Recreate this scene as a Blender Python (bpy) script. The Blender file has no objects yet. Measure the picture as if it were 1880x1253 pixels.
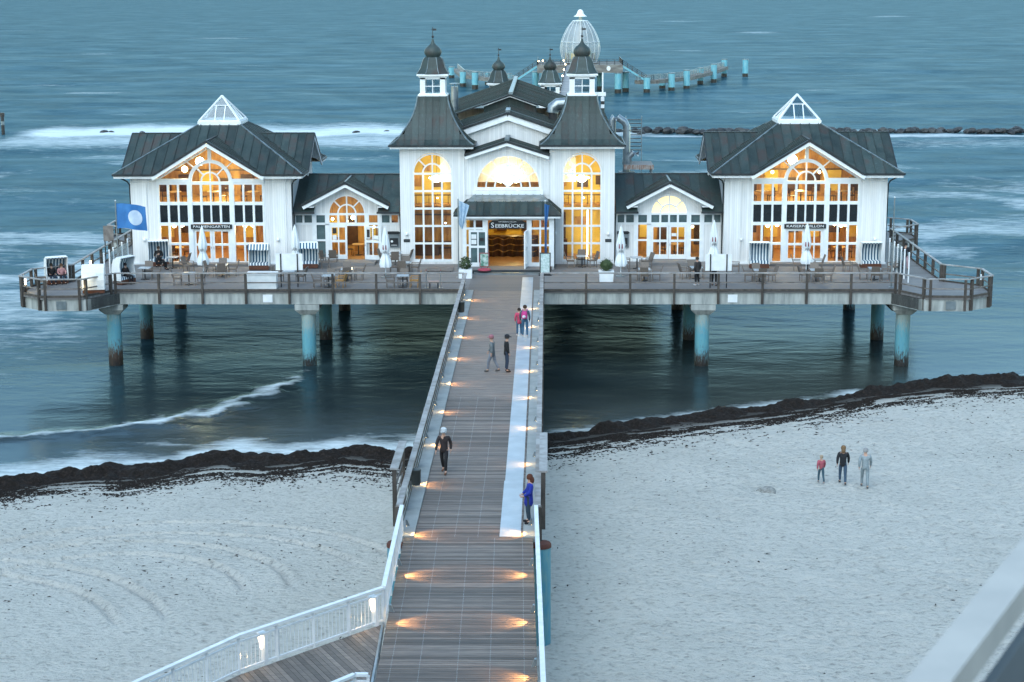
import bpy, math, random
import numpy as np
from mathutils import Vector, Matrix
from math import sin, cos, pi, radians

SC = bpy.context.scene
COL = SC.collection
D = 4.6                      # height of the pier deck above the water

# ------------------------------------------------------------------ camera
cam = bpy.data.cameras.new('camera')
cam_o = bpy.data.objects.new('camera', cam)
COL.objects.link(cam_o)
cam.sensor_width = 36.0
cam.lens = 61.28
cam.clip_start = 0.1
cam.clip_end = 20000
cam_o.matrix_world = Matrix(((0.999796, -0.00047, 0.020212, 2.55),
                             (0.019899, 0.199755, -0.979644, -110.0),
                             (-0.003577, 0.979846, 0.199724, 22.1),
                             (0, 0, 0, 1)))
cam.dof.use_dof = True
cam.dof.focus_distance = 95.0
cam.dof.aperture_fstop = 5.6
SC.camera = cam_o

# ------------------------------------------------------------------ dusk sky, sun, exposure
world = bpy.data.worlds.new('World')
SC.world = world
world.use_nodes = True
nt = world.node_tree
sky = nt.nodes.new('ShaderNodeTexSky')
sky.sky_type = 'NISHITA'
sky.sun_disc = False
sky.sun_elevation = radians(30)
sky.sun_rotation = radians(200)
sky.air_density = 1.0
sky.dust_density = 0.6
sky.ozone_density = 3.0
tint = nt.nodes.new('ShaderNodeMixRGB')
tint.blend_type = 'MULTIPLY'
tint.inputs[0].default_value = 1.0
tint.inputs[2].default_value = (1.0, 1.0, 0.84, 1)
nt.links.new(sky.outputs[0], tint.inputs[1])
bg = nt.nodes['Background']
nt.links.new(tint.outputs[0], bg.inputs[0])
bg.inputs[1].default_value = 0.15

sun = bpy.data.lights.new('sun', 'SUN')
sun.energy = 0.6
sun.angle = radians(40)
sun.color = (0.80, 0.93, 1.0)
sun_o = bpy.data.objects.new('sun', sun)
sun_o.rotation_euler = (radians(32), 0, radians(-20))
COL.objects.link(sun_o)

vs = SC.view_settings
vs.view_transform = 'Standard'
vs.look = 'None'
vs.gamma = 1
vs.exposure = 1.62
SC.cycles.use_denoising = True
SC.cycles.max_bounces = 6
SC.cycles.transparent_max_bounces = 12
SC.cycles.caustics_reflective = False
SC.cycles.caustics_refractive = False
SC.cycles.sample_clamp_indirect = 4.0

random.seed(7)

# ------------------------------------------------------------------ helpers
def V(*a):
    return Vector(a)

def link(o, parent=None):
    COL.objects.link(o)
    if parent is not None:
        o.parent = parent
    return o

def tag(o, label=None, cat=None, group=None, kind=None):
    if label: o['label'] = label
    if cat: o['category'] = cat
    if group: o['group'] = group
    if kind: o['kind'] = kind
    return o

def thing(name, label, cat, loc=(0, 0, 0), rz=0.0, group=None):
    o = bpy.data.objects.new(name, None)
    o.empty_display_size = 0.2
    o.location = loc
    o.rotation_euler = (0, 0, rz)
    link(o)
    return tag(o, label, cat, group)

def inst(mesh, name, parent=None, loc=(0, 0, 0), rot=(0, 0, 0), scale=None):
    o = bpy.data.objects.new(name, mesh)
    o.location = loc
    o.rotation_euler = rot
    if scale: o.scale = scale
    return link(o, parent)

def copy_tree(o, parent=None):
    c = o.copy()
    link(c, parent)
    for ch in o.children:
        copy_tree(ch, c)
    return c

class MB:
    """collects faces, then becomes one mesh object"""
    def __init__(s):
        s.v = []; s.f = []
    def add(s, vs, fs):
        n = len(s.v)
        s.v += [tuple(p) for p in vs]
        s.f += [tuple(i + n for i in f) for f in fs]
        return s
    def box(s, x0, x1, y0, y1, z0, z1):
        return s.add([(x0, y0, z0), (x1, y0, z0), (x1, y1, z0), (x0, y1, z0),
                      (x0, y0, z1), (x1, y0, z1), (x1, y1, z1), (x0, y1, z1)],
                     [(0, 3, 2, 1), (4, 5, 6, 7), (0, 1, 5, 4), (1, 2, 6, 5), (2, 3, 7, 6), (3, 0, 4, 7)])
    def bar(s, p, q, w, h, up=(0, 0, 1)):
        """oriented box from p to q, w across, h along up (centred)"""
        p = Vector(p); q = Vector(q); d = (q - p).normalized(); up = Vector(up)
        a = d.cross(up)
        if a.length < 1e-4:
            a = d.cross(Vector((0, 1, 0)))
        a.normalize(); b = a.cross(d).normalized()
        a = a * (w / 2); b = b * (h / 2)
        vs = [p - a - b, p + a - b, p + a + b, p - a + b, q - a - b, q + a - b, q + a + b, q - a + b]
        return s.add(vs, [(0, 1, 2, 3), (4, 7, 6, 5), (0, 4, 5, 1), (1, 5, 6, 2), (2, 6, 7, 3), (3, 7, 4, 0)])
    def tube(s, pts, rad, n=8, cap=True):
        pts = [Vector(p) for p in pts]
        if not hasattr(rad, '__len__'): rad = [rad] * len(pts)
        k = len(s.v); ref = None
        for i, p in enumerate(pts):
            d = (pts[min(i + 1, len(pts) - 1)] - pts[max(i - 1, 0)]).normalized()
            if ref is None:
                ref = Vector((0, 0, 1)) if abs(d.z) < .9 else Vector((1, 0, 0))
            a = d.cross(ref).normalized(); b = a.cross(d).normalized()
            for j in range(n):
                t = 2 * pi * j / n
                s.v.append(tuple(p + a * (cos(t) * rad[i]) + b * (sin(t) * rad[i])))
        for i in range(len(pts) - 1):
            for j in range(n):
                s.f.append((k + i * n + j, k + i * n + (j + 1) % n, k + (i + 1) * n + (j + 1) % n, k + (i + 1) * n + j))
        if cap:
            s.f.append(tuple(k + j for j in range(n))[::-1])
            s.f.append(tuple(k + (len(pts) - 1) * n + j for j in range(n)))
        return s
    def lathe(s, prof, n=16, c=(0, 0, 0), a0=0.0, fold=None):
        """prof: [(r, z)]; fold(j, r, z) may vary the radius"""
        k = len(s.v)
        for r, z in prof:
            for j in range(n):
                t = a0 + 2 * pi * j / n
                rr = fold(j, r, z) if fold else r
                s.v.append((c[0] + cos(t) * rr, c[1] + sin(t) * rr, c[2] + z))
        for i in range(len(prof) - 1):
            for j in range(n):
                s.f.append((k + i * n + j, k + i * n + (j + 1) % n, k + (i + 1) * n + (j + 1) % n, k + (i + 1) * n + j))
        s.f.append(tuple(k + j for j in range(n))[::-1])
        s.f.append(tuple(k + (len(prof) - 1) * n + j for j in range(n)))
        return s
    def prism_xz(s, poly, y0, y1):
        """polygon of (x, z), extruded along y"""
        n = len(poly)
        vs = [(x, y0, z) for x, z in poly] + [(x, y1, z) for x, z in poly]
        fs = [tuple(range(n)), tuple(range(2 * n - 1, n - 1, -1))]
        fs += [(i, i + n, (i + 1) % n + n, (i + 1) % n) for i in range(n)]
        return s.add(vs, fs)
    def prism_xy(s, poly, z0, z1):
        n = len(poly)
        vs = [(x, y, z0) for x, y in poly] + [(x, y, z1) for x, y in poly]
        fs = [tuple(range(n))[::-1], tuple(range(n, 2 * n))]
        fs += [(i, (i + 1) % n, (i + 1) % n + n, i + n) for i in range(n)]
        return s.add(vs, fs)
    def prism_yz(s, poly, x0, x1):
        n = len(poly)
        vs = [(x0, y, z) for y, z in poly] + [(x1, y, z) for y, z in poly]
        fs = [tuple(range(n)), tuple(range(2 * n - 1, n - 1, -1))]
        fs += [(i, i + n, (i + 1) % n + n, (i + 1) % n) for i in range(n)]
        return s.add(vs, fs)
    def ball(s, c, r, n=10, m=6, sz=1.0):
        prof = [(max(1e-3, r * sin(pi * i / m)), -r * sz * cos(pi * i / m)) for i in range(m + 1)]
        return s.lathe(prof, n, c)
    def mesh(s, name, mat, smooth=False):
        me = bpy.data.meshes.new(name)
        me.from_pydata(s.v, [], s.f)
        if mat is not None: me.materials.append(mat)
        import bmesh
        bm = bmesh.new(); bm.from_mesh(me)
        bmesh.ops.recalc_face_normals(bm, faces=bm.faces)
        bm.to_mesh(me); bm.free()
        if smooth:
            me.polygons.foreach_set('use_smooth', [True] * len(me.polygons))
            try: me.set_sharp_from_angle(angle=radians(45))
            except Exception: pass
        me.update()
        return me
    def build(s, name, mat, parent=None, loc=(0, 0, 0), rz=0.0, smooth=False):
        return inst(s.mesh(name, mat, smooth), name, parent, loc, (0, 0, rz))

def arc(cx, cz, r, a0, a1, n):
    return [(cx + r * cos(a0 + (a1 - a0) * i / n), cz + r * sin(a0 + (a1 - a0) * i / n)) for i in range(n + 1)]

def ring_poly(cx, cz, r0, r1, a0, a1, n=8):
    return arc(cx, cz, r1, a0, a1, n) + (arc(cx, cz, r0, a1, a0, n) if r0 > 1e-3 else [(cx, cz)])

# ------------------------------------------------------------------ materials
MATS = {}
def new_mat(name):
    m = bpy.data.materials.new(name); m.use_nodes = True
    MATS[name] = m
    return m, m.node_tree, m.node_tree.nodes['Principled BSDF']

def N(t, typ, **kw):
    n = t.nodes.new(typ)
    for k, v in kw.items():
        if k.startswith('i_'):
            key = k[2:]
            n.inputs[int(key) if key.isdigit() else key].default_value = v
        else:
            setattr(n, k, v)
    return n

def math_n(t, op, a, b=None, c=None):
    n = t.nodes.new('ShaderNodeMath'); n.operation = op
    for i, x in enumerate((a, b, c)):
        if x is None: continue
        if isinstance(x, (int, float)): n.inputs[i].default_value = x
        else: t.links.new(x, n.inputs[i])
    return n.outputs[0]

def ramp(t, fac, stops):
    n = t.nodes.new('ShaderNodeValToRGB')
    e = n.color_ramp.elements
    while len(e) < len(stops): e.new(0.5)
    for i, (p, c) in enumerate(stops):
        e[i].position = p
        e[i].color = (c[0], c[1], c[2], 1) if hasattr(c, '__len__') else (c, c, c, 1)
    t.links.new(fac, n.inputs[0])
    return n.outputs[0]

def pos_vec(t, scale=(1, 1, 1), rand=0.0):
    g = t.nodes.new('ShaderNodeNewGeometry')
    mp = t.nodes.new('ShaderNodeMapping'); mp.inputs['Scale'].default_value = scale
    if rand:
        oi = t.nodes.new('ShaderNodeObjectInfo')
        sc = math_n(t, 'MULTIPLY', oi.outputs['Random'], rand)
        ad = t.nodes.new('ShaderNodeVectorMath'); ad.operation = 'ADD'
        t.links.new(g.outputs['Position'], ad.inputs[0]); t.links.new(sc, ad.inputs[1])
        t.links.new(ad.outputs[0], mp.inputs[0])
    else:
        t.links.new(g.outputs['Position'], mp.inputs[0])
    return mp.outputs[0]

def noise(t, vec, scale=5, detail=4, rough=0.55):
    n = t.nodes.new('ShaderNodeTexNoise')
    n.inputs['Scale'].default_value = scale; n.inputs['Detail'].default_value = detail
    n.inputs['Roughness'].default_value = rough
    t.links.new(vec, n.inputs['Vector'])
    return n.outputs[0]

def mixc(t, fac, a, b, mode='MIX'):
    n = t.nodes.new('ShaderNodeMixRGB'); n.blend_type = mode
    for i, x in enumerate((fac, a, b)):
        if isinstance(x, (int, float)): n.inputs[i].default_value = x
        elif isinstance(x, tuple): n.inputs[i].default_value = (*x[:3], 1)
        else: t.links.new(x, n.inputs[i])
    return n.outputs[0]

def bump(t, b, h, strength=0.3, dist=0.02):
    n = t.nodes.new('ShaderNodeBump'); n.inputs['Strength'].default_value = strength
    n.inputs['Distance'].default_value = dist
    t.links.new(h, n.inputs['Height']); t.links.new(n.outputs[0], b.inputs['Normal'])

def pm(name, c1, c2=None, scale=4, stretch=(1, 1, 1), rough=0.6, metal=0.0, bmp=0.0, rnd=0.0, spec=0.4, lo=0.35, hi=0.65, dist=0.02):
    """a painted or weathered surface: two tones mixed by noise, fine relief, optional per-piece tone"""
    m, t, b = new_mat(name)
    b.inputs['Roughness'].default_value = rough
    b.inputs['Metallic'].default_value = metal
    b.inputs['Specular IOR Level'].default_value = spec
    c2 = c2 or tuple(x * 0.8 for x in c1)
    vec = pos_vec(t, stretch, 31.0 if rnd else 0.0)
    nz = noise(t, vec, scale)
    col = ramp(t, nz, [(lo, c1), (hi, c2)])
    if rnd:
        oi = t.nodes.new('ShaderNodeObjectInfo')
        f = ramp(t, oi.outputs['Random'], [(0, 1 - rnd), (1, 1 + rnd)])
        col = mixc(t, 1.0, col, f, 'MULTIPLY')
    t.links.new(col, b.inputs['Base Color'])
    if bmp: bump(t, b, nz, bmp, dist)
    return m

def emit(name, col, strength):
    m, t, b = new_mat(name)
    b.inputs['Base Color'].default_value = (*col, 1)
    b.inputs['Emission Color'].default_value = (*col, 1)
    b.inputs['Emission Strength'].default_value = strength
    return m

# white boarded walls: vertical boards 14 cm wide
def clad():
    m, t, b = new_mat('white_boards')
    g = t.nodes.new('ShaderNodeNewGeometry')
    sx = t.nodes.new('ShaderNodeSeparateXYZ'); t.links.new(g.outputs['Position'], sx.inputs[0])
    u = math_n(t, 'ADD', sx.outputs[0], sx.outputs[1])
    fr = math_n(t, 'FRACT', math_n(t, 'MULTIPLY', u, 1 / 0.14))
    tri = math_n(t, 'ABSOLUTE', math_n(t, 'SUBTRACT', fr, 0.5))
    groove = ramp(t, tri, [(0.40, 1.0), (0.49, 0.0)])
    bd = math_n(t, 'FLOOR', math_n(t, 'MULTIPLY', u, 1 / 0.14))
    wn = t.nodes.new('ShaderNodeTexWhiteNoise'); wn.noise_dimensions = '1D'; t.links.new(bd, wn.inputs['W'])
    nz = noise(t, pos_vec(t, (3, 3, 0.35)), 1.5)
    c = ramp(t, nz, [(0.3, (0.84, 0.84, 0.83)), (0.62, (0.77, 0.785, 0.785)), (0.8, (0.66, 0.68, 0.68))])
    c = mixc(t, 0.14, c, wn.outputs[0], 'MULTIPLY')
    c = mixc(t, 1.0, c, ramp(t, tri, [(0.44, 1.0), (0.5, 0.72)]), 'MULTIPLY')
    st = noise(t, pos_vec(t, (2.2, 2.2, 0.22)), 1.6, 6, 0.7)
    c = mixc(t, ramp(t, st, [(0.55, 0.0), (0.78, 0.35)]), c, (0.44, 0.46, 0.44))
    t.links.new(c, b.inputs['Base Color'])
    b.inputs['Roughness'].default_value = 0.5
    bump(t, b, groove, 0.6, 0.012)
    return m

def copper():
    m, t, b = new_mat('patina_copper')
    a = noise(t, pos_vec(t, (1, 1, 0.6), 17.0), 0.9, 5)
    s = noise(t, pos_vec(t, (7, 7, 0.5), 9.0), 1.2, 5, 0.65)
    sp = noise(t, pos_vec(t, (1, 1, 1), 5.0), 5.0, 5, 0.7)
    c = ramp(t, a, [(0.30, (0.018, 0.031, 0.030)), (0.52, (0.034, 0.051, 0.049)), (0.70, (0.052, 0.040, 0.036))])
    c = mixc(t, ramp(t, s, [(0.55, 0.0), (0.82, 0.6)]), c, (0.085, 0.130, 0.130))
    c = mixc(t, ramp(t, sp, [(0.62, 0.0), (0.75, 0.4)]), c, (0.13, 0.17, 0.17))
    oi = t.nodes.new('ShaderNodeObjectInfo')
    c = mixc(t, 1.0, c, ramp(t, oi.outputs['Random'], [(0, 0.74), (1, 1.28)]), 'MULTIPLY')
    t.links.new(c, b.inputs['Base Color'])
    t.links.new(ramp(t, a, [(0.3, 0.40), (0.7, 0.62)]), b.inputs['Roughness'])
    b.inputs['Specular IOR Level'].default_value = 0.35
    bump(t, b, a, 0.2, 0.015)
    return m

def glass(name, tintc=(0.95, 0.97, 0.97), gl=0.10):
    m, t, b = new_mat(name)
    t.nodes.remove(b)
    tr = N(t, 'ShaderNodeBsdfTransparent'); tr.inputs[0].default_value = (*tintc, 1)
    g = N(t, 'ShaderNodeBsdfGlossy'); g.inputs['Roughness'].default_value = 0.06
    lw = N(t, 'ShaderNodeLayerWeight'); lw.inputs[0].default_value = 0.3
    f = math_n(t, 'ADD', math_n(t, 'MULTIPLY', lw.outputs['Fresnel'], 0.55 if gl < .3 else 0.35), gl * 0.4)
    mx = t.nodes.new('ShaderNodeMixShader')
    t.links.new(f, mx.inputs[0]); t.links.new(tr.outputs[0], mx.inputs[1]); t.links.new(g.outputs[0], mx.inputs[2])
    t.links.new(mx.outputs[0], t.nodes['Material Output'].inputs[0])
    return m

def decking(name, axis, w, c1, c2, groove=0.7):
    """boards laid side by side along an axis (0: boards step along x, 1: along y)"""
    m, t, b = new_mat(name)
    g = t.nodes.new('ShaderNodeNewGeometry')
    sx = t.nodes.new('ShaderNodeSeparateXYZ'); t.links.new(g.outputs['Position'], sx.inputs[0])
    u = math_n(t, 'MULTIPLY', sx.outputs[axis], 1 / w)
    bd = math_n(t, 'FLOOR', u)
    tri = math_n(t, 'ABSOLUTE', math_n(t, 'SUBTRACT', math_n(t, 'FRACT', u), 0.5))
    wn = t.nodes.new('ShaderNodeTexWhiteNoise'); wn.noise_dimensions = '1D'; t.links.new(bd, wn.inputs['W'])
    st = (1, 6, 1) if axis == 1 else (6, 1, 1)
    nz = noise(t, pos_vec(t, st), 2.0)
    c = mixc(t, nz, c1, c2)
    c = mixc(t, 1.0, c, ramp(t, wn.outputs[0], [(0, 0.75), (1, 1.2)]), 'MULTIPLY')
    c = mixc(t, 1.0, c, ramp(t, tri, [(0.42, 1.0), (0.5, 1 - groove)]), 'MULTIPLY')
    t.links.new(c, b.inputs['Base Color'])
    b.inputs['Roughness'].default_value = 0.65
    bump(t, b, ramp(t, tri, [(0.40, 1.0), (0.49, 0.0)]), 0.5, 0.01)
    return m

CLAD = clad()
COPPER = copper()
WHITE = pm('white_paint', (0.80, 0.82, 0.83), (0.70, 0.74, 0.76), scale=2.5, rough=0.45, bmp=0.05)
RAILWHITE = pm('white_railing_paint', (0.70, 0.72, 0.73), (0.58, 0.61, 0.63), scale=3, rough=0.35, bmp=0.05)
TRIM = pm('dark_eaves_metal', (0.025, 0.032, 0.037), (0.05, 0.055, 0.058), scale=3, rough=0.4, metal=0.4)
CAPM = pm('pale_ridge_metal', (0.22, 0.27, 0.29), (0.12, 0.15, 0.16), scale=2.5, rough=0.4, metal=0.4)
GLASS = glass('window_glass')
PALEGLASS = glass('skylight_glass', (0.62, 0.72, 0.76), 0.12)
DARKPANE = pm('black_spandrel_glass', (0.006, 0.010, 0.013), (0.012, 0.018, 0.022), rough=0.12, spec=0.5)
TEALPANE = pm('painted_sky_glass', (0.10, 0.155, 0.165), (0.05, 0.085, 0.09), scale=1.5, rough=0.1, spec=0.6)  # opaque panes; the reflected sky is put into their teal base colour
MILK = pm('frosted_glass_panel', (0.86, 0.76, 0.52), (0.80, 0.68, 0.42), scale=0.6, rough=0.3)
CONC = pm('weathered_concrete', (0.42, 0.44, 0.42), (0.24, 0.26, 0.25), scale=1.2, stretch=(3, 3, 0.5), rough=0.8, bmp=0.08)
KERB = pm('kerb_concrete', (0.32, 0.34, 0.335), (0.25, 0.27, 0.265), scale=1.6, rough=.8, bmp=.06)
WOODRAIL = pm('weathered_rail_wood', (0.21, 0.19, 0.175), (0.12, 0.105, 0.095), scale=3, stretch=(1, 1, 1), rough=0.7, bmp=0.3, rnd=0.2)
WOODTOP = pm('silvered_handrail_wood', (0.34, 0.335, 0.33), (0.20, 0.19, 0.18), scale=2.2, rough=0.6, bmp=0.2)
WOODPOST = pm('dark_post_wood', (0.045, 0.038, 0.033), (0.085, 0.072, 0.062), scale=5, stretch=(1, 1, .4), rough=0.7, bmp=0.3, rnd=0.25)
DECK = decking('terrace_boards', 1, 0.14, (0.15, 0.145, 0.145), (0.20, 0.19, 0.185), 0.55)
SIDEDECK = decking('side_walk_boards', 1, 0.14, (0.14, 0.135, 0.135), (0.20, 0.19, 0.185), 0.55)
PLANK = pm('walkway_plank', (0.170, 0.138, 0.116), (0.108, 0.089, 0.078), scale=1.2, stretch=(1.2, 9, 1), rough=0.62, bmp=0.35, rnd=0.45, spec=0.5)
ALU = None
STEEL = pm('galvanised_steel', (0.34, 0.38, 0.40), (0.22, 0.26, 0.28), scale=2, rough=0.35, metal=0.8)
BLACKM = pm('black_metal', (0.02, 0.021, 0.023), (0.035, 0.035, 0.037), rough=0.4)
WICKER = pm('brown_wicker', (0.20, 0.165, 0.14), (0.12, 0.10, 0.085), scale=45, rough=0.7, bmp=0.5, rnd=0.15)
TABLETOP = pm('grey_table_top', (0.40, 0.46, 0.50), (0.33, 0.38, 0.42), scale=1.5, rough=0.25)
CLOTH = pm('white_canvas', (0.78, 0.81, 0.82), (0.66, 0.71, 0.73), scale=3, stretch=(1, 1, .3), rough=0.85, bmp=0.1)
WICKERW = pm('white_wicker', (0.80, 0.82, 0.82), (0.62, 0.66, 0.67), scale=30, stretch=(1, 1, 2), rough=0.6, bmp=0.4)
FRAMEWOOD = pm('red_brown_wood', (0.12, 0.045, 0.025), (0.08, 0.03, 0.018), scale=5, rough=0.5)
LEAF = pm('bush_leaf', (0.030, 0.055, 0.018), (0.055, 0.085, 0.03), scale=8, rough=0.6)
SIGNBLACK = pm('black_sign_board', (0.008, 0.012, 0.015), (0.014, 0.018, 0.022), rough=0.5)
SIGNWHITE = pm('white_sign_lettering', (0.75, 0.78, 0.78), (0.7, 0.72, 0.73), rough=0.6)
FLAGBLUE = pm('blue_flag_cloth', (0.05, 0.20, 0.48), (0.035, 0.15, 0.38), scale=2, rough=0.8)
FLAGPALE = pm('pale_flag_emblem', (0.62, 0.70, 0.78), (0.5, 0.6, 0.72), scale=3, rough=0.8)

def stripes():
    m, t, b = new_mat('blue_white_striped_canvas')
    tc = t.nodes.new('ShaderNodeTexCoord')
    sx = t.nodes.new('ShaderNodeSeparateXYZ'); t.links.new(tc.outputs['Object'], sx.inputs[0])
    fr = math_n(t, 'FRACT', math_n(t, 'MULTIPLY', sx.outputs[0], 1 / 0.19))
    c = ramp(t, fr, [(0.48, (0.78, 0.82, 0.83)), (0.52, (0.03, 0.10, 0.17))])
    t.links.new(c, b.inputs['Base Color']); b.inputs['Roughness'].default_value = 0.85
    return m
STRIPE = stripes()

def alu_mat():
    m, t, b = new_mat('ribbed_aluminium')
    g = t.nodes.new('ShaderNodeNewGeometry')
    sx = t.nodes.new('ShaderNodeSeparateXYZ'); t.links.new(g.outputs['Position'], sx.inputs[0])
    tri = math_n(t, 'ABSOLUTE', math_n(t, 'SUBTRACT', math_n(t, 'FRACT', math_n(t, 'MULTIPLY', sx.outputs[0], 1 / 0.05)), 0.5))
    nz = noise(t, pos_vec(t), 1.2)
    t.links.new(ramp(t, nz, [(0.3, (0.50, 0.54, 0.57)), (0.7, (0.38, 0.42, 0.45))]), b.inputs['Base Color'])
    b.inputs['Metallic'].default_value = 0.35; b.inputs['Roughness'].default_value = 0.42
    bump(t, b, tri, 0.35, 0.01)
    return m
ALU = alu_mat()

def blue_pile():
    """blue coated steel, bare and rusty towards the splash zone, stained at the head"""
    m, t, b = new_mat('blue_pile_steel')
    tc = t.nodes.new('ShaderNodeNewGeometry')
    sx = t.nodes.new('ShaderNodeSeparateXYZ'); t.links.new(tc.outputs['Position'], sx.inputs[0])
    z = sx.outputs[2]
    nz = noise(t, pos_vec(t, (4, 4, 0.7), 23.0), 2.0, 6, 0.7)
    fine = noise(t, pos_vec(t, (5, 5, 1.1), 11.0), 3.0, 6, 0.72)
    zz = math_n(t, 'ADD', z, math_n(t, 'MULTIPLY', math_n(t, 'SUBTRACT', fine, 0.5), 3.6))
    oi = t.nodes.new('ShaderNodeObjectInfo')
    zz = math_n(t, 'ADD', zz, math_n(t, 'MULTIPLY_ADD', oi.outputs['Random'], -1.0, 0.55))
    base = ramp(t, nz, [(0.3, (0.085, 0.30, 0.40)), (0.7, (0.14, 0.36, 0.40))])
    col = mixc(t, ramp(t, math_n(t, 'MULTIPLY', zz, 0.2), [(0.40, 0.0), (0.58, 0.8)]), base, (0.34, 0.38, 0.34))
    rust = mixc(t, ramp(t, math_n(t, 'ADD', math_n(t, 'MULTIPLY', z, 0.35), math_n(t, 'SUBTRACT', fine, 0.5)), [(0.05, 0.0), (0.55, 1.0)]), (0.012, 0.010, 0.009), (0.13, 0.062, 0.030))
    col = mixc(t, ramp(t, math_n(t, 'MULTIPLY', zz, 0.25), [(0.10, 1.0), (0.26, 0.0)]), col, rust)
    col = mixc(t, ramp(t, fine, [(0.60, 0.0), (0.70, 0.7)]), col, (0.10, 0.06, 0.035))
    t.links.new(col, b.inputs['Base Color']); b.inputs['Roughness'].default_value = 0.5
    bump(t, b, fine, 0.3, 0.01)
    return m
PILE = blue_pile()
DARKBEAM = pm('deck_underside_shade', (0.035, 0.035, 0.033), (0.055, 0.052, 0.048), scale=2, rough=.8)  # shade under the deck put into the colour as a near-black tone

# warm rooms
ROOMWOOD = pm('room_timber', (0.58, 0.34, 0.10), (0.25, 0.11, 0.03), scale=1.6, stretch=(2.5, 2.5, .6), rough=0.5, lo=.3, hi=.7)
ROOMYEL = pm('room_yellow_plaster', (0.74, 0.56, 0.13), (0.62, 0.45, 0.09), scale=0.8, rough=0.8)
ROOMFLOOR = pm('room_floor', (0.40, 0.22, 0.09), (0.28, 0.14, 0.05), scale=2, stretch=(1, 4, 1), rough=0.35)
ROOMDARK = pm('room_dark_wood', (0.045, 0.020, 0.010), (0.075, 0.033, 0.015), scale=3, rough=0.4)
ROOMCEIL = pm('room_ceiling', (0.62, 0.46, 0.26), (0.55, 0.38, 0.2), scale=1, rough=0.8)
WARM = (1.0, 0.75, 0.31)
BULB = emit('lit_bulb', (1.0, 0.80, 0.48), 7.0)
BULBHOT = emit('lit_chandelier', (1.0, 0.86, 0.55), 16.0)

def lamp_light(parent, loc, energy, radius=0.15, col=WARM, typ='POINT'):
    l = bpy.data.lights.new('lamp_light', typ)
    l.energy = energy * 0.5; l.color = col
    l.shadow_soft_size = radius
    o = bpy.data.objects.new('lamp_light', l)
    o.location = loc
    return link(o, parent)

# ================================================================== SETTING: sea, beach, decks
def smooth(a, b, x):
    t = np.clip((x - a) / (b - a), 0, 1)
    return t * t * (3 - 2 * t)

def vnoise(x, y, seed=0):
    x = np.asarray(x, float); y = np.asarray(y, float)
    xi = np.floor(x).astype(np.int64); yi = np.floor(y).astype(np.int64)
    fx = x - xi; fy = y - yi
    fx = fx * fx * fx * (fx * (fx * 6 - 15) + 10); fy = fy * fy * fy * (fy * (fy * 6 - 15) + 10)
    def h(a, b):
        n = (a * 374761393 + b * 668265263 + seed * 974634777) & 0xffffffff
        n = ((n ^ (n >> 13)) * 1274126177) & 0xffffffff
        n = (n ^ (n >> 16)) & 0xffff
        return n / 65535.0
    a = h(xi, yi); b = h(xi + 1, yi); c = h(xi, yi + 1); d = h(xi + 1, yi + 1)
    return (a * (1 - fx) + b * fx) * (1 - fy) + (c * (1 - fx) + d * fx) * fy

def fbm(x, y, oct=4, seed=0):
    r = 0; amp = 0.5; tot = 0
    for k in range(oct):
        r = r + amp * vnoise(x, y, seed + k * 7); tot += amp
        x = x * 2.03 + 13.1; y = y * 2.03 + 7.7; amp *= 0.5
    return r / tot

SHX = [-90, -40, -22.3, -21, -19.7, -17.9, -16.5, -15.4, -14.1, -12.7, -10.5, -8.5, -7.1, -4.6, 2.2, 4.1, 5.7, 9.5, 14, 17.1, 20.5, 24.5, 29.7, 45, 100]
SHY = [-66, -43, -34.3, -33.4, -32.6, -32.1, -32.2, -31.7, -30.5, -29.7, -30.1, -29.3, -28.5, -29.3, -26.2, -25.3, -24.2, -22.1, -19.8, -18.2, -15.7, -13.8, -12.5, -6, 14]
def shore_y(x):
    return np.interp(x, SHX, SHY)

def grid_mesh(name, X, Y, Z, mat, attrs=None, smooth_shade=True):
    r, c = X.shape
    me = bpy.data.meshes.new(name)
    co = np.stack([X, Y, Z], -1).reshape(-1, 3).astype(np.float32)
    idx = np.arange(r * c).reshape(r, c)
    q = np.stack([idx[:-1, :-1], idx[:-1, 1:], idx[1:, 1:], idx[1:, :-1]], -1).reshape(-1, 4)
    me.vertices.add(r * c); me.vertices.foreach_set('co', co.ravel())
    me.loops.add(q.size); me.loops.foreach_set('vertex_index', q.ravel().astype(np.int32))
    me.polygons.add(len(q)); me.polygons.foreach_set('loop_start', (np.arange(len(q)) * 4).astype(np.int32))
    me.polygons.foreach_set('loop_total', np.full(len(q), 4, np.int32))
    me.update(calc_edges=True)
    if smooth_shade: me.polygons.foreach_set('use_smooth', np.ones(len(q), bool))
    for k, a in (attrs or {}).items():
        at = me.attributes.new(k, 'FLOAT', 'POINT'); at.data.foreach_set('value', a.ravel().astype(np.float32))
    me.materials.append(mat)
    return me

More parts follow.
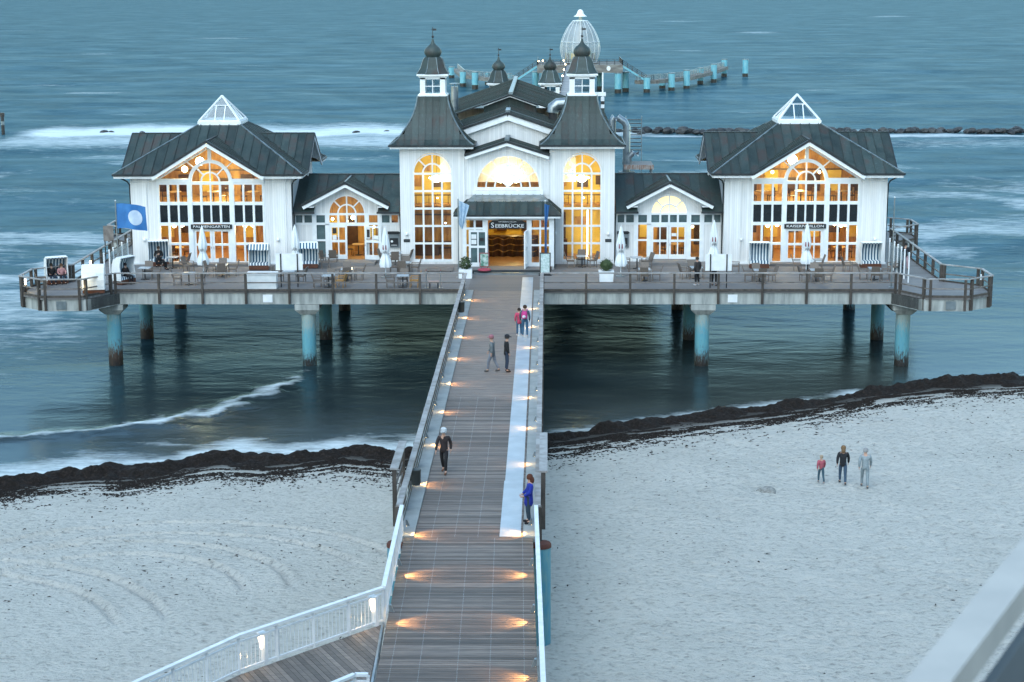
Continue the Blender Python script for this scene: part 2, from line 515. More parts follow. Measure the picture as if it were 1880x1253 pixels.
# ---------------------------------------------------------------- sea
def sea_mat():
    m, t, b = new_mat('sea_water')
    t.nodes.remove(b)
    af = N(t, 'ShaderNodeAttribute', attribute_name='foam')
    ash = N(t, 'ShaderNodeAttribute', attribute_name='shallow')
    big = noise(t, pos_vec(t, (0.030, 0.055, 1)), 1.0, 4, 0.55)
    mid = noise(t, pos_vec(t, (0.13, 0.22, 1)), 1.0, 5, 0.6)
    fine = noise(t, pos_vec(t, (0.5, 0.95, 1)), 1.0, 5, 0.65)
    far = noise(t, pos_vec(t, (0.012, 0.022, 1)), 1.0, 6, 0.62)
    chop = noise(t, pos_vec(t, (0.05, 0.095, 1)), 1.0, 6, 0.66)
    deep = ramp(t, mid, [(0.28, (0.018, 0.056, 0.076)), (0.72, (0.054, 0.120, 0.146))])
    deep = mixc(t, ramp(t, big, [(0.35, 0.0), (0.7, 0.6)]), deep, (0.016, 0.064, 0.090))
    deep = mixc(t, ramp(t, far, [(0.40, 0.0), (0.62, 0.55)]), deep, (0.056, 0.122, 0.146))
    deep = mixc(t, ramp(t, chop, [(0.34, 0.8), (0.52, 0.0)]), deep, (0.008, 0.038, 0.055))
    deep = mixc(t, ramp(t, chop, [(0.52, 0.0), (0.68, 0.75)]), deep, (0.095, 0.170, 0.198))
    deep = mixc(t, ramp(t, fine, [(0.5, 0.0), (0.75, 0.4)]), deep, (0.060, 0.140, 0.180))
    murk = ramp(t, mid, [(0.3, (0.003, 0.005, 0.005)), (0.7, (0.013, 0.018, 0.017))])
    c = mixc(t, ash.outputs['Fac'], deep, murk)
    asd = N(t, 'ShaderNodeAttribute', attribute_name='sandy')
    c = mixc(t, asd.outputs['Fac'], c, ramp(t, mid, [(0.3, (0.040, 0.050, 0.045)), (0.7, (0.075, 0.085, 0.075))]))
    # foam: streaky, denser where the surf breaks
    sw = noise(t, pos_vec(t, (0.42, 1.2, 1)), 1.0, 9, 0.74)
    fo = math_n(t, 'ADD', af.outputs['Fac'], math_n(t, 'MULTIPLY', math_n(t, 'SUBTRACT', sw, 0.5), 1.5))
    fo = math_n(t, 'MULTIPLY', ramp(t, fo, [(0.28, 0.0), (1.02, 1.0)]), ramp(t, af.outputs['Fac'], [(0.0, 0.0), (0.16, 1.0)]))
    c = mixc(t, math_n(t, 'MULTIPLY', fo, 0.92), c, (0.66, 0.74, 0.76))
    h = math_n(t, 'ADD', math_n(t, 'MULTIPLY', mid, 1.0), math_n(t, 'MULTIPLY', fine, 0.50))
    h = math_n(t, 'ADD', h, math_n(t, 'MULTIPLY', far, 5.0))
    h = math_n(t, 'ADD', h, math_n(t, 'MULTIPLY', big, 1.6))
    bm = N(t, 'ShaderNodeBump'); t.links.new(math_n(t, 'SUBTRACT', 1.0, math_n(t, 'MULTIPLY', ash.outputs['Fac'], 0.86)), bm.inputs['Strength']); bm.inputs['Distance'].default_value = 0.30
    t.links.new(h, bm.inputs['Height'])
    df = N(t, 'ShaderNodeBsdfDiffuse'); gl = N(t, 'ShaderNodeBsdfGlossy'); gl.inputs['Roughness'].default_value = 0.20
    t.links.new(c, df.inputs['Color']); gl.inputs['Color'].default_value = (0.64, 0.82, 0.92, 1)
    for n in (df, gl): t.links.new(bm.outputs[0], n.inputs['Normal'])
    # a wind-roughened sea mirrors far less at grazing angles than still water
    fr = N(t, 'ShaderNodeFresnel'); fr.inputs['IOR'].default_value = 1.33; t.links.new(bm.outputs[0], fr.inputs['Normal'])
    k = math_n(t, 'MULTIPLY', math_n(t, 'MINIMUM', fr.outputs[0], math_n(t, 'ADD', 0.085, math_n(t, 'MULTIPLY', ash.outputs['Fac'], 0.085))), math_n(t, 'SUBTRACT', 1.0, fo))
    mx = N(t, 'ShaderNodeMixShader')
    t.links.new(k, mx.inputs[0]); t.links.new(df.outputs[0], mx.inputs[1]); t.links.new(gl.outputs[0], mx.inputs[2])
    t.links.new(mx.outputs[0], t.nodes['Material Output'].inputs[0])
    return m

SWX = np.array([-34, -27, -24.25, -20.74, -18.84, -17.30, -15.38, -14.30, -13.20, -12.03, -11.17, -9.5])
SWY = np.array([-27.5, -26.4, -26.12, -24.91, -23.56, -22.87, -21.11, -19.04, -16.74, -14.47, -12.80, -10.5])

def build_sea():
    # row spacing grows with distance so that far swells stay resolved without a huge mesh
    ds = [52.0]
    while ds[-1] < 9000:
        ds.append(ds[-1] + min(ds[-1] ** 2 * 3.6e-5, 60 if ds[-1] < 1500 else 900))
    dd = np.array(ds)
    u = np.linspace(-1, 1, 420)
    DD, UU = np.meshgrid(dd, u, indexing='ij')
    Y = DD - 110.0
    X = 2.5 + UU * (0.42 * DD + 14)
    sh = (Y - shore_y(X)) * 0.92           # metres out from the waterline
    far_f = smooth(16, 60, sh)
    Z = (fbm(X / 24 + 3 + Y / 60, Y / 11, 4, 1) - 0.5) * 1.0 * far_f + (fbm(X / 10 - Y / 30, Y / 4.6, 4, 5) - 0.5) * (0.018 + 0.34 * far_f)
    Z += (fbm(X / 90, Y / 24, 3, 9) - 0.5) * 1.3 * smooth(90, 260, sh)
    Z -= np.clip(Z, 0.05, None) * (sh < 1.5) * 0.6
    Z = Z * smooth(-2, 4, sh) * 0.9 + 0.0
    foam = np.zeros_like(Z)
    # surf on the breakwater
    bwl = smooth(-84, -74, X) * smooth(-4, -14, X)
    foam = np.maximum(foam, bwl * np.exp(-((Y - 158 - 6 * (fbm(X / 9, Y * 0, 3, 2) - .5)) / np.where(Y > 158, 15.0, 8.0)) ** 2) * (1.3 - 0.4 * smooth(-30, -10, X)) * (.72 + .56 * fbm(X / 14, Y / 10, 3, 77)))
    foam = np.maximum(foam, bwl * np.exp(-((Y - 144) / 14.0) ** 2) * 0.70)
    mid_ = smooth(-16, -4, X) * smooth(24, 14, X)
    foam = np.maximum(foam, mid_ * np.exp(-((Y - 156) / 6.0) ** 2) * 0.8)
    bwr = smooth(14, 20, X)
    foam = np.maximum(foam, bwr * np.exp(-((Y - 151.5) / 3.6) ** 2) * 0.86)
    foam = np.maximum(foam, bwr * np.exp(-((Y - 160.5) / 1.6) ** 2) * 0.62)
    foam = np.maximum(foam, bwr * smooth(30, 60, X) * np.exp(-((Y - 140) / 9.0) ** 2) * 0.42)
    # churned water beside the terrace
    fl = fbm(X / 7 + 4, Y / 5, 4, 21)
    foam = np.maximum(foam, smooth(-24, -30, X) * np.exp(-((Y - 14) / 34) ** 2) * smooth(0.34, 0.66, fl) * 0.56)
    foam = np.maximum(foam, smooth(-24.5, -29, X) * np.exp(-((Y - 2) / 12) ** 2) * 0.36)
    foam = np.maximum(foam, smooth(24, 32, X) * np.exp(-((Y - 45) / 22) ** 2) * smooth(0.34, 0.68, fl) * 0.58)
    fl2 = fbm(X / 11 + 9, Y / 7 + X / 40, 5, 27)
    foam = np.maximum(foam, smooth(-23.5, -33, X) * np.exp(-((Y - 30) / 48) ** 2) * smooth(0.32, 0.72, fl2) * 0.66)
    foam = np.maximum(foam, smooth(26, 36, X) * np.exp(-((Y - 60) / 40) ** 2) * smooth(0.32, 0.72, fl2) * 0.66)
    foam = np.maximum(foam, smooth(60, 90, Y) * smooth(190, 130, Y) * smooth(0.50, 0.74, fl2) * 0.42)
    foam = np.maximum(foam, smooth(-10, -18, X) * smooth(14, 4, sh) * smooth(0.46, 0.72, fbm(X / 4, Y / 2.4, 4, 29)) * 0.38)
    # one wave running in on the left
    sy = np.interp(X, SWX, SWY)
    slope = np.interp(X, SWX, np.gradient(SWY, SWX))
    dist = (Y - sy) / np.sqrt(1 + slope ** 2) + 2.4 * (fbm(X / 1.5, Y / 1.5, 5, 40) - 0.5)
    along = smooth(-34, -24, X) * smooth(-10.6, -12.2, X)
    foam = np.maximum(foam, along * np.where(dist > 0, np.exp(-(dist / 1.0) ** 2), np.exp(-(dist / 0.4) ** 2)) * (.30 + .75 * fbm(X / 1.6, Y / 1.6, 4, 44)))
    Z += along * 0.16 * np.exp(-(dist / 0.9) ** 2)
    # wash along the beach
    wl = smooth(4, -3, X)
    wn = fbm(X / 3.2, Y / 3.2, 3, 50)
    foam = np.maximum(foam, wl * np.exp(-((sh - 0.6) / (1.6 + 2.6 * wn)) ** 2) * .86)
    foam = np.maximum(foam, (1 - wl) * smooth(0.40, 0.62, fbm(X / 4.5, Y / 4.5, 2, 60)) * np.exp(-((sh - 0.3) / 1.3) ** 2) * 0.85)
    # scattered whitecaps far out
    rng = np.random.RandomState(4)
    caps = [(-93.8, 265, 9, 2.0, .8), (-87.5, 313, 10, 2.0, .6), (-56.5, 361, 12, 2.6, .75), (-140, 668, 20, 7, .7), (-274, 807, 20, 9, .7),
            (-113.6, 298, 8, 2.5, .5), (-23.2, 93, 4, 1.0, .5), (61.9, 544, 9, 4, .5), (102, 730, 13, 7, .7), (85, 989, 20, 12, .5)]
    for _ in range(46):
        d = 10 ** rng.uniform(2.2, 3.1)
        caps.append((rng.uniform(-.34, .34) * (d + 110), d, d * .016 + 1.5, d * .0055 + .5, rng.uniform(.3, .6)))
    for cx, cy, a, bb, s in caps:
        foam = np.maximum(foam, s * np.exp(-((X - cx) / a) ** 2 - ((Y - cy) / bb) ** 2))
    shal = np.clip(0.80 * smooth(40, 14, sh) + 0.2 * np.exp(-np.clip(sh, 0, None) / 12.0), 0, 1)
    me = grid_mesh('sea', X, Y, Z, sea_mat(), {'foam': foam, 'shallow': shal, 'sandy': 0.8 * np.exp(-np.clip(sh, 0, None) / 6.5)})
    o = inst(me, 'sea'); tag(o, 'grey blue sea with soft swell and surf', kind='structure')
build_sea()

# ---------------------------------------------------------------- beach
def sand_h(x, y, rough=True):
    s = (shore_y(x) - y) * 0.92
    z = np.where(s > 0, 1.2 * (1 - np.exp(-np.clip(s, 0, None) / 16.0)), 0.075 * s)
    z = np.maximum(z, -3.0)
    z = z + np.clip(-86 - y, 0, 60) * 0.62
    if rough:
        k = smooth(1.0, 6.0, s)
        z = z + k * ((fbm(x / 3.0, y / 3.0, 3, 70) - .5) * 0.16 + (fbm(x / 0.40, y / 0.32, 3, 80) - .5) * 0.13
                     * (0.45 + 0.9 * smooth(-2, 12, x)))
        for (cx, cy, rr, a0, a1, wd) in RUTS:
            r = np.hypot(x - cx, (y - cy) * 1.0); an = np.arctan2(y - cy, x - cx)
            on = smooth(a0 - .15, a0 + .1, an) * smooth(a1 + .15, a1 - .1, an) * k
            for off in (0, 1.7):
                q = (r - rr - off) / wd
                z = z - on * 0.16 * np.exp(-q ** 2) + on * 0.07 * np.exp(-((np.abs(q) - 1.9) / .7) ** 2)
    return z
RUTS = [(-13.5, -51.5, 5.2, 0.25, 2.7, .15), (-12.0, -52.0, 8.6, 0.6, 2.4, .14), (-20, -57, 8.4, 0.4, 1.6, .15)]

def sand_mat():
    m, t, b = new_mat('pale_sand')
    v = pos_vec(t)
    n1 = noise(t, v, 0.3, 4); n2 = noise(t, pos_vec(t, (1, 1.5, 1)), 3.6, 6, 0.68); n3 = noise(t, v, 42, 3)
    vo = N(t, 'ShaderNodeTexVoronoi'); vo.inputs['Scale'].default_value = 3.1; vo.inputs['Randomness'].default_value = 1.0
    t.links.new(pos_vec(t, (1, 1.4, 1)), vo.inputs['Vector'])
    foot = ramp(t, vo.outputs['Distance'], [(0.05, 0.0), (0.34, 1.0)])
    c = ramp(t, n1, [(0.3, (0.52, 0.51, 0.465)), (0.7, (0.59, 0.575, 0.525))])
    c = mixc(t, ramp(t, n2, [(0.30, 0.95), (0.48, 0.0)]), c, (0.27, 0.265, 0.24))
    c = mixc(t, ramp(t, n2, [(0.55, 0.0), (0.75, 0.5)]), c, (0.64, 0.63, 0.585))
    c = mixc(t, math_n(t, 'MULTIPLY', n3, 0.12), c, (0.22, 0.21, 0.19))
    aw = N(t, 'ShaderNodeAttribute', attribute_name='wet')
    c = mixc(t, aw.outputs['Fac'], c, (0.06, 0.056, 0.050))
    t.links.new(c, b.inputs['Base Color'])
    b.inputs['Roughness'].default_value = 0.9
    b.inputs['Specular IOR Level'].default_value = 0.2
    h = math_n(t, 'ADD', math_n(t, 'ADD', n2, math_n(t, 'MULTIPLY', n3, 0.12)), math_n(t, 'MULTIPLY', foot, 0.30))
    bump(t, b, h, 1.0, 0.19)
    return m

def build_beach():
    xs = np.concatenate([np.linspace(-120, -34, 40), np.arange(-33.5, 36, 0.14), np.linspace(36.5, 130, 40)])
    ys = np.concatenate([np.linspace(-180, -74, 60), np.arange(-73.5, -8, 0.14), np.linspace(-7.5, 40, 24)])
    X, Y = np.meshgrid(xs, ys)
    s = (shore_y(X) - Y) * 0.92
    Z = sand_h(X, Y)
    wet = smooth(3.0 + 1.5 * fbm(X / 4, Y / 4, 3, 90), 0.8, s)
    me = grid_mesh('beach', X, Y, Z, sand_mat(), {'wet': wet})
    o = inst(me, 'beach'); tag(o, 'pale trampled sand beach', kind='structure')
build_beach()

def weed_mat():
    m, t, b = new_mat('seaweed')
    n = noise(t, pos_vec(t), 9, 6, 0.7)
    t.links.new(ramp(t, n, [(0.3, (0.006, 0.006, 0.005)), (0.55, (0.022, 0.016, 0.013)), (0.75, (0.06, 0.046, 0.04))]), b.inputs['Base Color'])
    b.inputs['Roughness'].default_value = 0.75; b.inputs['Specular IOR Level'].default_value = 0.15
    bump(t, b, n, 1.0, 0.12)
    return m
WEED = weed_mat()

def build_bank():
    xs = np.arange(-48, 60, 0.09)
    w = np.interp(xs, [-48, -22, -12, -5, 2, 10, 20, 60], [3.0, 2.7, 2.5, 1.9, 1.8, 1.9, 2.2, 2.4])
    v = np.linspace(0, 1, 30)
    XX, VV = np.meshgrid(xs, v, indexing='ij')
    sy = shore_y(XX)
    edge = (fbm(XX / 1.7, XX * 0, 5, 11) - .5) * 2.0
    Y = sy + 0.45 + edge * (1 - VV) * .7 - VV * (w[:, None] + edge * .8)
    lump = fbm(XX / 1.1, Y / 1.1, 4, 13)
    prof = np.interp(VV, [0, .1, .22, .4, .6, .8, 1], [-.25, .12, .40, .36, .14, .02, -.10])
    Z = sand_h(XX, Y, False) * smooth(0, .3, VV) + prof * (0.45 + 0.8 * smooth(.2, .8, fbm(XX / 1.9, XX * 0 + 3, 4, 15))) + ((lump - .5) * .5 + (fbm(XX / .35, Y / .35, 3, 19) - .5) * .32) * np.sin(pi * VV)
    me = grid_mesh('seaweed_bank', XX, Y, Z, WEED)
    o = inst(me, 'seaweed_bank'); tag(o, 'dark bank of washed up seaweed along the waterline', 'seaweed', kind='stuff')
build_bank()

def build_litter():
    rng = np.random.RandomState(3)
    pts = []
    n1 = 130000
    x = rng.uniform(-40, 42, n1)
    d = np.abs(rng.normal(0, 1.7, n1)) ** 1.15 + 1.2
    cl = fbm(x / 1.6, d / .38, 4, 33)
    keep = rng.rand(n1) < smooth(.38, .58, cl) * np.exp(-np.clip(d - 2.2, 0, None) / 2.1) * 1.7
    x1, d1 = x[keep], d[keep]
    n2 = 14000
    x2 = rng.uniform(-26, 28, n2); y2 = rng.uniform(-70, -16, n2)
    s2 = (shore_y(x2) - y2) * .92
    k2 = (s2 > 4) & (rng.rand(n2) < smooth(.42, .72, fbm(x2 / 4, y2 / 4, 3, 35)) * np.where(x2 < -2, 1.0, 0.45) * np.exp(-s2 / 40))
    X = np.concatenate([x1, x2[k2]]); Y = np.concatenate([shore_y(x1) - d1 / .92, y2[k2]])
    size = np.concatenate([rng.uniform(.025, .10, len(x1)), rng.uniform(.02, .075, k2.sum())])
    Z = sand_h(X, Y)
    n = len(X); a = rng.uniform(0, 2 * pi, n)
    vs = np.zeros((n, 5, 3))
    for j in range(4):
        aa = a + j * pi / 2 + rng.uniform(-.5, .5, n); rr = size * rng.uniform(.5, 1.2, n) * (1.6 if j % 2 else .7)
        vs[:, j] = np.stack([X + np.cos(aa) * rr, Y + np.sin(aa) * rr, Z - .005 + rng.uniform(-.01, .01, n)], -1)
    vs[:, 4] = np.stack([X, Y, Z + size * .42], -1)
    base = (np.arange(n) * 5)[:, None]
    f = np.concatenate([base + np.array([[j, (j + 1) % 4, 4]]) for j in range(4)])
    me = bpy.data.meshes.new('seaweed_litter')
    me.from_pydata(vs.reshape(-1, 3).tolist(), [], f.tolist()); me.materials.append(WEED)
    o = inst(me, 'seaweed_litter'); tag(o, 'scraps of dark seaweed scattered over the sand', 'seaweed', kind='stuff')
build_litter()

def build_heap():
    t = MB()
    rng = random.Random(5)
    prof = [(0.48, -.05), (0.42, .05), (0.30, .13), (0.15, .18), (0.02, .19)]
    t.lathe(prof, 14, (0, 0, 0), fold=lambda j, r, z: r * (0.8 + 0.4 * ((j * 7) % 5) / 5))
    o = t.build('sand_heap', pm('heap_sand', (0.30, 0.30, 0.28), (0.14, 0.14, 0.13), scale=9, rough=.9, bmp=.6), loc=(12.0, -37.7, float(sand_h(np.array([12.0]), np.array([-37.7]))[0])), smooth=True)
    tag(o, 'small dark heap on the open sand nearer the pier than the strollers', 'heap')
build_heap()

# ---------------------------------------------------------------- terrace deck
EDGE = [(-22.85, -9.3), (-24.2, -11.5), (-26.6, -11.6), (-28.2, -10.3), (-28.2, -7.8), (-26.2, -6.1), (-26.2, 9.6), (-28.5, 11.8), (-28.5, 14.3), (-27.1, 15.3)]
def build_terrace():
    outline = EDGE + [(-11.2, 15.3), (-11.2, 46.0), (11.2, 46.0), (11.2, 15.3)] + [(-x, y) for x, y in EDGE[::-1]]
    o = MB().prism_xy(outline, D - 0.16, D).build('terrace', DECK)
    tag(o, 'grey boarded terrace deck around the white pier building', kind='structure')
    # concrete edge beam and slab underneath, slightly set back
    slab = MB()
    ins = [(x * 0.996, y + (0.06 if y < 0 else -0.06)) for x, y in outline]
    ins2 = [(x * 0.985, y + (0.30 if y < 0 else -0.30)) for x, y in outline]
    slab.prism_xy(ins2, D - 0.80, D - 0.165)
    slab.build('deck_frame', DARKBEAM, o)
    n = len(ins)      # concrete edge beams, one for each side of the deck
    for i in range(n):
        (x0, y0), (x1, y1) = ins[i], ins[(i + 1) % n]
        (u0, v0), (u1, v1) = ins2[i], ins2[(i + 1) % n]
        MB().prism_xy([(x0, y0), (x1, y1), (u1, v1), (u0, v0)], D - .84, D - .17).build('edge_beam', CONC, o)
    for x in (-14.6 + 0.7, 11.5 + 1.9, -25.5, 25.6):
        yy = -9.27 if abs(x) < 22 else -11.56
        MB().box(x - .28, x + .28, yy - .02, yy + .04, D - .72, D - .26).build('cover_plate', WHITE if abs(x) < 22 else STEEL, o)
    # cross beams below
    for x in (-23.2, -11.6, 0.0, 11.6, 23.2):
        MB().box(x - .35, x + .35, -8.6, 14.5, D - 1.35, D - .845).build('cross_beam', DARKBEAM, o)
    return o
TERR = build_terrace()

def pile(label, x, y, group, r=0.42, top=D - 1.35, head=True, name='pile'):
    t = thing(name, label, 'pile', (x, y, 0), 0, group)
    MB().tube([(0, 0, -3.0), (0, 0, 0.8), (0, 0, top - .02)], [r, r, r], 20).build('shaft', PILE, t, smooth=True)
    if head:
        h = MB(); z1 = D - .86; z0 = z1 - .62
        h.add([(-.42, -.42, z0), (.42, -.42, z0), (.42, .42, z0), (-.42, .42, z0), (-.72, -.62, z0 + .3), (.72, -.62, z0 + .3), (.72, .62, z0 + .3), (-.72, .62, z0 + .3),
               (-.72, -.62, z1), (.72, -.62, z1), (.72, .62, z1), (-.72, .62, z1)],
              [(3, 2, 1, 0), (0, 1, 5, 4), (1, 2, 6, 5), (2, 3, 7, 6), (3, 0, 4, 7), (4, 5, 9, 8), (5, 6, 10, 9), (6, 7, 11, 10), (7, 4, 8, 11), (8, 9, 10, 11)])
        h.build('concrete_head', CONC, t)
    return t
G = 'steel piles under the terrace'
pile('blue rusted pile under the round terrace corner beyond the moored surf wave', -23.2, -8.7, G)
bpy.data.objects['pile']['label'] = 'rust footed blue pile under the leftmost front corner of the terrace'
pile('rust footed blue pile in the front row, second from the left corner', -11.6, -8.7, G)
pile('blue pile in the front row, between the walkway and the right corner pile', 11.7, -8.7, G)
pile('bright blue pile under the rightmost front corner of the terrace', 23.5, -8.7, G)
pile('second row pile behind the left front corner pile', -23.1, -.9, G)
pile('dark second row pile behind the second pile from the left', -11.6, -.9, G)
pile('dark second row pile just behind the pile right of the walkway', 11.6, -.9, G)
pile('second row pile behind the right front corner pile', 23.5, -.9, G)
pile('shaded rear pile below the left pavilion, farthest back', -23.1, 9.5, G)
pile('shaded rear pile farthest back, right of the second pile from left', -11.6, 9.5, G)
pile('shaded rear pile farthest back, left of the pile right of the walkway', 11.6, 9.5, G)
pile('shaded rear pile below the right pavilion, farthest back', 23.5, 9.5, G)

# ---------------------------------------------------------------- pier walkway
def xc(y):
    return -(y + 56.0) * 0.0185 if y < -56 else 0.0
def build_walkway():
    m = MB()
    m.box(-1.95, 1.95, -56.0, -9.32, D - .62, D - .075)
    o = m.build('pier_walkway', CONC)
    tag(o, 'planked pier walkway running from the shore to the terrace', kind='structure')
    low = MB()
    for y0, y1 in ((-56.02, -66.0), (-66.0, -80.0)):
        a, b = xc(y0), xc(y1)
        low.add([(a - 2.05, y0, D - .55), (a + 2.05, y0, D - .55), (b + 2.05, y1, D - .55), (b - 2.05, y1, D - .55),
                 (a - 2.05, y0, D - .075), (a + 2.05, y0, D - .075), (b + 2.05, y1, D - .075), (b - 2.05, y1, D - .075)],
                [(0, 1, 2, 3), (4, 7, 6, 5), (0, 4, 5, 1), (1, 5, 6, 2), (2, 6, 7, 3), (3, 7, 4, 0)])
    low.build('shore_span', CONC, o)
    for s in (-1, 1):      # concrete kerb strips beside the planks
        k = MB()
        y = -56.0
        while y < -9.4:
            y2 = min(y + 5.82, -9.34)
            k.box(min(s * 1.77, s * 2.24), max(s * 1.77, s * 2.24), y + .01, y2 - .01, D - .30, D + .035)
            y = y2
        k.build('kerb_strip', KERB, o)
    screw = pm('screw_heads', (0.45, 0.47, 0.48), rough=0.3, metal=0.9)
    def plank_mesh(w, n):
        b = MB().box(-w, w, -.0655, .0655, -.045, 0)
        me = b.mesh('plank', PLANK)
        me.materials.append(screw)
        return me
    def with_screws(w, xs):
        b = MB().box(-w, w, -.0625, .0625, -.045, 0)
        nf = len(b.f)
        for x in xs:
            for yy in (-.035, .03):
                b.add([(x - .011, yy - .009, .0015), (x + .011, yy - .009, .0015), (x + .011, yy + .009, .0015), (x - .011, yy + .009, .0015)], [(0, 1, 2, 3)])
        me = bpy.data.meshes.new('plank'); me.from_pydata(b.v, [], b.f)
        me.materials.append(PLANK); me.materials.append(screw)
        for i, p in enumerate(me.polygons): p.material_index = 1 if i >= nf else 0
        return me
    up = with_screws(1.755, (-1.2, -.45, .3))
    lowp = with_screws(2.09, (-1.75, -1.0, 0.0, .85, 1.75))
    rng = random.Random(2)
    far = MB()
    y = -79.5; n = 0
    while y < -9.4:
        if n < 300:
            me, x = (lowp, xc(y)) if y < -56.05 else (up, 0)
            inst(me, 'plank', o, (x + rng.uniform(-.006, .006), y, D + rng.uniform(-.004, .003)))
        else:
            far.box(-1.755, 1.755, y - .0625, y + .0625, D - .045, D + rng.uniform(-.004, .003))
        y += .1445; n += 1
    f = far.build('planks', PLANK, o); f['kind'] = 'stuff'
    # ribbed metal ramp strip laid over the planks
    y = -55.95
    for i, y2 in enumerate((-52.6, -49.45, -43.2, -37.0, -30.0, -23.2, -16.0, -9.4, -7.4, -4.75)):
        sx = 0.0 if y2 > -49.4 else -.03
        z = D + (.012 if y2 < -9.3 else .016)
        MB().box(1.035 + sx, 1.69, y + .006, y2 - .006, D + .004, z + .004).build('metal_strip', ALU, o)
        y = y2
    return o
WALK = build_walkway()
# the walkway's own planks cross the terrace up to the entrance step
MB().box(-2.1, 2.1, -9.3, -4.05, D + .003, D + .006).build('entrance_boards', decking('entrance_boards', 1, .145, (0.17, 0.155, 0.145), (0.13, 0.12, 0.115)), TERR)

G = 'blue piles carrying the walkway over the sand'
for x, l in ((-2.35, 'blue pile with rusty brown top beside the walkway, nearer the forked railing'), (2.38, 'blue pile with rusty brown top standing in the sand right of the walkway')):
    t = thing('walkway_pile', l, 'pile', (x, -56.0, 0), 0, G)
    MB().tube([(0, 0, -.5), (0, 0, D - .30)], .29, 20).build('shaft', pm('blue_shore_pile%d' % int(x), (0.06, 0.23, 0.31), (0.13, 0.27, 0.29), scale=4, stretch=(3, 3, .5), rough=.6, bmp=.3), t, smooth=True)
    MB().lathe([(.31, 0), (.31, .10), (.27, .15), (.05, .17)], 20, (0, 0, D - .31)).build('rusty_cap', pm('rust_cap%d' % int(x), (0.11, 0.035, 0.022), (0.07, 0.025, 0.018), scale=4, rough=.8), t, smooth=True)

# ================================================================== BUILDING
def clip_poly(poly, a, b, keep_ge):
    """clip a 2-D convex polygon against t >= a (or t <= a)"""
    out = []
    n = len(poly)
    for i in range(n):
        p, q = poly[i], poly[(i + 1) % n]
        ip = (p[0] >= a) if keep_ge else (p[0] <= a)
        iq = (q[0] >= a) if keep_ge else (q[0] <= a)
        if ip: out.append(p)
        if ip != iq:
            t = (a - p[0]) / (q[0] - p[0])
            out.append((a, p[1] + t * (q[1] - p[1])))
    return out

def roof_panels(poly, slope_up, w=0.6, th=0.035, seam=0.055, off=0.0, mat=None):
    """cut a planar roof face into standing-seam sheets: list of meshes"""
    P = [Vector(p) for p in poly]
    n = (P[1] - P[0]).cross(P[2] - P[0]).normalized()
    if n.z < 0: n = -n
    s = Vector(slope_up).normalized()
    s = (s - n * s.dot(n)).normalized()
    t = s.cross(n).normalized()
    o = P[0]
    q = [((p - o).dot(t), (p - o).dot(s)) for p in P]
    lo = min(a for a, b in q); hi = max(a for a, b in q)
    k = math.floor((lo - off) / w)
    out = []
    while off + k * w < hi:
        a, b = off + k * w, off + (k + 1) * w
        c = clip_poly(clip_poly(q, a, 0, True), b, 0, False)
        k += 1
        if len(c) < 3: continue
        area = abs(sum(c[i][0] * c[(i + 1) % len(c)][1] - c[(i + 1) % len(c)][0] * c[i][1] for i in range(len(c)))) / 2
        if area < 0.015: continue
        m = MB()
        base = [o + t * x + s * y for x, y in c]
        nn = len(base)
        m.add([p for p in base] + [p + n * th for p in base],
              [tuple(range(nn))[::-1], tuple(range(nn, 2 * nn))] + [(i, (i + 1) % nn, (i + 1) % nn + nn, i + nn) for i in range(nn)])
        edge = [y for x, y in c if abs(x - a) < 1e-4]
        if len(edge) >= 2 and max(edge) - min(edge) > .08 and a > lo + .02:
            m.bar(o + t * a + s * min(edge) + n * (th + seam / 2 - .004), o + t * a + s * max(edge) + n * (th + seam / 2 - .004), .04, seam, n)
        out.append(m.mesh('roof_panel', mat or COPPER))
    return out

def slab_of(mb, poly, th):
    """thin slab hanging below a planar polygon"""
    P = [Vector(p) for p in poly]
    n = (P[1] - P[0]).cross(P[2] - P[0]).normalized()
    if n.z < 0: n = -n
    k = len(P)
    mb.add([p - n * .002 for p in P] + [p - n * th for p in P],
           [tuple(range(k)), tuple(range(k, 2 * k))[::-1]] + [(i, i + k, (i + 1) % k + k, (i + 1) % k) for i in range(k)])

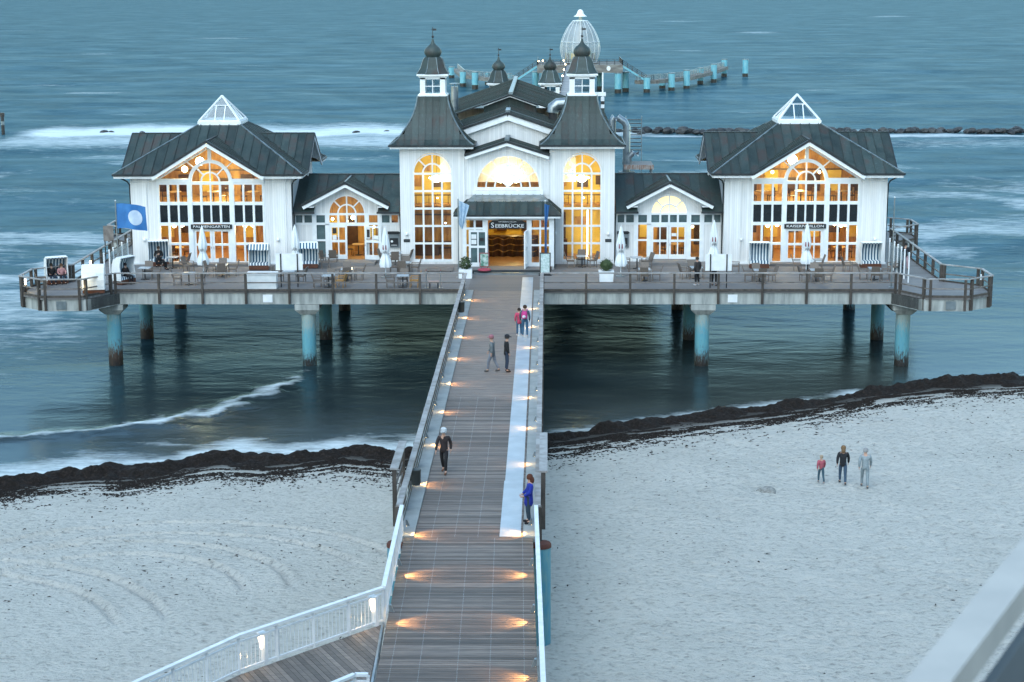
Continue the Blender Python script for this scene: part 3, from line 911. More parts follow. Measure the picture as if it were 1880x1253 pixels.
class Win:
    """frame bars plus separate panes in the x-z plane at depth y (front face at y - depth)"""
    def __init__(s, y, dep=0.10):
        s.y = y; s.dep = dep; s.f = MB(); s.p = []; s.k = 0
    def bar(s, x0, x1, z0, z1, d=0.0):
        # every bar sits a hair deeper or shallower than the last, so crossing faces never share a plane
        s.k += 1; e = (s.k % 13) * 0.0017
        s.f.box(x0, x1, s.y - s.dep - d - e, s.y + s.dep * .5 + e, z0, z1)
    def poly(s, pts, d=0.0):
        s.k += 1; e = (s.k % 13) * 0.0017
        s.f.prism_xz(pts, s.y - s.dep - d - e, s.y + s.dep * .5 + e)
    def ring(s, cx, cz, r0, r1, a0=0, a1=pi, n=20):
        for i in range(n):
            t0 = a0 + (a1 - a0) * i / n; t1 = a0 + (a1 - a0) * (i + 1) / n
            s.f.prism_xz([(cx + r0 * cos(t0), cz + r0 * sin(t0)), (cx + r1 * cos(t0), cz + r1 * sin(t0)),
                          (cx + r1 * cos(t1), cz + r1 * sin(t1)), (cx + r0 * cos(t1), cz + r0 * sin(t1))], s.y - s.dep - .013, s.y + s.dep * .5)
    def spoke(s, cx, cz, r0, r1, a, w=.06):
        s.k += 1
        c, sn = cos(a), sin(a); px, pz = -sn * w / 2, c * w / 2
        s.f.prism_xz([(cx + c * r0 - px, cz + sn * r0 - pz), (cx + c * r1 - px, cz + sn * r1 - pz), (cx + c * r1 + px, cz + sn * r1 + pz), (cx + c * r0 + px, cz + sn * r0 + pz)], s.y - s.dep - .001 * (s.k % 9), s.y + s.dep * .4)
    def pane(s, poly, mat=None):
        s.p.append((poly, mat or GLASS))
    def rect(s, x0, x1, z0, z1, mat=None):
        s.pane([(x0, z0), (x1, z0), (x1, z1), (x0, z1)], mat)
    def build(s, parent, name='window', mat=None, frame=True, loc=(0, 0, 0), rz=0.0):
        o = s.f.build(name, mat or WHITE, parent, loc, rz)
        for poly, m in s.p:
            b = MB(); k = len(poly)
            b.add([(x, s.y + .01, z) for x, z in poly], [tuple(range(k))])
            b.build('pane', m, o)
        return o

def arch_fill(mb, x0, x1, cx, cz, r, ztop, y0, y1, n=20):
    """wall between an arch opening (centre cx, cz, radius r) and the polyline ztop(x)"""
    prev = None
    zt = ztop if callable(ztop) else (lambda x: ztop)
    for i in range(n):
        a = cx - r * cos(pi * i / n); b = cx - r * cos(pi * (i + 1) / n)
        za = cz + math.sqrt(max(0, r * r - (a - cx) ** 2)); zb = cz + math.sqrt(max(0, r * r - (b - cx) ** 2))
        mb.prism_xz([(a, za), (b, zb), (b, zt(b)), (a, zt(a))], y0, y1)
    for a, b in ((x0, cx - r), (cx + r, x1)):
        if b - a > 1e-3:
            mb.prism_xz([(a, cz), (b, cz), (b, zt(b)), (a, zt(a))], y0, y1)

# ------------------------------------------------------------------ indoor furniture, shared
def chair_indoor():
    c = MB()
    c.box(-.21, .21, -.21, .21, .42, .46)
    for sx in (-.18, .18):
        c.box(sx - .02, sx + .02, -.2, -.16, 0, .42); c.box(sx - .02, sx + .02, .16, .2, 0, .95)
    c.box(-.2, .2, .165, .195, .6, .95)
    return c.mesh('chair_body', ROOMDARK)
CH_IN = chair_indoor()
TB_IN_TOP = MB().lathe([(.42, .70), (.43, .735), (.42, .75), (.02, .752)], 18).mesh('table_top', pm('pale_wood_top', (0.5, 0.34, 0.18), (0.42, 0.27, 0.13), rough=.3))
TB_IN_LEG = MB().lathe([(.25, 0), (.24, .03), (.04, .06), (.04, .70)], 12).mesh('leg', BLACKM)
def indoor_set(x, y, z, where, n=2, rot=0.0):
    t = thing('cafe_table', 'round pale wooden table %s' % where, 'table', (x, y, z), 0, 'tables indoors')
    inst(TB_IN_TOP, 'table_top', t); inst(TB_IN_LEG, 'leg', t)
    for k in range(n):
        a = rot + k * 2 * pi / n
        side = 'left' if cos(a) < -.3 else 'right' if cos(a) > .3 else 'far'
        c = thing('cafe_chair', 'dark chair %s the table %s' % ({'left': 'left of', 'right': 'right of', 'far': 'behind'}[side], where), 'chair', (x + cos(a) * .62, y + sin(a) * .62, z), a - pi / 2, 'chairs indoors')
        inst(CH_IN, 'chair_frame', c)

def pendant(x, y, z, label, r=.11, energy=25, drop=.5, mat=None, name='pendant_lamp', col=WARM):
    t = thing(name, label, 'lamp', (x, y, z), 0, 'lit lamps indoors')
    MB().ball((0, 0, 0), r, 14, 8).build('globe', mat or BULB, t, smooth=True)
    MB().tube([(0, 0, r * .9), (0, 0, drop)], .012, 6).build('cord', BLACKM, t)
    if energy: lamp_light(t, (0, 0, -r - .12), energy, .12, col)
    return t

# ------------------------------------------------------------------ pavilion
def pav_roof_meshes():
    E, ze, T, zt = 6.0, 5.84, 1.25, 8.68
    gz, gw = 7.95, 3.45
    sl = (zt - ze) / (E - T)
    yv = -E + (gz - ze) / sl
    left = [(-E, -E, ze), (-gw, -E, ze), (0, yv, gz), (0, -T, zt), (-T, -T, zt)]
    right = [(-x, y, z) for x, y, z in left][::-1]
    gl = [(0, -E - .05, gz), (-gw, -E - .05, ze), (0, yv, gz)]
    gr = [(-x, y, z) for x, y, z in gl][::-1]
    ms = []
    ms += roof_panels(left, (0, 1, sl), .60, off=.0)
    ms += roof_panels(right, (0, 1, sl), .60, off=.0)
    ms += roof_panels(gl, (1, 0, .6), .52, off=.0)
    ms += roof_panels(gr, (-1, 0, .6), .52, off=.0)
    und = MB()
    for p in (left, right, gl, gr): slab_of(und, p, .07)
    trim = MB()      # hip cap, ridge cap, dark eaves edge
    trim.bar((-E, -E, ze + .06), (-T, -T, zt + .06), .10, .06)
    cap = trim.mesh('hip_cap', CAPM)
    tr = MB()
    tr.bar((0, -E - .06, gz + .045), (0, yv - .05, gz + .055), .13, .05)
    tr.bar((-E - .02, -E - .03, ze - .02), (-gw, -E - .03, ze - .02), .12, .13)
    tr.bar((gw, -E - .03, ze - .02), (E + .02, -E - .03, ze - .02), .12, .13)
    tr.bar((-gw, -E - .07, ze - .015), (0, -E - .07, gz - .015), .06, .13)
    tr.bar((gw, -E - .075, ze - .015), (0, -E - .075, gz - .015), .06, .13)
    eave = tr.mesh('eaves_edge', TRIM)
    wt = MB()        # white boards under the eaves and up the gable
    wt.bar((-E + .06, -E + .03, ze - .16), (-gw - .05, -E + .03, ze - .16), .06, .15)
    wt.bar((gw + .05, -E + .03, ze - .165), (E - .06, -E + .03, ze - .165), .06, .15)
    wt.bar((-gw - .1, -E - .03, ze - .24), (0, -E - .03, gz - .19), .07, .24)
    wt.bar((gw + .1, -E - .036, ze - .24), (0, -E - .036, gz - .19), .07, .24)
    barge = wt.mesh('bargeboard', WHITE)
    # flat soffit
    sf = MB()
    sf.box(-E + .1, -gw - .12, -E + .07, -5.16, ze - .12, ze - .09); sf.box(gw + .12, E - .1, -E + .07, -5.16, ze - .12, ze - .09)
    soff = sf.mesh('soffit', WHITE)
    return ms, und.mesh('roof', WHITE), cap, eave, barge, soff
PAV = pav_roof_meshes()

def pav_window(parent, door_label, mirrored):
    w = Win(-5.10, .10)
    gu = [(-3.30, -2.80), (-2.66, -2.15), (-2.03, -1.51), (-1.18, -.68), (-.54, -.05), (.05, .54), (.68, 1.18), (1.51, 2.03), (2.15, 2.66), (2.80, 3.30)]
    rows = [(.17, 1.24, None), (1.39, 2.50, None), (2.70, 3.82, DARKPANE), (4.02, 5.13, None)]
    # main posts and side posts
    for x0, x1 in ((-3.42, -3.30), (3.30, 3.42)): w.bar(x0, x1, 0, 5.48)
    for s in (-1, 1):
        w.bar(min(s * 1.19, s * 1.50), max(s * 1.19, s * 1.50), 0, 5.32, .05)
        for a, b in ((2.03, 2.15), (2.66, 2.80)):
            w.bar(min(s * a, s * b), max(s * a, s * b), 0.1, 5.2)
        for z0, z1 in ((0, .17), (1.24, 1.39), (2.50, 2.70), (3.82, 4.02), (5.13, 5.27)):
            w.bar(min(s * 1.50, s * 3.30), max(s * 1.50, s * 3.30), z0, z1)
        w.bar(min(s * 1.30, s * 3.45), max(s * 1.30, s * 3.45), 5.27, 5.50, .04)
    for z0, z1 in ((2.60, 2.70), (3.82, 4.02), (5.13, 5.32)): w.bar(-1.19, 1.19, z0, z1)
    for a, b in ((-.68, -.54), (-.05, .05), (.54, .68)): w.bar(a, b, 2.65, 5.2)
    w.bar(-1.19, 1.19, 2.25, 2.30)
    for (a, b) in gu:
        for z0, z1, m in rows:
            if abs(a + b) < 2.5 and z1 < 2.6: continue
            w.rect(a - .04, b + .04, z0 - .04, z1 + .04, m)
    # arch
    cz = 5.32
    w.ring(0, cz, 1.18, 1.40, 0, pi, 28); w.ring(0, cz, .54, .63, 0, pi, 18)
    for a in (pi / 4, pi / 2, 3 * pi / 4): w.spoke(0, cz, .6 if a != pi / 2 else .02, 1.22, a, .08)
    for i in range(4): w.pane(ring_poly(0, cz, .58, 1.22, i * pi / 4, (i + 1) * pi / 4))
    for i in range(2): w.pane(ring_poly(0, cz, 0, .58, i * pi / 2, (i + 1) * pi / 2))
    # glazing under the gable
    sl = .617
    def gz(x): return 7.47 - abs(x) * sl
    w.bar(-.11, .11, 6.70, 7.50)
    for s in (-1, 1):
        w.spoke(0, cz, 1.36, 2.22, pi / 2 + s * .86, .07)
        arcp = [(s * 1.38 * cos(t), cz + 1.38 * sin(t)) for t in np.linspace(.13, pi / 2, 10)]
        w.pane([(s * 3.2, 5.48)] + [(x, z) for x, z in arcp] + [(0, gz(0)), (s * 3.2, gz(3.2))])
        w.f.bar((s * 3.48, -5.12, 5.40), (0, -5.12, 7.52), .14, .12)
    win = w.build(parent)
    # double door
    for s in (-1, 1):
        d = Win(-5.12, .05)
        x0, x1 = (.01, 1.19)
        ed = [(x0, x0 + .14), (x1 - .16, x1)]
        for a, b in ed: d.bar(min(s * a, s * b), max(s * a, s * b), .05, 2.25)
        d.bar(min(s * .58, s * .66), max(s * .58, s * .66), .3, 2.15)
        for z0, z1 in ((.05, .36), (1.20, 1.34), (2.12, 2.25)): d.bar(min(s * .15, s * 1.03), max(s * .15, s * 1.03), z0, z1)
        for a, b in ((.15, .58), (.66, 1.03)):
            for z0, z1 in ((.36, 1.20), (1.34, 2.12)): d.rect(min(s * a, s * b), max(s * a, s * b), z0, z1)
        do = d.build(parent, 'door')
        MB().tube([(s * .08, -5.22, 1.0), (s * .08, -5.22, 1.14)], .015, 6).build('handle', STEEL, do)
    return win

def pavilion(sx, label, sign_text, sign_label, who):
    t = thing('pavilion', label, 'building', (18.95 * sx, 5.75, D), 0, 'glazed pavilions at the ends of the terrace')
    h = 5.15
    w = MB()
    w.box(-h, -3.42, -h, -h + .2, 0, 5.72); MB().box(3.42, h, -h, -h + .2, 0, 5.72).build('wall', CLAD, t)
    w.box(-h, -h + .2, -h + .2, h - .2, 0, 5.72); w.box(h - .2, h, -h + .2, h - .2, 0, 5.72)
    w.box(-h, h, h - .2, h, 0, 5.72)
    wall = w.build('wall', CLAD, t)
    # pilasters
    for x in (-4.82, 4.10):
        p = MB(); p.box(x, x + .72, -h - .06, -h - .002, 0, 5.30); p.box(x - .05, x + .77, -h - .10, -h - .002, 5.30, 5.55)
        p.build('pilaster', CLAD, t)
    MB().box(-h - .04, -3.45, -h - .11, -h - .004, -.02, .12).build('plinth', WHITE, t)
    MB().box(3.45, h + .04, -h - .11, -h - .004, -.02, .12).build('plinth', WHITE, t)
    pav_window(t, None, sx > 0)
    MB().box(-3.3, 3.3, -h - .95, -h - .12, -.01, .14).build('door_step', DECK, t)
    for x in (-h - .06, h + .06):
        MB().tube([(x * 1.13, -h - .55, 5.74), (x * 1.02, -h - .1, 5.35), (x, -h + .12, 5.1), (x, -h + .12, .02)], .05, 8).build('downpipe', TRIM, t, smooth=True)
    # gable glazing on the other three sides
    for k in (1, 2, 3):
        g = Win(-5.10, .08)
        g.pane([(-3.2, 5.7), (3.2, 5.7), (0, 7.68)], TEALPANE if k != 2 else TEALPANE)
        g.bar(-.05, .05, 5.7, 7.7); g.bar(-3.3, 3.3, 5.62, 5.72)
        g.f.bar((-3.4, -5.12, 5.62), (0, -5.12, 7.72), .14, .12); g.f.bar((3.4, -5.124, 5.62), (0, -5.124, 7.72), .14, .12)
        o = g.build(t, 'gable_window', rz=k * pi / 2)
    ms, und, cap, eave, barge, soff = PAV
    roof = inst(und, 'roof', t)
    for k in range(4):
        r = (0, 0, k * pi / 2)
        if k: inst(und, 'roof_deck', roof, rot=r)
        for m in ms: inst(m, 'roof_panel', roof, rot=r)
        inst(cap, 'hip_cap', roof, rot=r); inst(eave, 'eaves_edge', roof, rot=r)
        inst(barge, 'bargeboard', roof, rot=r); inst(soff, 'soffit', roof, rot=r)
    # glass pyramid on top
    b = MB()
    b.box(-1.42, 1.42, -1.42, 1.42, 8.62, 8.86)
    sky_ = b.build('skylight', WHITE, t)
    ap = (0, 0, 10.45); q = 1.33; z0 = 8.86
    for k in range(4):
        r = (0, 0, k * pi / 2)
        f = MB()
        f.bar((-q, -q, z0 + .02), ap, .11, .09)
        f.bar((-q, -q + .02, z0 + .03), (q, -q + .02, z0 + .03), .10, .10)
        zc = z0 + .62 * (ap[2] - z0); qq = q * .38
        f.bar((-qq, -qq - .02, zc), (qq, -qq - .02, zc), .06, .06)
        f.bar((-.30, -q, z0 + .03), (-.30, -qq - .01, zc), .06, .05); f.bar((.30, -q, z0 + .03), (.30, -qq - .01, zc), .06, .05)
        o = f.build('skylight_frame', WHITE, sky_); o.rotation_euler = r
        p = MB().add([(-q, -q + .03, z0), (q, -q + .03, z0), (0, 0, ap[2] - .03)], [(0, 1, 2)])
        o = p.build('pane', PALEGLASS, sky_); o.rotation_euler = r
    # rooms inside
    room = MB()
    room.box(-4.92, 4.92, -4.94, 4.9, .02, .12)
    room.build('floor', ROOMFLOOR, t)
    MB().box(-4.92, 4.92, -4.90, 4.9, 2.74, 3.78).build('upper_floor', ROOMWOOD, t)
    lin = MB()
    lin.box(-4.94, -4.86, -4.94, 4.9, .12, 5.8); lin.build('room_lining', ROOMWOOD, t)
    MB().box(4.86, 4.94, -4.94, 4.9, .12, 5.8).build('room_lining', ROOMWOOD, t)
    bk = MB().prism_xz([(-4.86, .12), (4.86, .12), (4.86, 6.1), (2.6, 7.2), (-2.6, 7.2), (-4.86, 6.1)], .9, 1.0)
    bk.build('back_partition', ROOMWOOD, t)
    for k in range(7):       # shelves, frames and panels on the partition
        x = -4.2 + k * 1.4
        MB().box(x - .45, x + .45, .82, .895, .9 + .3 * (k % 2), 2.2).build('wall_panel', ROOMDARK if k % 2 else ROOMYEL, t)
        MB().box(x - .5, x + .4, .80, .895, 4.0, 4.9 + .25 * (k % 3)).build('wall_panel', ROOMDARK if (k + 1) % 3 else ROOMYEL, t)
    MB().box(-4.5, 4.5, .80, .897, 5.4, 5.48).build('wall_rail', ROOMDARK, t)
    X, Y = 18.95 * sx, 5.75
    for i, x in enumerate((-2.6, -.1, 2.5)):
        indoor_set(X + x, Y - 3.7, D + 3.78, 'upstairs in the %s pavilion, %s' % (who, ('left bay', 'middle bay', 'right bay')[i]), 2, .2)
    for i, x in enumerate((-2.6, 2.5)):
        indoor_set(X + x, Y - 3.6, D + .12, 'downstairs in the %s pavilion, %s bay' % (who, ('left', 'right')[i]), 3, .3)
    gl = [-2.7, -2.25, -1.75, 1.9, 2.35] if sx < 0 else [-2.2, -1.55, 2.2, 2.5, 2.85]
    for i, x in enumerate(gl):
        pendant(X + x, Y - 3.9 + .35 * (i % 3), D + 2.32, '%s lit globe from the left on the ground floor of the %s pavilion' % (('First', 'Second', 'Third', 'Fourth', 'Fifth')[i], who), .13, 40 if i % 2 == 0 else 24, .4)
    lamps = [(-.85, 6.5, .27, 70), (-1.85, 6.0, .20, 40), (2.3, 5.2, .08, 30)] if sx < 0 else [(-.75, 6.55, .30, 80), (-2.0, 5.75, .10, 22), (1.0, 5.75, .09, 20)]
    for i, (x, z, r, e) in enumerate(lamps):
        pendant(X + x, Y - 4.0, D + z, ['bright lamp shining under the gable glass of the %s pavilion', 'lamp behind the gable glass of the %s pavilion, left of the brightest one', 'small lamp in the upper room of the %s pavilion, on the right'][i] % who, r, e, .35, BULBHOT if i == 0 else BULB)
    fill = lamp_light(t, (0, -1.2, 4.9 + .2), 130, .4); fill2 = lamp_light(t, (0, -1.6, 2.3), 110, .4)
    # name board over the door
    sg = thing('name_sign', sign_label, 'sign', (X, Y - 5.15 - .16, D + 2.30), 0, 'name boards over the doors')
    MB().box(-1.32, 1.32, -.03, .03, 0, .29).build('board', SIGNBLACK, sg)
    text(sign_text, .235, sg, (0, -.035, .145), 2.35)
    return t

def text(body, size, parent, loc, width=None, mat=None, name='lettering'):
    cu = bpy.data.curves.new(name, 'FONT')
    cu.body = body; cu.size = size; cu.align_x = 'CENTER'; cu.align_y = 'CENTER'
    cu.extrude = .004; cu.resolution_u = 3
    cu.materials.append(mat or SIGNWHITE)
    o = bpy.data.objects.new(name, cu)
    o.location = loc; o.rotation_euler = (pi / 2, 0, 0)
    link(o, parent)
    if width:
        bpy.context.view_layer.update()
        w = o.dimensions.x
        if w > 0: o.scale = (width / w, 1, 1)
    # keep plain meshes, not curves
    me = bpy.data.meshes.new_from_object(o)
    mo = bpy.data.objects.new(name, me)
    mo.location = loc; mo.rotation_euler = o.rotation_euler; mo.scale = o.scale
    if not me.materials: me.materials.append(mat or SIGNWHITE)
    link(mo, parent)
    bpy.data.objects.remove(o)
    return mo

pavilion(-1, 'white pavilion with glazed gable and glass pyramid, beside the blue flag', 'PALMENGARTEN', 'black board lettered PALMENGARTEN over the left pavilion door', 'left')
pavilion(1, 'white pavilion with glazed gable and glass pyramid, nearer the rock breakwater', 'KAISERPAVILLON', 'black board lettered KAISERPAVILLON over the right pavilion door', 'right')

# ------------------------------------------------------------------ connecting wings
def wing(sx, label, who):
    t = thing('wing', label, 'building', (10.38 * sx, 1.6, D), 0, 'low wings joining pavilion and tower')
    f = Win(.05, .08)
    # local y: facade plane at 0
    zs = (2.42, 2.55, 3.02, 3.12)
    f.bar(-3.42, 3.42, 2.40, 2.54); f.bar(-3.42, 3.42, 3.03, 3.16)
    posts = [(-3.44, -3.30), (-2.88, -2.76), (-2.26, -1.98), (-1.42, -1.14), (-.63, -.50), (-.06, .06), (.50, .63), (1.14, 1.42), (1.98, 2.26), (2.76, 2.88), (3.30, 3.44)]
    for a, b in posts: f.bar(a, b, 2.5, 3.1)
    cells = list(zip([b for a, b in posts[:-1]], [a for a, b in posts[1:]]))
    for i, (a, b) in enumerate(cells):
        warm = i in ((3, 4, 5, 6, 7, 9) if sx < 0 else ())
        f.rect(a - .02, b + .02, 2.5, 3.06, None if warm else TEALPANE)
    for s in (-1, 1):
        for a, b in ((1.14, 1.42), (1.98, 2.26)): f.bar(min(s * a, s * b), max(s * a, s * b), 0, 2.45)
        f.bar(min(s * 1.42, s * 1.98), max(s * 1.42, s * 1.98), 1.34, 1.45)
        f.bar(min(s * 1.42, s * 1.98), max(s * 1.42, s * 1.98), 0, .28)
        for z0, z1 in ((.28, 1.34), (1.45, 2.40)):
            dark = sx < 0 and s < 0
            f.rect(min(s * 1.42, s * 1.98), max(s * 1.42, s * 1.98), z0, z1, TEALPANE if dark else None)
    f.bar(-1.16, 1.16, 2.34, 2.44)
    f.build(t)
    a = Win(.05, .08)
    a.ring(0, 3.14, 1.12, 1.20, 0, pi, 26); a.ring(0, 3.14, .53, .62, 0, pi, 18)
    for an in (pi / 4, pi / 2, 3 * pi / 4): a.spoke(0, 3.14, .58 if an != pi / 2 else .02, 1.14, an, .085)
    pm_ = MILKLIT if sx > 0 else None
    for i in range(4): a.pane(ring_poly(0, 3.14, .57, 1.15, i * pi / 4, (i + 1) * pi / 4), pm_)
    for i in range(2): a.pane(ring_poly(0, 3.14, 0, .57, i * pi / 2, (i + 1) * pi / 2), pm_)
    a.build(t, 'arched_window')
    g = MB()
    arch_fill(g, -2.6, 2.6, 0, 3.16, 1.17, lambda x: 4.98 - abs(x) * .517, .0, .18)
    g.build('gable_wall', CLAD, t)
    w = MB()
    for s in (-1, 1): MB().box(min(s * 2.26, s * 3.42), max(s * 2.26, s * 3.42), 0, .18, 0, 2.40).build('wall', CLAD, t)
    ceil_dark = MB().box(-3.44, 3.44, 6.2, 6.3, 0, 3.2); ceil_dark.build('rear_wall', CLAD, t)
    # roof
    ev = [(-3.45, -.65, 3.3), (-2.75, -.65, 3.3), (-2.75, 3.4, 5.29), (-3.45, 3.4, 5.29)]
    up = [(-2.75, .33, 3.782), (0, 3.22, 5.2), (0, 3.4, 5.29), (-2.75, 3.4, 5.29)]
    rt = [(-2.75, -.65, 3.3), (-2.05, -.65, 3.3), (-2.05, .0, 3.62), (-2.75, .0, 3.62)]
    gl = [(0, -.7, 5.2), (-2.75, -.7, 3.78), (-2.75, .33, 3.78), (0, 3.22, 5.2)]
    mir = lambda P: [(-x, y, z) for x, y, z in P][::-1]
    back = [(-3.45, 3.4, 5.29), (3.45, 3.4, 5.29), (3.45, 7.2, 3.4), (-3.45, 7.2, 3.4)]
    u = MB()
    for P in (ev, up, rt, gl): slab_of(u, P, .06); slab_of(u, mir(P), .06)
    slab_of(u, back, .06)
    roof = u.build('roof', TRIM, t)
    for P, d, ww in ((ev, (0, 1, .49), .7), (up, (0, 1, .49), .62), (rt, (0, 1, .49), .7), (gl, (1, 0, .5), .34)):
        for m in roof_panels(P, d, ww): inst(m, 'roof_panel', roof)
        dd = (-d[0], d[1], d[2])
        for m in roof_panels(mir(P), dd, ww): inst(m, 'roof_panel', roof)
    for m in roof_panels(back, (0, -1, .49), .62): inst(m, 'roof_panel', roof)
    tr = MB()
    tr.bar((0, -.72, 5.25), (0, 3.2, 5.26), .12, .06); tr.bar((-3.45, 3.4, 5.34), (3.45, 3.4, 5.34), .14, .07)
    tr.bar((-3.46, -.70, 3.27), (-2.0, -.70, 3.27), .12, .12); tr.bar((2.0, -.70, 3.27), (3.46, -.70, 3.27), .12, .12)
    tr.bar((-2.8, -.74, 3.76), (0, -.74, 5.20), .08, .15); tr.bar((2.8, -.745, 3.76), (0, -.745, 5.20), .08, .15)
    tr.build('eaves_edge', TRIM, roof)
    b = MB()
    b.bar((-2.75, -.70, 3.58), (0, -.70, 5.02), .08, .20); b.bar((2.75, -.706, 3.58), (0, -.706, 5.02), .08, .20)
    for s in (-1, 1): b.box(min(s * 2.05, s * 2.72), max(s * 2.05, s * 2.72), -.66, .02, 3.60, 3.66)
    b.build('bargeboard', WHITE, roof)
    b2 = MB(); b2.add([(-2.6, -.66, 3.66), (0, -.66, 4.98), (0, .02, 4.98), (-2.6, .02, 3.66)], [(0, 1, 2, 3)]); b2.add([(2.6, -.66, 3.66), (0, -.66, 4.98), (0, .02, 4.98), (2.6, .02, 3.66)], [(0, 1, 2, 3)])
    b2.build('soffit', WHITE, roof)
    # little step
    MB().box(-1.9, 1.9, -1.55, -.02, 0, .15).build('door_step', DECK, t)
    # doors
    for s in (-1, 1):
        d = Win(0, .05)
        d.bar(0, .13, .17, 2.34); d.bar(.99, 1.12, .17, 2.34); d.bar(.52, .60, .4, 2.3)
        for z0, z1 in ((.17, .46), (1.27, 1.42), (2.24, 2.34)): d.bar(.13, .99, z0, z1)
        for x0, x1 in ((.13, .52), (.60, .99)):
            for z0, z1 in ((.46, 1.27), (1.42, 2.24)): d.rect(x0, x1, z0, z1)
        if sx < 0 and s > 0:     # this leaf stands open
            o = d.build(t, 'door', loc=(1.14, -.10, 0), rz=radians(-14))
            MB().box(.14, .40, -.075, -.062, 1.55, 2.2).build('notice', SIGNWHITE, o)
            MB().box(.17, .37, -.082, -.076, 1.62, 2.13).build('notice_frame', BLACKM, o)
            MB().box(.62, .96, -.075, -.062, 1.5, 1.75).build('notice', SIGNWHITE, o)
        else:
            x = -1.13 if s < 0 else .01
            o = d.build(t, 'door', loc=(x, .02, 0))
            if sx < 0:
                MB().box(.18, .44, -.075, -.062, 1.85, 2.2).build('notice', BLACKM, o); MB().box(.18, .44, -.075, -.062, 1.45, 1.75).build('notice', SIGNWHITE, o)
            elif s > 0:
                MB().box(.16, .48, -.075, -.062, 1.65, 1.85).build('notice', SIGNWHITE, o)
        MB().tube([((.95 if s < 0 else .06), -.13, 1.05), ((.95 if s < 0 else .06), -.13, 1.2)], .015, 6).build('handle', STEEL, o)
    # downpipe at the joint with the pavilion
    MB().tube([(3.40 * sx, -.25, 3.3), (3.40 * sx, -.12, 3.0), (3.40 * sx, -.12, .05)], .05, 8).build('downpipe', TRIM, t)
    MB().tube([(-3.48 * sx, -.62, 3.25), (-3.46 * sx, -.15, 2.9), (-3.46 * sx, -.15, .05)], .05, 8).build('downpipe', TRIM, t)
    # room
    MB().box(-3.4, 3.4, .19, 6.1, .02, .14).build('floor', ROOMFLOOR, t)
    MB().box(-3.4, 3.4, 3.6, 3.7, .14, 4.4).build('back_partition', ROOMWOOD, t)
    MB().box(-3.40, -3.32, .19, 3.6, .14, 3.2).build('room_lining', ROOMWOOD, t); MB().box(3.32, 3.40, .19, 3.6, .14, 3.2).build('room_lining', ROOMWOOD, t)
    for k in range(5):
        MB().box(-2.9 + k * 1.2, -2.1 + k * 1.2, 3.5, 3.595, .6 + .5 * (k % 2), 1.9 + .3 * (k % 3)).build('wall_panel', ROOMDARK if k % 2 == 0 else ROOMYEL, t)
    X, Y = 10.38 * sx, 1.6
    pendant(X + .25, Y + 1.2, D + 2.72, 'lit pendant lamp hanging inside the doorway of the %s wing' % who, .13, 60, .9)
    pendant(X - 1.2, Y + 2.2, D + 2.5, 'small lit lamp at the back of the %s wing' % who, .09, 40, .9)
    pendant(X + 1.62, Y + 1.2, D + 2.1, 'small lit lamp behind the side light of the %s wing' % who, .08, 25, .9)
    indoor_set(X + .5, Y + 1.9, D + .14, 'inside the door of the %s wing' % who, 2, .4)
    return t
MILKLIT = emit('lit_frosted_pane', (1.0, 0.78, 0.40), 0.27)
wing(-1, 'low white wing with one door leaf open between left pavilion and tower', 'left')
wing(1, 'low white wing with closed doors and glowing arch between tower and right pavilion', 'right')

# ------------------------------------------------------------------ lantern turret meshes (shared by four turrets)
def lantern_meshes():
    L = {}
    b = MB(); b.box(-.94, .94, -.94, .94, 0, .12); b.box(-.84, .84, -.84, .84, .12, .20)
    for sx in (-1, 1):
        for sy in (-1, 1):
            b.box(min(sx * .47, sx * .80), max(sx * .47, sx * .80), min(sy * .47, sy * .80), max(sy * .47, sy * .80), .20, 1.20)
    b.box(-.80, .80, -.80, .80, 1.08, 1.20)
    L['lantern'] = b.mesh('lantern', WHITE)
    c = MB(); c.box(-.90, .90, -.90, .90, 1.20, 1.30); c.box(-1.0, 1.0, -1.0, 1.0, 1.30, 1.40)
    L['cornice'] = c.mesh('cornice', WHITE)
    w = MB(); w.bar((-.47, -.70, .64), (.47, -.70, .64), .05, .05); w.bar((0, -.702, .2), (0, -.702, 1.08), .05, .05)
    L['lantern_window'] = w.mesh('lantern_window', WHITE)
    p = MB(); p.add([(-.47, -.68, .2), (.47, -.68, .2), (.47, -.68, 1.08), (-.47, -.68, 1.08)], [(0, 1, 2, 3)])
    L['pane'] = p.mesh('pane', PALEGLASS)
    r = MB(); s8 = pi / 8
    r.lathe([(1.10, 1.40), (1.09, 1.44), (.96, 1.58), (.84, 1.80), (.76, 2.05), (.68, 2.28), (.56, 2.44), (.44, 2.50)], 8, (0, 0, 0), s8)
    L['bell_roof'] = r.mesh('bell_roof', COPPER)
    o = MB()
    o.lathe([(.44, 2.49), (.47, 2.54), (.54, 2.66), (.56, 2.80), (.51, 2.95), (.40, 3.08), (.26, 3.19), (.15, 3.30), (.09, 3.42), (.06, 3.58)], 16, (0, 0, 0))
    L['onion'] = o.mesh('onion', COPPER, True)
    f = MB(); f.tube([(0, 0, 3.5), (0, 0, 4.3)], .022, 6); f.ball((0, 0, 3.74), .085, 10, 6); f.box(-.02, .24, -.008, .008, 4.12, 4.24); f.ball((0, 0, 4.3), .035, 6, 4)
    f.box(-.12, .02, -.006, .006, 4.17, 4.20)
    L['weather_vane'] = f.mesh('weather_vane', BLACKM)
    sm = MB()
    pr = [(1.10, 1.44), (.96, 1.59), (.84, 1.81), (.76, 2.06), (.68, 2.29), (.56, 2.45)]
    sm.tube([(cos(s8) * r_, sin(s8) * r_, z_) for r_, z_ in pr], .022, 5)
    L['seams'] = sm.mesh('seam', CAPM)
    return L
LAN = lantern_meshes()
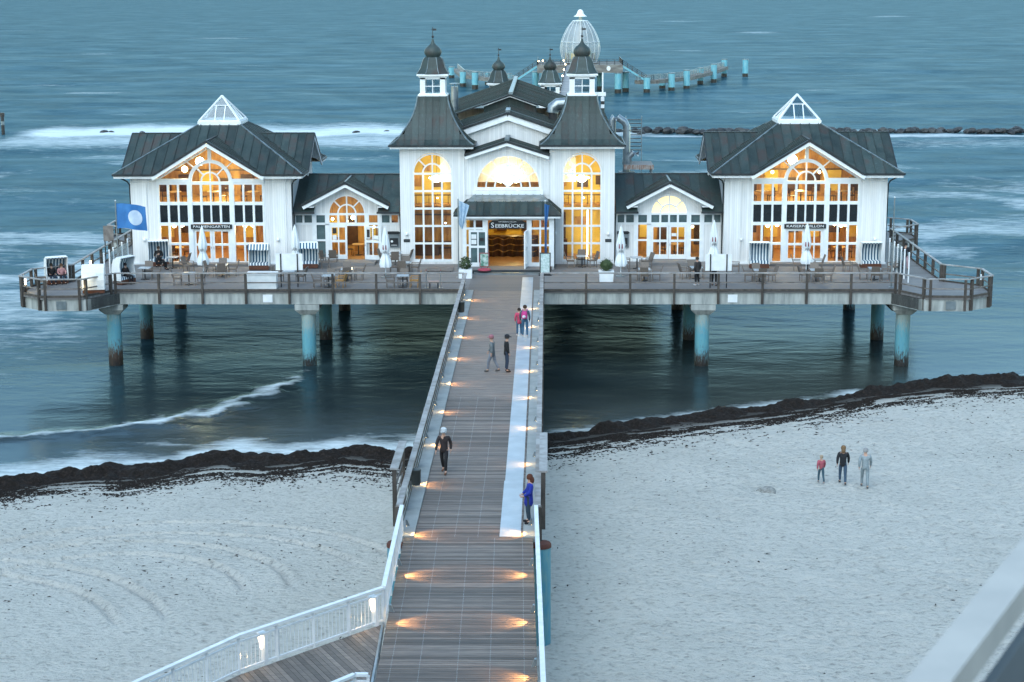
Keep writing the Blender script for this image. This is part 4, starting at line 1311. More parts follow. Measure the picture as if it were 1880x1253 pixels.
def put_lantern(t, z):
    base = inst(LAN['lantern'], 'lantern', t, (0, 0, z))
    inst(LAN['cornice'], 'cornice', base)
    for k in range(4):
        w = inst(LAN['lantern_window'], 'lantern_window', base, rot=(0, 0, k * pi / 2)); inst(LAN['pane'], 'pane', base, rot=(0, 0, k * pi / 2))
    bell = inst(LAN['bell_roof'], 'bell_roof', t, (0, 0, z)); [inst(LAN['seams'], 'seam', bell, rot=(0, 0, k * pi / 4)) for k in range(8)]
    inst(LAN['onion'], 'onion_dome', t, (0, 0, z)); inst(LAN['weather_vane'], 'weather_vane', t, (0, 0, z))

def tower_roof_meshes():
    pr = [(2.66, 7.66), (2.45, 7.78), (2.20, 7.98), (1.94, 8.30), (1.66, 8.70), (1.42, 9.10), (1.22, 9.52), (1.08, 9.95), (.99, 10.32), (.95, 10.62)]
    ws = [i * .44 - 2.64 for i in range(13)]
    out = []
    for a, b in zip(ws, ws[1:]):
        m = MB(); rows = []
        inner = min(abs(a), abs(b)) if a * b >= 0 else 0
        for (h, z) in pr:
            if h < inner - 1e-6: break
            rows.append((max(-h, a), min(h, b), h, z))
        if len(rows) < 2: continue
        vs = []; fs = []
        for l, r, h, z in rows: vs += [(l, -h, z), (r, -h, z)]
        for i in range(len(rows) - 1): fs.append((2 * i, 2 * i + 1, 2 * i + 3, 2 * i + 2))
        m.add(vs, fs)
        for i in range(len(rows) - 1):
            l0, r0, h0, z0 = rows[i]; l1, r1, h1, z1 = rows[i + 1]
            if abs(l0 - a) < 1e-6 and abs(l1 - a) < 1e-6 and a > -2.6:
                m.bar((a, -h0 - .012, z0 + .008), (a, -h1 - .012, z1 + .008), .035, .05)
        out.append(m.mesh('roof_panel', COPPER))
    hip = MB()
    for (h0, z0), (h1, z1) in zip(pr, pr[1:]): hip.bar((-h0, -h0, z0 + .02), (-h1, -h1, z1 + .02), .09, .06)
    e = MB(); e.bar((-2.72, -2.69, 7.61), (2.72, -2.69, 7.61), .10, .11)
    wt = MB(); wt.box(-2.55, 2.55, -2.58, -2.07, 7.44, 7.53); wt.box(-2.62, 2.62, -2.64, -2.56, 7.42, 7.555)
    return out, hip.mesh('hip_cap', CAPM), e.mesh('eaves_edge', TRIM), wt.mesh('soffit', WHITE)
TWR = tower_roof_meshes()

def tower(sx, label, who):
    X, Y = 4.76 * sx, 2.67
    t = thing('tower', label, 'building', (X, Y, D), 0, 'front towers with onion domes')
    h = 2.07
    w = MB()
    w.box(-h, -1.26, -h, -h + .2, 0, 5.86); w.box(1.26, h, -h, -h + .2, 0, 5.86)
    w.box(-1.26, 1.26, -h, -h + .2, 0, .14)
    arch_fill(w, -h, h, 0, 5.86, 1.26, 7.50, -h, -h + .2, 26)
    w.box(-h, -h + .2, -h + .2, h, 0, 7.5); w.box(h - .2, h, -h + .2, h, 0, 7.5)
    w.build('wall', CLAD, t)
    win = Win(-h + .08, .07)
    zs = [.28, 1.33, 2.45, 3.57, 4.69, 5.80]
    for x0, x1 in ((-1.26, -1.17), (1.17, 1.26)): win.bar(x0, x1, .14, 5.86)
    win.bar(-1.26, 1.26, .12, .30, .03)
    for x in (-.60, 0, .60): win.bar(x - .055, x + .055, .3, 5.8)
    for z in zs[1:]: win.bar(-1.17, 1.17, z - .06, z + .06)
    xs = [-1.18, -.6, 0, .6, 1.18]
    for a, b in zip(xs, xs[1:]):
        for z0, z1 in zip(zs, zs[1:]): win.rect(a, b, z0, z1)
    win.ring(0, 5.83, 1.17, 1.26, 0, pi, 26); win.ring(0, 5.83, .56, .66, 0, pi, 18)
    for a in (pi / 4, pi / 2, 3 * pi / 4): win.spoke(0, 5.83, .6 if a != pi / 2 else 0, 1.2, a, .09)
    for i in range(4): win.pane(ring_poly(0, 5.83, .6, 1.2, i * pi / 4, (i + 1) * pi / 4))
    for i in range(2): win.pane(ring_poly(0, 5.83, 0, .6, i * pi / 2, (i + 1) * pi / 2))
    win.build(t)
    panels, hip, eave, wt = TWR
    roof = MB().box(-2.3, 2.3, -2.3, 2.3, 7.535, 7.60).build('roof', WHITE, t)
    for k in range(4):
        for m in panels: inst(m, 'roof_panel', roof, rot=(0, 0, k * pi / 2))
        for m, n in ((hip, 'hip_cap'), (eave, 'eaves_edge'), (wt, 'soffit')): inst(m, n, roof, rot=(0, 0, k * pi / 2))
    put_lantern(t, 10.60)
    # room
    MB().box(-1.87, 1.87, -1.86, 1.9, .02, .14).build('floor', ROOMFLOOR, t)
    r = MB(); r.box(-1.87, -1.80, -1.86, 1.9, .14, 7.4); r.box(1.80, 1.87, -1.86, 1.9, .14, 7.4); r.box(-1.80, 1.80, 1.5, 1.6, .14, 7.4)
    r.build('room_lining', ROOMYEL, t)
    MB().box(-1.8, 1.8, -1.8, 1.5, 7.3, 7.38).build('ceiling', ROOMYEL, t)
    if sx < 0:
        MB().box(-1.8, 1.8, 1.36, 1.495, .14, 3.45).build('dark_panelling', ROOMWOOD, t)
        for z in (.55, .95, 2.0, 2.75): MB().box(-1.8, 1.75, 1.0, 1.35, z, z + .06).build('shelf', ROOMDARK, t)
        MB().box(1.0, 1.8, 1.2, 1.494, 3.5, 4.6).build('dark_panel', ROOMDARK, t)
        MB().box(-1.8, .2, .6, 1.0, .14, 1.0).build('counter', ROOMDARK, t)
    else:
        MB().box(-1.79, -1.0, 1.2, 1.495, .14, 2.9).build('dark_panel', ROOMDARK, t)
        MB().box(-1.79, -.9, .2, .8, .14, 1.25).build('counter', ROOMDARK, t)
        MB().box(-.4, .35, 1.44, 1.495, 2.1, 2.6).build('picture', ROOMWOOD, t)
        MB().tube([(.42, .8, .14), (.42, .8, 3.1)], .03, 8).build('light_rod', BULB, t)
    # gallery rail across the tower room and framed pictures
    zr = 3.55
    MB().box(-1.79, 1.79, .55, .63, zr + .55, zr + .62).build('gallery_rail', ROOMDARK, t)
    MB().box(-1.79, 1.79, .5, 1.34, zr - .12, zr).build('gallery_floor', ROOMWOOD, t)
    for k in range(9): MB().box(-1.7 + k * .42, -1.66 + k * .42, .57, .61, zr, zr + .55).build('baluster', ROOMDARK, t)
    for x, z, w_, h_ in ((-1.2, 4.6, .5, .7), (.1, 4.55, .7, .5), (1.15, 4.7, .4, .6), (-.6, 5.6, .5, .4)):
        MB().box(x - w_ / 2, x + w_ / 2, 1.44, 1.492, z, z + h_).build('picture', ROOMWOOD if x < 0 else ROOMDARK, t)
    ch = thing('chandelier', 'blazing chandelier behind the tall arched window of the %s tower' % who, 'lamp', (X + (.15 if sx < 0 else 0), Y - .4, D + 5.30), 0, 'chandeliers')
    MB().ball((0, 0, 0), .30, 14, 8, .75).build('glass_globe', BULBHOT, ch, smooth=True)
    MB().tube([(0, 0, .2), (0, 0, 1.9)], .015, 6).build('cord', BLACKM, ch)
    ringm = MB()
    for k in range(8):
        a = k * pi / 4; ringm.tube([(0, 0, -.05), (cos(a) * .42, sin(a) * .42, -.12), (cos(a) * .45, sin(a) * .45, .02)], .012, 5)
    ringm.build('arms', CAPM, ch)
    for k in range(8):
        a = k * pi / 4; MB().ball((cos(a) * .45, sin(a) * .45, .06), .045, 8, 5).build('bulb', BULBHOT, ch)
    lamp_light(ch, (0, -.15, -.5), 24 if sx < 0 else 26, .3)
    lamp_light(t, (0, -.6, 2.2), 8 if sx < 0 else 16, .3)
    for k in range(2):
        pendant(X + (.15 + .5 * k), Y + .5, D + 3.95 - .05 * k - (1.6 if k and sx < 0 else 0), '%s lit bulb halfway up inside the %s tower' % (('single', 'second')[k], who), .05, 0, .3)
    return t
tower(-1, 'white tower with copper bell roof and onion lantern beside the open wing', 'left')
tower(1, 'white tower with copper bell roof and onion lantern before the glass dome', 'right')

# ------------------------------------------------------------------ entrance hall and the roofs behind it
def hall():
    t = thing('entrance_hall', 'white entrance hall with half round window between the two towers', 'building', (0, .6, D))
    w = MB()
    gzf = lambda x: 7.80 - abs(x) * .317
    arch_fill(w, -2.68, 2.68, .05, 4.92, 2.06, gzf, .02, .2, 30)
    w.box(-2.68, -2.01, .02, .2, 4.4, 4.92); w.box(2.11, 2.68, .02, .2, 4.4, 4.92); w.box(-2.68, 2.68, .02, .2, 3.0, 4.42)
    w.build('wall', CLAD, t)
    MB().box(-2.2, 2.3, -.12, .01, 4.45, 4.72).build('window_apron', WHITE, t)
    f = Win(.10, .07); c = (.05, 4.92)
    f.bar(-2.02, 2.12, 4.74, 4.93, .06)
    f.ring(*c, 1.97, 2.06, 0, pi, 32); f.ring(*c, 1.36, 1.45, 0, pi, 28); f.ring(*c, .80, .90, 0, pi, 22)
    for k in range(1, 6): f.spoke(*c, .85, 2.0, k * pi / 6, .085)
    f.spoke(*c, 0, .85, pi / 2, .08); f.spoke(*c, 0, .85, pi / 4, .07); f.spoke(*c, 0, .85, 3 * pi / 4, .07)
    for k in range(6):
        f.pane(ring_poly(*c, 1.40, 2.0, k * pi / 6, (k + 1) * pi / 6)); f.pane(ring_poly(*c, .85, 1.40, k * pi / 6, (k + 1) * pi / 6))
    for k in range(4): f.pane(ring_poly(*c, 0, .85, k * pi / 4, (k + 1) * pi / 4))
    f.build(t)
    # front gable roof
    roofs = MB()
    A = [(-2.70, -.45, 7.04), (0, -.45, 7.90), (0, 2.45, 7.90), (-2.70, 2.45, 7.04)]
    mir = lambda P: [(-x, y, z) for x, y, z in P][::-1]
    Bp = [(-6.95, 4.1, 7.158), (-6.95, 10.3, 7.158), (0.0, 10.3, 9.50), (0.0, 4.1, 9.50)]
    B2 = [(-4.6, 2.15, 7.95), (0.0, 2.15, 9.50), (0.0, 4.1, 9.50), (-4.6, 4.1, 7.95)]
    Cp = [(-7.0, 10.2, 7.75), (0.1, 10.2, 10.22), (.1, 30, 10.22), (-7.0, 30, 7.75)]
    C1 = [(-1.9, 8.9, 9.56), (.1, 8.9, 10.26), (.1, 10.25, 10.26), (-1.9, 10.25, 9.56)]
    for P in (A, Bp, B2, Cp, C1): slab_of(roofs, P, .07); slab_of(roofs, mir(P), .07)
    roof = roofs.build('roof', TRIM, t)
    for P, ww in ((A, .5), (Bp, .6), (B2, .6), (Cp, .7), (C1, .5)):
        for m in roof_panels(P, (1, 0, .33), ww): inst(m, 'roof_panel', roof)
        for m in roof_panels(mir(P), (-1, 0, .33), ww): inst(m, 'roof_panel', roof)
    for z, y0, y1, x in ((7.98, -.5, 2.4, 0), (9.58, 2.1, 4.6, 0), (10.33, 8.85, 30.05, .05)):
        MB().box(x - .14, x + .14, y0, y1, z - .07, z + .09).build('ridge_cap', CAPM, roof)
    for p0, p1, w_, h_ in (((-2.70, -.47, 7.0), (0, -.47, 7.87), .08, .14), ((2.70, -.474, 7.0), (0, -.474, 7.87), .08, .14),
                           ((-4.6, 2.13, 7.93), (0, 2.13, 9.47), .08, .15), ((4.6, 2.134, 7.93), (0, 2.134, 9.47), .08, .15),
                           ((-1.9, 8.88, 9.53), (.1, 8.88, 10.23), .08, .10), ((1.9, 8.884, 9.53), (-.1, 8.884, 10.23), .08, .10)):
        MB().bar(p0, p1, w_, h_).build('eaves_edge', TRIM, roof)
    for p0, p1, w_, h_ in (((-2.66, -.43, 6.84), (0, -.43, 7.69), .08, .18), ((2.66, -.436, 6.84), (0, -.436, 7.69), .08, .18),
                           ((-4.5, 2.20, 7.66), (0, 2.20, 9.20), .08, .36), ((4.5, 2.206, 7.66), (0, 2.206, 9.20), .08, .36),
                           ((-1.85, 8.90, 9.47), (.05, 8.90, 10.14), .05, .06), ((1.85, 8.904, 9.47), (-.05, 8.904, 10.14), .05, .06)):
        MB().bar(p0, p1, w_, h_).build('bargeboard', WHITE, roof)
    s = MB(); s.add([(-2.6, -.4, 6.92), (0, -.4, 7.78), (0, .02, 7.78), (-2.6, .02, 6.92)], [(0, 1, 2, 3)]); s.add([(2.6, -.4, 6.92), (0, -.4, 7.78), (0, .02, 7.78), (2.6, .02, 6.92)], [(0, 1, 2, 3)])
    s.build('soffit', WHITE, roof)
    g = MB(); g.prism_xz([(-4.4, 5), (4.4, 5), (4.4, 7.7), (0, 9.22), (-4.4, 7.7)], 2.45, 2.6); g.build('upper_gable_wall', CLAD, t)
    g = MB(); g.prism_xz([(-1.8, 7.5), (1.8, 7.5), (1.8, 9.4), (0, 10.1), (-1.8, 9.4)], 9.3, 9.4); g.build('raised_gable_wall', COPPER, t)
    body = MB(); body.box(-6.8, -6.6, 4.9, 45, 0, 7.0)
    MB().box(6.6, 6.8, 4.9, 45, 0, 7.0).build('rear_wall', CLAD, t)
    MB().box(-6.6, 6.6, 29.9, 30.05, 6.9, 7.9).build('rear_wall', CLAD, t); MB().box(-6.6, 6.6, 44.8, 45, 0, 7.0).build('rear_wall', CLAD, t); MB().box(-6.9, 6.9, 30.1, 45.2, 7.02, 7.2).build('rear_roof', COPPER, t)
    body.build('rear_wall', CLAD, t)
    # room behind the half round window and the porch
    MB().box(-2.6, 2.6, -2.2, 7.0, .05, .24).build('floor', ROOMFLOOR, t)
    r = MB(); r.box(-2.66, -2.6, .2, 6.4, .2, 7.0); r.box(2.6, 2.66, .2, 6.4, .2, 7.0); r.box(-2.6, 2.6, 5.0, 5.1, .2, 7.4); r.box(-2.6, 2.6, .3, 5.0, 6.95, 7.0)
    r.build('room_lining', ROOMYEL, t)
    MB().box(-2.6, 2.6, 1.2, 5.0, 3.25, 3.4).build('gallery_floor', ROOMWOOD, t)
    MB().box(-2.5, 2.5, 4.86, 4.995, 3.5, 5.0).build('dark_panelling', ROOMWOOD, t)
    MB().box(.5, .95, 4.6, 4.99, 5.1, 6.6).build('dark_panel', ROOMDARK, t)
    MB().box(1.4, 2.4, 4.7, 4.99, 5.1, 6.2).build('dark_panel', ROOMWOOD, t)
    # bar counter with a wavy front
    pts = [(-1.5 + i * .12, 1.6 + .16 * math.sin(i * 1.15)) for i in range(30)]
    c = MB(); c.prism_xy([(-1.5, 2.4)] + pts + [(1.98, 2.4)], .24, 1.55); c.build('bar_counter', ROOMDARK, t)
    for k in range(3):
        pts = [(-1.45 + i * .1, 1.5 + .16 * math.sin(i * .96)) for i in range(34)]
        q = MB()
        for (x0, y0), (x1, y1) in zip(pts, pts[1:]): q.bar((x0, y0, .62 + .4 * k + .05 * sin(x0 * 7)), (x1, y1, .62 + .4 * k + .05 * sin(x1 * 7)), .03, .05)
        q.build('bar_moulding', ROOMWOOD, t)
    for k in range(6): MB().box(-2.4 + k * .8, -1.75 + k * .8, 4.7, 4.99, 1.5 + .2 * (k % 2), 2.9).build('back_shelf', ROOMWOOD if k % 2 else ROOMDARK, t)
    ch = thing('chandelier', 'blazing chandelier low behind the half round window over the porch', 'lamp', (.05, 2.0, D + 5.15), 0, 'chandeliers')
    MB().ball((0, 0, 0), .34, 14, 8, .6).build('glass_globe', BULBHOT, ch, smooth=True)
    for k in range(10):
        a = k * pi / 5; MB().ball((cos(a) * .62, sin(a) * .62, .02), .07, 8, 5).build('bulb', BULBHOT, ch)
    rg = MB(); rg.tube([(cos(k * pi / 10) * .62, sin(k * pi / 10) * .62, -.05) for k in range(21)], .02, 6); rg.tube([(0, 0, .2), (0, 0, 1.7)], .015, 6); rg.build('ring', CAPM, ch)
    lamp_light(ch, (0, -.2, .45), 17, .3)
    lamp_light(t, (-.3, -.4, 3.05), 40, .3); lamp_light(t, (0.4, 3.4, 2.6), 80, .3)
    # ---- porch
    p = Win(-2.30, .06)
    for x0, x1 in ((-2.75, -2.52), (-2.06, -1.93), (-1.50, -1.16), (1.26, 1.57), (2.05, 2.16), (2.66, 2.98)): p.bar(x0, x1, .22, 3.2)
    p.bar(-2.75, 2.98, 3.14, 3.36); p.bar(-2.55, -1.3, 2.55, 2.68); p.bar(1.4, 2.8, 2.55, 2.68)
    for a, b in ((-2.52, -1.50), (1.57, 2.66)):
        p.bar(a, b, 1.50, 1.61); p.bar(a, b, .22, .46)
    for a, b in ((-2.52, -2.06), (-1.93, -1.50), (1.57, 2.05), (2.16, 2.66)):
        for z0, z1 in ((.46, 1.50), (1.61, 2.55), (2.68, 3.14)): p.rect(a, b, z0, z1)
    po = p.build(t, 'porch_front')
    MB().box(-2.75, -2.60, -2.22, .02, 0, 3.3).build('porch_side', CLAD, t); MB().box(2.83, 2.98, -2.22, .02, 0, 3.3).build('porch_side', CLAD, t)
    MB().box(2.99, 3.05, -2.2, -.02, .1, 3.2).build('porch_panel', TRIM, t)
    d = Win(0, .05)      # leaf folded back against the side light
    d.bar(0, .13, 0, 2.3); d.bar(1.03, 1.16, 0, 2.3); d.bar(.53, .62, .2, 2.2)
    for z0, z1 in ((0, .25), (1.18, 1.32), (2.18, 2.30)): d.bar(.13, 1.03, z0, z1)
    for a, b in ((.13, .53), (.62, 1.03)):
        for z0, z1 in ((.25, 1.18), (1.32, 2.18)): d.rect(a, b, z0, z1, TEALPANE)
    o = d.build(t, 'door', loc=(-2.36, -2.50, .24), rz=radians(-3))
    for z in (1.42, 1.76): MB().box(.16, .48, -.085, -.06, z, z + .28).build('notice', SIGNWHITE, o)
    MB().box(.70, .95, -.085, -.06, 1.62, 1.82).build('notice', BLACKM, o)
    d = Win(0, .05)
    d.bar(0, .13, 0, 2.3); d.bar(1.03, 1.16, 0, 2.3); d.bar(.53, .62, .2, 2.2)
    for z0, z1 in ((0, .25), (1.18, 1.32), (2.18, 2.30)): d.bar(.13, 1.03, z0, z1)
    for a, b in ((.13, .53), (.62, 1.03)):
        for z0, z1 in ((.25, 1.18), (1.32, 2.18)): d.rect(a, b, z0, z1)
    d.build(t, 'door', loc=(1.30, -2.38, .24), rz=radians(-97))
    # porch roof: steep skirt and a flatter upper sheet
    cx = .06
    rf = MB()
    F1 = [(cx - 3.34, -2.75, 3.50), (cx + 3.34, -2.75, 3.50), (cx + 2.55, -1.55, 4.18), (cx - 2.55, -1.55, 4.18)]
    F2 = [(cx - 2.55, -1.55, 4.18), (cx + 2.55, -1.55, 4.18), (cx + 2.18, .01, 4.46), (cx - 2.18, .01, 4.46)]
    S1 = [(cx - 3.34, -2.75, 3.50), (cx - 2.55, -1.55, 4.18), (cx - 2.55, .01, 4.18), (cx - 3.34, .01, 3.50)]
    S2 = [(cx - 2.55, -1.55, 4.18), (cx - 2.18, .01, 4.46), (cx - 2.55, .01, 4.18)]
    mx = lambda P: [(2 * cx - x, y, z) for x, y, z in P][::-1]
    for P in (F1, F2, S1, S2, mx(S1), mx(S2)): slab_of(rf, P, .05)
    pr = rf.build('porch_roof', TRIM, t)
    for P, dd, mt in ((F1, (0, 1, .56), COPPER), (F2, (0, 1, .18), CAPM), (S1, (1, 0, .8), COPPER), (mx(S1), (-1, 0, .8), COPPER)):
        for m in roof_panels(P, dd, .46, mat=mt): inst(m, 'roof_panel', pr)
    MB().box(cx - 3.3, cx + 3.3, -2.70, -2.2, 3.365, 3.45).build('soffit', WHITE, pr)
    q = MB(); q.bar((cx - 3.36, -2.78, 3.47), (cx + 3.36, -2.78, 3.47), .07, .10); q.build('eaves_edge', TRIM, pr)
    q = MB(); q.bar((cx - 3.30, -2.76, 3.36), (cx + 3.30, -2.76, 3.36), .06, .11); q.build('fascia', WHITE, pr)
    st = MB(); st.box(-2.7, 2.75, -3.75, -2.24, 0, .22); st.build('entrance_step', DECK, t)
    MB().box(-2.7, 2.75, -3.78, -3.75, .01, .20).build('step_riser', TRIM, t)
    MB().box(-2.0, 2.1, -4.25, -3.79, 0, .10).build('lower_step', STEEL, t)
    sg = thing('entrance_sign', 'black board lettered OSTSEEBAD SELLIN SEEBRÜCKE over the main entrance', 'sign', (.06, -1.86, D + 2.62), 0, 'name boards over the doors')
    MB().prism_xz([(-1.16, 0), (1.16, 0), (1.16, .36), (.92, .53), (.6, .53), (.5, .56), (-.5, .56), (-.6, .53), (-.92, .53), (-1.16, .36)], -.04, .03).build('board', SIGNBLACK, sg)
    text('S', .46, sg, (-.93, -.045, .21)); text('EEBRÜCKE', .31, sg, (.13, -.045, .17), 1.78)
    text('OSTSEEBAD SELLIN', .13, sg, (0, -.045, .44), 1.1)
    return t
hall()

def rear_turret(x, y, label):
    t = thing('turret', label, 'building', (x, y, D), 0, 'small turrets on the rear roof')
    MB().box(-.95, .95, -.95, .95, 7.30, 8.0).build('turret_base', CLAD, t)
    put_lantern(t, 8.0)
rear_turret(-1.6, 40, 'small copper capped turret on the rear roof, left of the ridge')
rear_turret(2.78, 40, 'small copper capped turret on the rear roof, right of the ridge')

def roof_plant():
    t = thing('chimney_pipe', 'round steel flue pipe with flat cap behind the left tower', 'flue', (-4.0, 14.0, D + 7.0))
    MB().tube([(0, 0, 0), (0, 0, 3.55)], .26, 16).build('pipe', STEEL, t, smooth=True)
    MB().lathe([(.36, 0), (.36, .05), (.02, .08)], 16, (0, 0, 3.72)).build('cap', STEEL, t)
    b = MB()
    for k in range(4): a = k * pi / 2; b.box(cos(a) * .22 - .015, cos(a) * .22 + .015, sin(a) * .22 - .015, sin(a) * .22 + .015, 3.5, 3.74)
    b.build('cap_struts', STEEL, t)
    t = thing('roof_vent', 'pale hooded vent on the roof left of the right tower', 'vent', (2.95, 9.0, D + 8.2))
    MB().tube([(0, 0, 0), (0, 0, .9)], .34, 14).build('stack', BLACKM, t, smooth=True)
    MB().tube([(-.05, 0, .86), (.0, 0, 1.2), (.30, 0, 1.42), (.85, 0, 1.45)], .42, 14).build('hood', STEEL, t, smooth=True)
    t = thing('exhaust_duct', 'bent galvanised exhaust duct behind the right tower', 'duct', (7.1, 13.0, D))
    MB().tube([(.0, 0, 6.6), (.0, 0, 8.2), (.12, 0, 8.42), (.4, 0, 8.42), (.85, 0, 8.12), (1.02, 0, 7.8), (1.02, 0, 3.5), (1.02, 0, 0.1)], .26, 16).build('duct', STEEL, t, smooth=True)
    for z in (7.5, 5.5, 4.0): MB().lathe([(.31, 0), (.31, .08)], 16, (1.02, 0, z)).build('flange', STEEL, t)
    MB().box(.5, 1.6, -.2, .9, 0, 4.6).build('duct_housing', pm('blue_grey_cabinet', (0.16, 0.25, 0.30), (0.12, 0.2, 0.25), rough=.5), t)
    t = thing('striped_post', 'white post with dark bands and railing behind the right tower', 'post', (6.95, 30.0, D + 7.42))
    MB().tube([(0, 0, 0), (0, 0, 3.3)], .06, 8).build('pole', WHITE, t)
    for k in range(2): MB().tube([(0, 0, .25 + k * .55), (0, 0, .5 + k * .55)], .16, 10).build('dark_band', BLACKM, t)
    MB().tube([(0, 0, 0), (0, 0, 1.4)], .15, 10).build('sleeve', WHITE, t)
    MB().box(-1.6, .25, -.12, .12, 1.45, 1.75).build('bracket', WHITE, t)
    t = thing('service_stair', 'dark slatted service stair beside the exhaust duct', 'stair', (8.75, 16.0, D))
    for k in range(9): MB().box(-.55, .55, -.1, .1, 5.85 + k * .27, 5.91 + k * .27).build('slat', BLACKM, t)
    for s in (-.58, .55): MB().box(s, s + .05, -.12, .12, 0, 8.3).build('upright', STEEL, t)
    t = thing('service_platform', 'grey service platform with rusty edge behind the right wing', 'platform', (8.9, 13.0, D))
    MB().box(-1.0, 1.05, -1.2, 1.6, 5.05, 5.2).build('deck', SIDEDECK, t)
    MB().box(-1.0, 1.07, -1.26, -1.2, 4.90, 5.21).build('edge', pm('rusty_edge', (0.22, 0.10, 0.06), (0.42, 0.40, 0.37), scale=3, stretch=(3, 1, 1), rough=.8), t)
    for x in (-.85, .9): MB().tube([(x, -.9, 0), (x, -.9, 5.05)], .10, 8).build('leg', STEEL, t)
    MB().tube([(-.65, -.6, 5.2), (-.65, -.6, 5.7), (-.35, -.6, 6.0), (.05, -.6, 5.95)], .22, 12).build('duct_outlet', STEEL, t, smooth=True)
roof_plant()

# ================================================================== TERRACE RAILINGS
POST = MB().box(-.065, .065, -.085, .085, -.80, 1.0).mesh('post', WOODPOST)
def rail_run(t, pts, spacing=2.57, z=D, post_at_start=True, post_at_end=True, first=None, pair=False):
    """wooden railing along a polyline: bolted posts, broad handrail, thin mid rails"""
    P = [Vector((x, y, 0)) for x, y in pts]
    for a, b in zip(P, P[1:]):
        d = (b - a); L = d.length; d = d.normalized(); ang = math.atan2(d.y, d.x)
        n = max(1, round(L / spacing))
        for i in range(n + 1):
            if i == n and not (b == P[-1] and post_at_end): 
                if not pair: continue
            p = a + (b - a) * (i / n)
            if pair and i in (0, n): p = p + d * (.22 if i == 0 else -.22)
            inst(POST, 'post', t, (p.x, p.y, z), (0, 0, ang))
        e = d * .03
        MB().bar((a.x - e.x, a.y - e.y, z + 1.035), (b.x + e.x, b.y + e.y, z + 1.035), .17, .06).build('handrail', WOODTOP, t)
        MB().bar((a.x, a.y, z + .47), (b.x, b.y, z + .47), .05, .07).build('mid_rail', WOODRAIL, t)
        MB().bar((a.x, a.y, z + .03), (b.x, b.y, z + .03), .06, .12).build('kick_board', WOODPOST, t)

t = thing('terrace_railing', 'weathered wooden railing along the terrace front, left of the walkway', 'railing', (0, 0, 0), 0, 'wooden terrace railings')
rail_run(t, [(-22.85, -9.36), (-2.35, -9.36)])
t = thing('terrace_railing', 'weathered wooden railing along the terrace front, right of the walkway', 'railing', (0, 0, 0), 0, 'wooden terrace railings')
rail_run(t, [(2.25, -9.36), (22.85, -9.36)])
for s, lab in ((-1, 'wooden railing round the many sided left end of the terrace'), (1, 'wooden railing round the many sided right end of the terrace')):
    t = thing('terrace_railing', lab, 'railing', (0, 0, 0), 0, 'wooden terrace railings')
    E2 = [(s * abs(x) * 1.0, y) for x, y in EDGE]
    E2[0] = (s * 22.95, -9.45)
    rail_run(t, E2[:6], 2.6, pair=True)
    rail_run(t, [E2[5], E2[6]], 2.2)
    rail_run(t, E2[6:], 2.6, pair=True)

# ================================================================== TERRACE FURNITURE
def wicker_chair_meshes():
    back = MB(); s = MB(); a = MB(); l = MB()
    s.box(-.25, .25, -.24, .24, .40, .46)
    back.add([(-.25, .22, .46), (.25, .22, .46), (.25, .40, .98), (-.25, .40, .98), (-.25, .27, .46), (.25, .27, .46), (.25, .44, .98), (-.25, .44, .98)],
             [(0, 1, 2, 3), (5, 4, 7, 6), (0, 4, 5, 1), (1, 5, 6, 2), (2, 6, 7, 3), (3, 7, 4, 0)])
    for sx in (-.29, .25):
        pass
    a.box(-.02, .02, -.24, .31, .64, .68); a.box(-.02, .02, -.24, -.20, 0, .639)
    legs = MB().box(-.02, .02, -.02, .02, 0, .44)
    return back.mesh('backrest', WICKER), s.mesh('seat', WICKER), a.mesh('armrest', WICKER), legs.mesh('leg', WICKER)
CHM = wicker_chair_meshes()
CHB = pm('ochre_wicker', (0.42, 0.24, 0.09), (0.30, 0.16, 0.05), scale=45, rough=.7, bmp=.5)
CHM2 = [m.copy() for m in CHM]
for m in CHM2: m.materials[0] = CHB
def chair(x, y, rz, label, meshes=None, z=D):
    meshes = meshes or CHM
    t = thing('terrace_chair', label, 'chair', (x, y, z), rz, 'wicker chairs on the terrace')
    inst(meshes[0], 'backrest', t); inst(meshes[1], 'seat', t)
    arm = meshes[2]
    inst(arm, 'armrest', t, (-.27, 0, 0)); inst(arm, 'armrest', t, (.27, 0, 0))
    for lx, ly in ((-.23, .22), (.23, .22)): inst(meshes[3], 'leg', t, (lx, ly, 0))
    return t
TT = MB().box(-.36, .36, -.36, .36, .705, .74).mesh('table_top', TABLETOP)
TL = MB().box(-.035, .035, -.035, .035, .05, .705).mesh('stem', BLACKM)
TF = MB().box(-.26, .26, -.04, .04, 0.0, .05).mesh('foot', BLACKM)
def table(x, y, where, rz=0.0, sides='lrfb', ochre='', z=D):
    """square table with chairs: l, r, f (railing side), b (building side)"""
    t = thing('terrace_table', 'square grey table %s' % where, 'table', (x, y, z), rz, 'square tables on the terrace')
    inst(TT, 'table_top', t); inst(TL, 'stem', t); inst(TF, 'foot', t); inst(TF, 'foot', t, (0, 0, .001), (0, 0, pi / 2))
    names = {'l': 'left of', 'r': 'right of', 'f': 'in front of', 'b': 'behind'}
    rng = random.Random(int(x * 100) + int(y * 37))
    for s in sides:
        dx, dy, rr = {'l': (-.68, 0, pi / 2), 'r': (.68, 0, -pi / 2), 'f': (0, -.68, pi), 'b': (0, .68, 0)}[s]
        j = rng.uniform(-.25, .25)
        c, sn = cos(rz), sin(rz)
        o = s in ochre
        chair(x + c * dx - sn * dy + rng.uniform(-.05, .05), y + sn * dx + c * dy + rng.uniform(-.05, .05), rz + rr + j,
              '%s chair %s the table %s' % ('ochre' if o else 'brown', names[s], where), CHM2 if o else None, z)

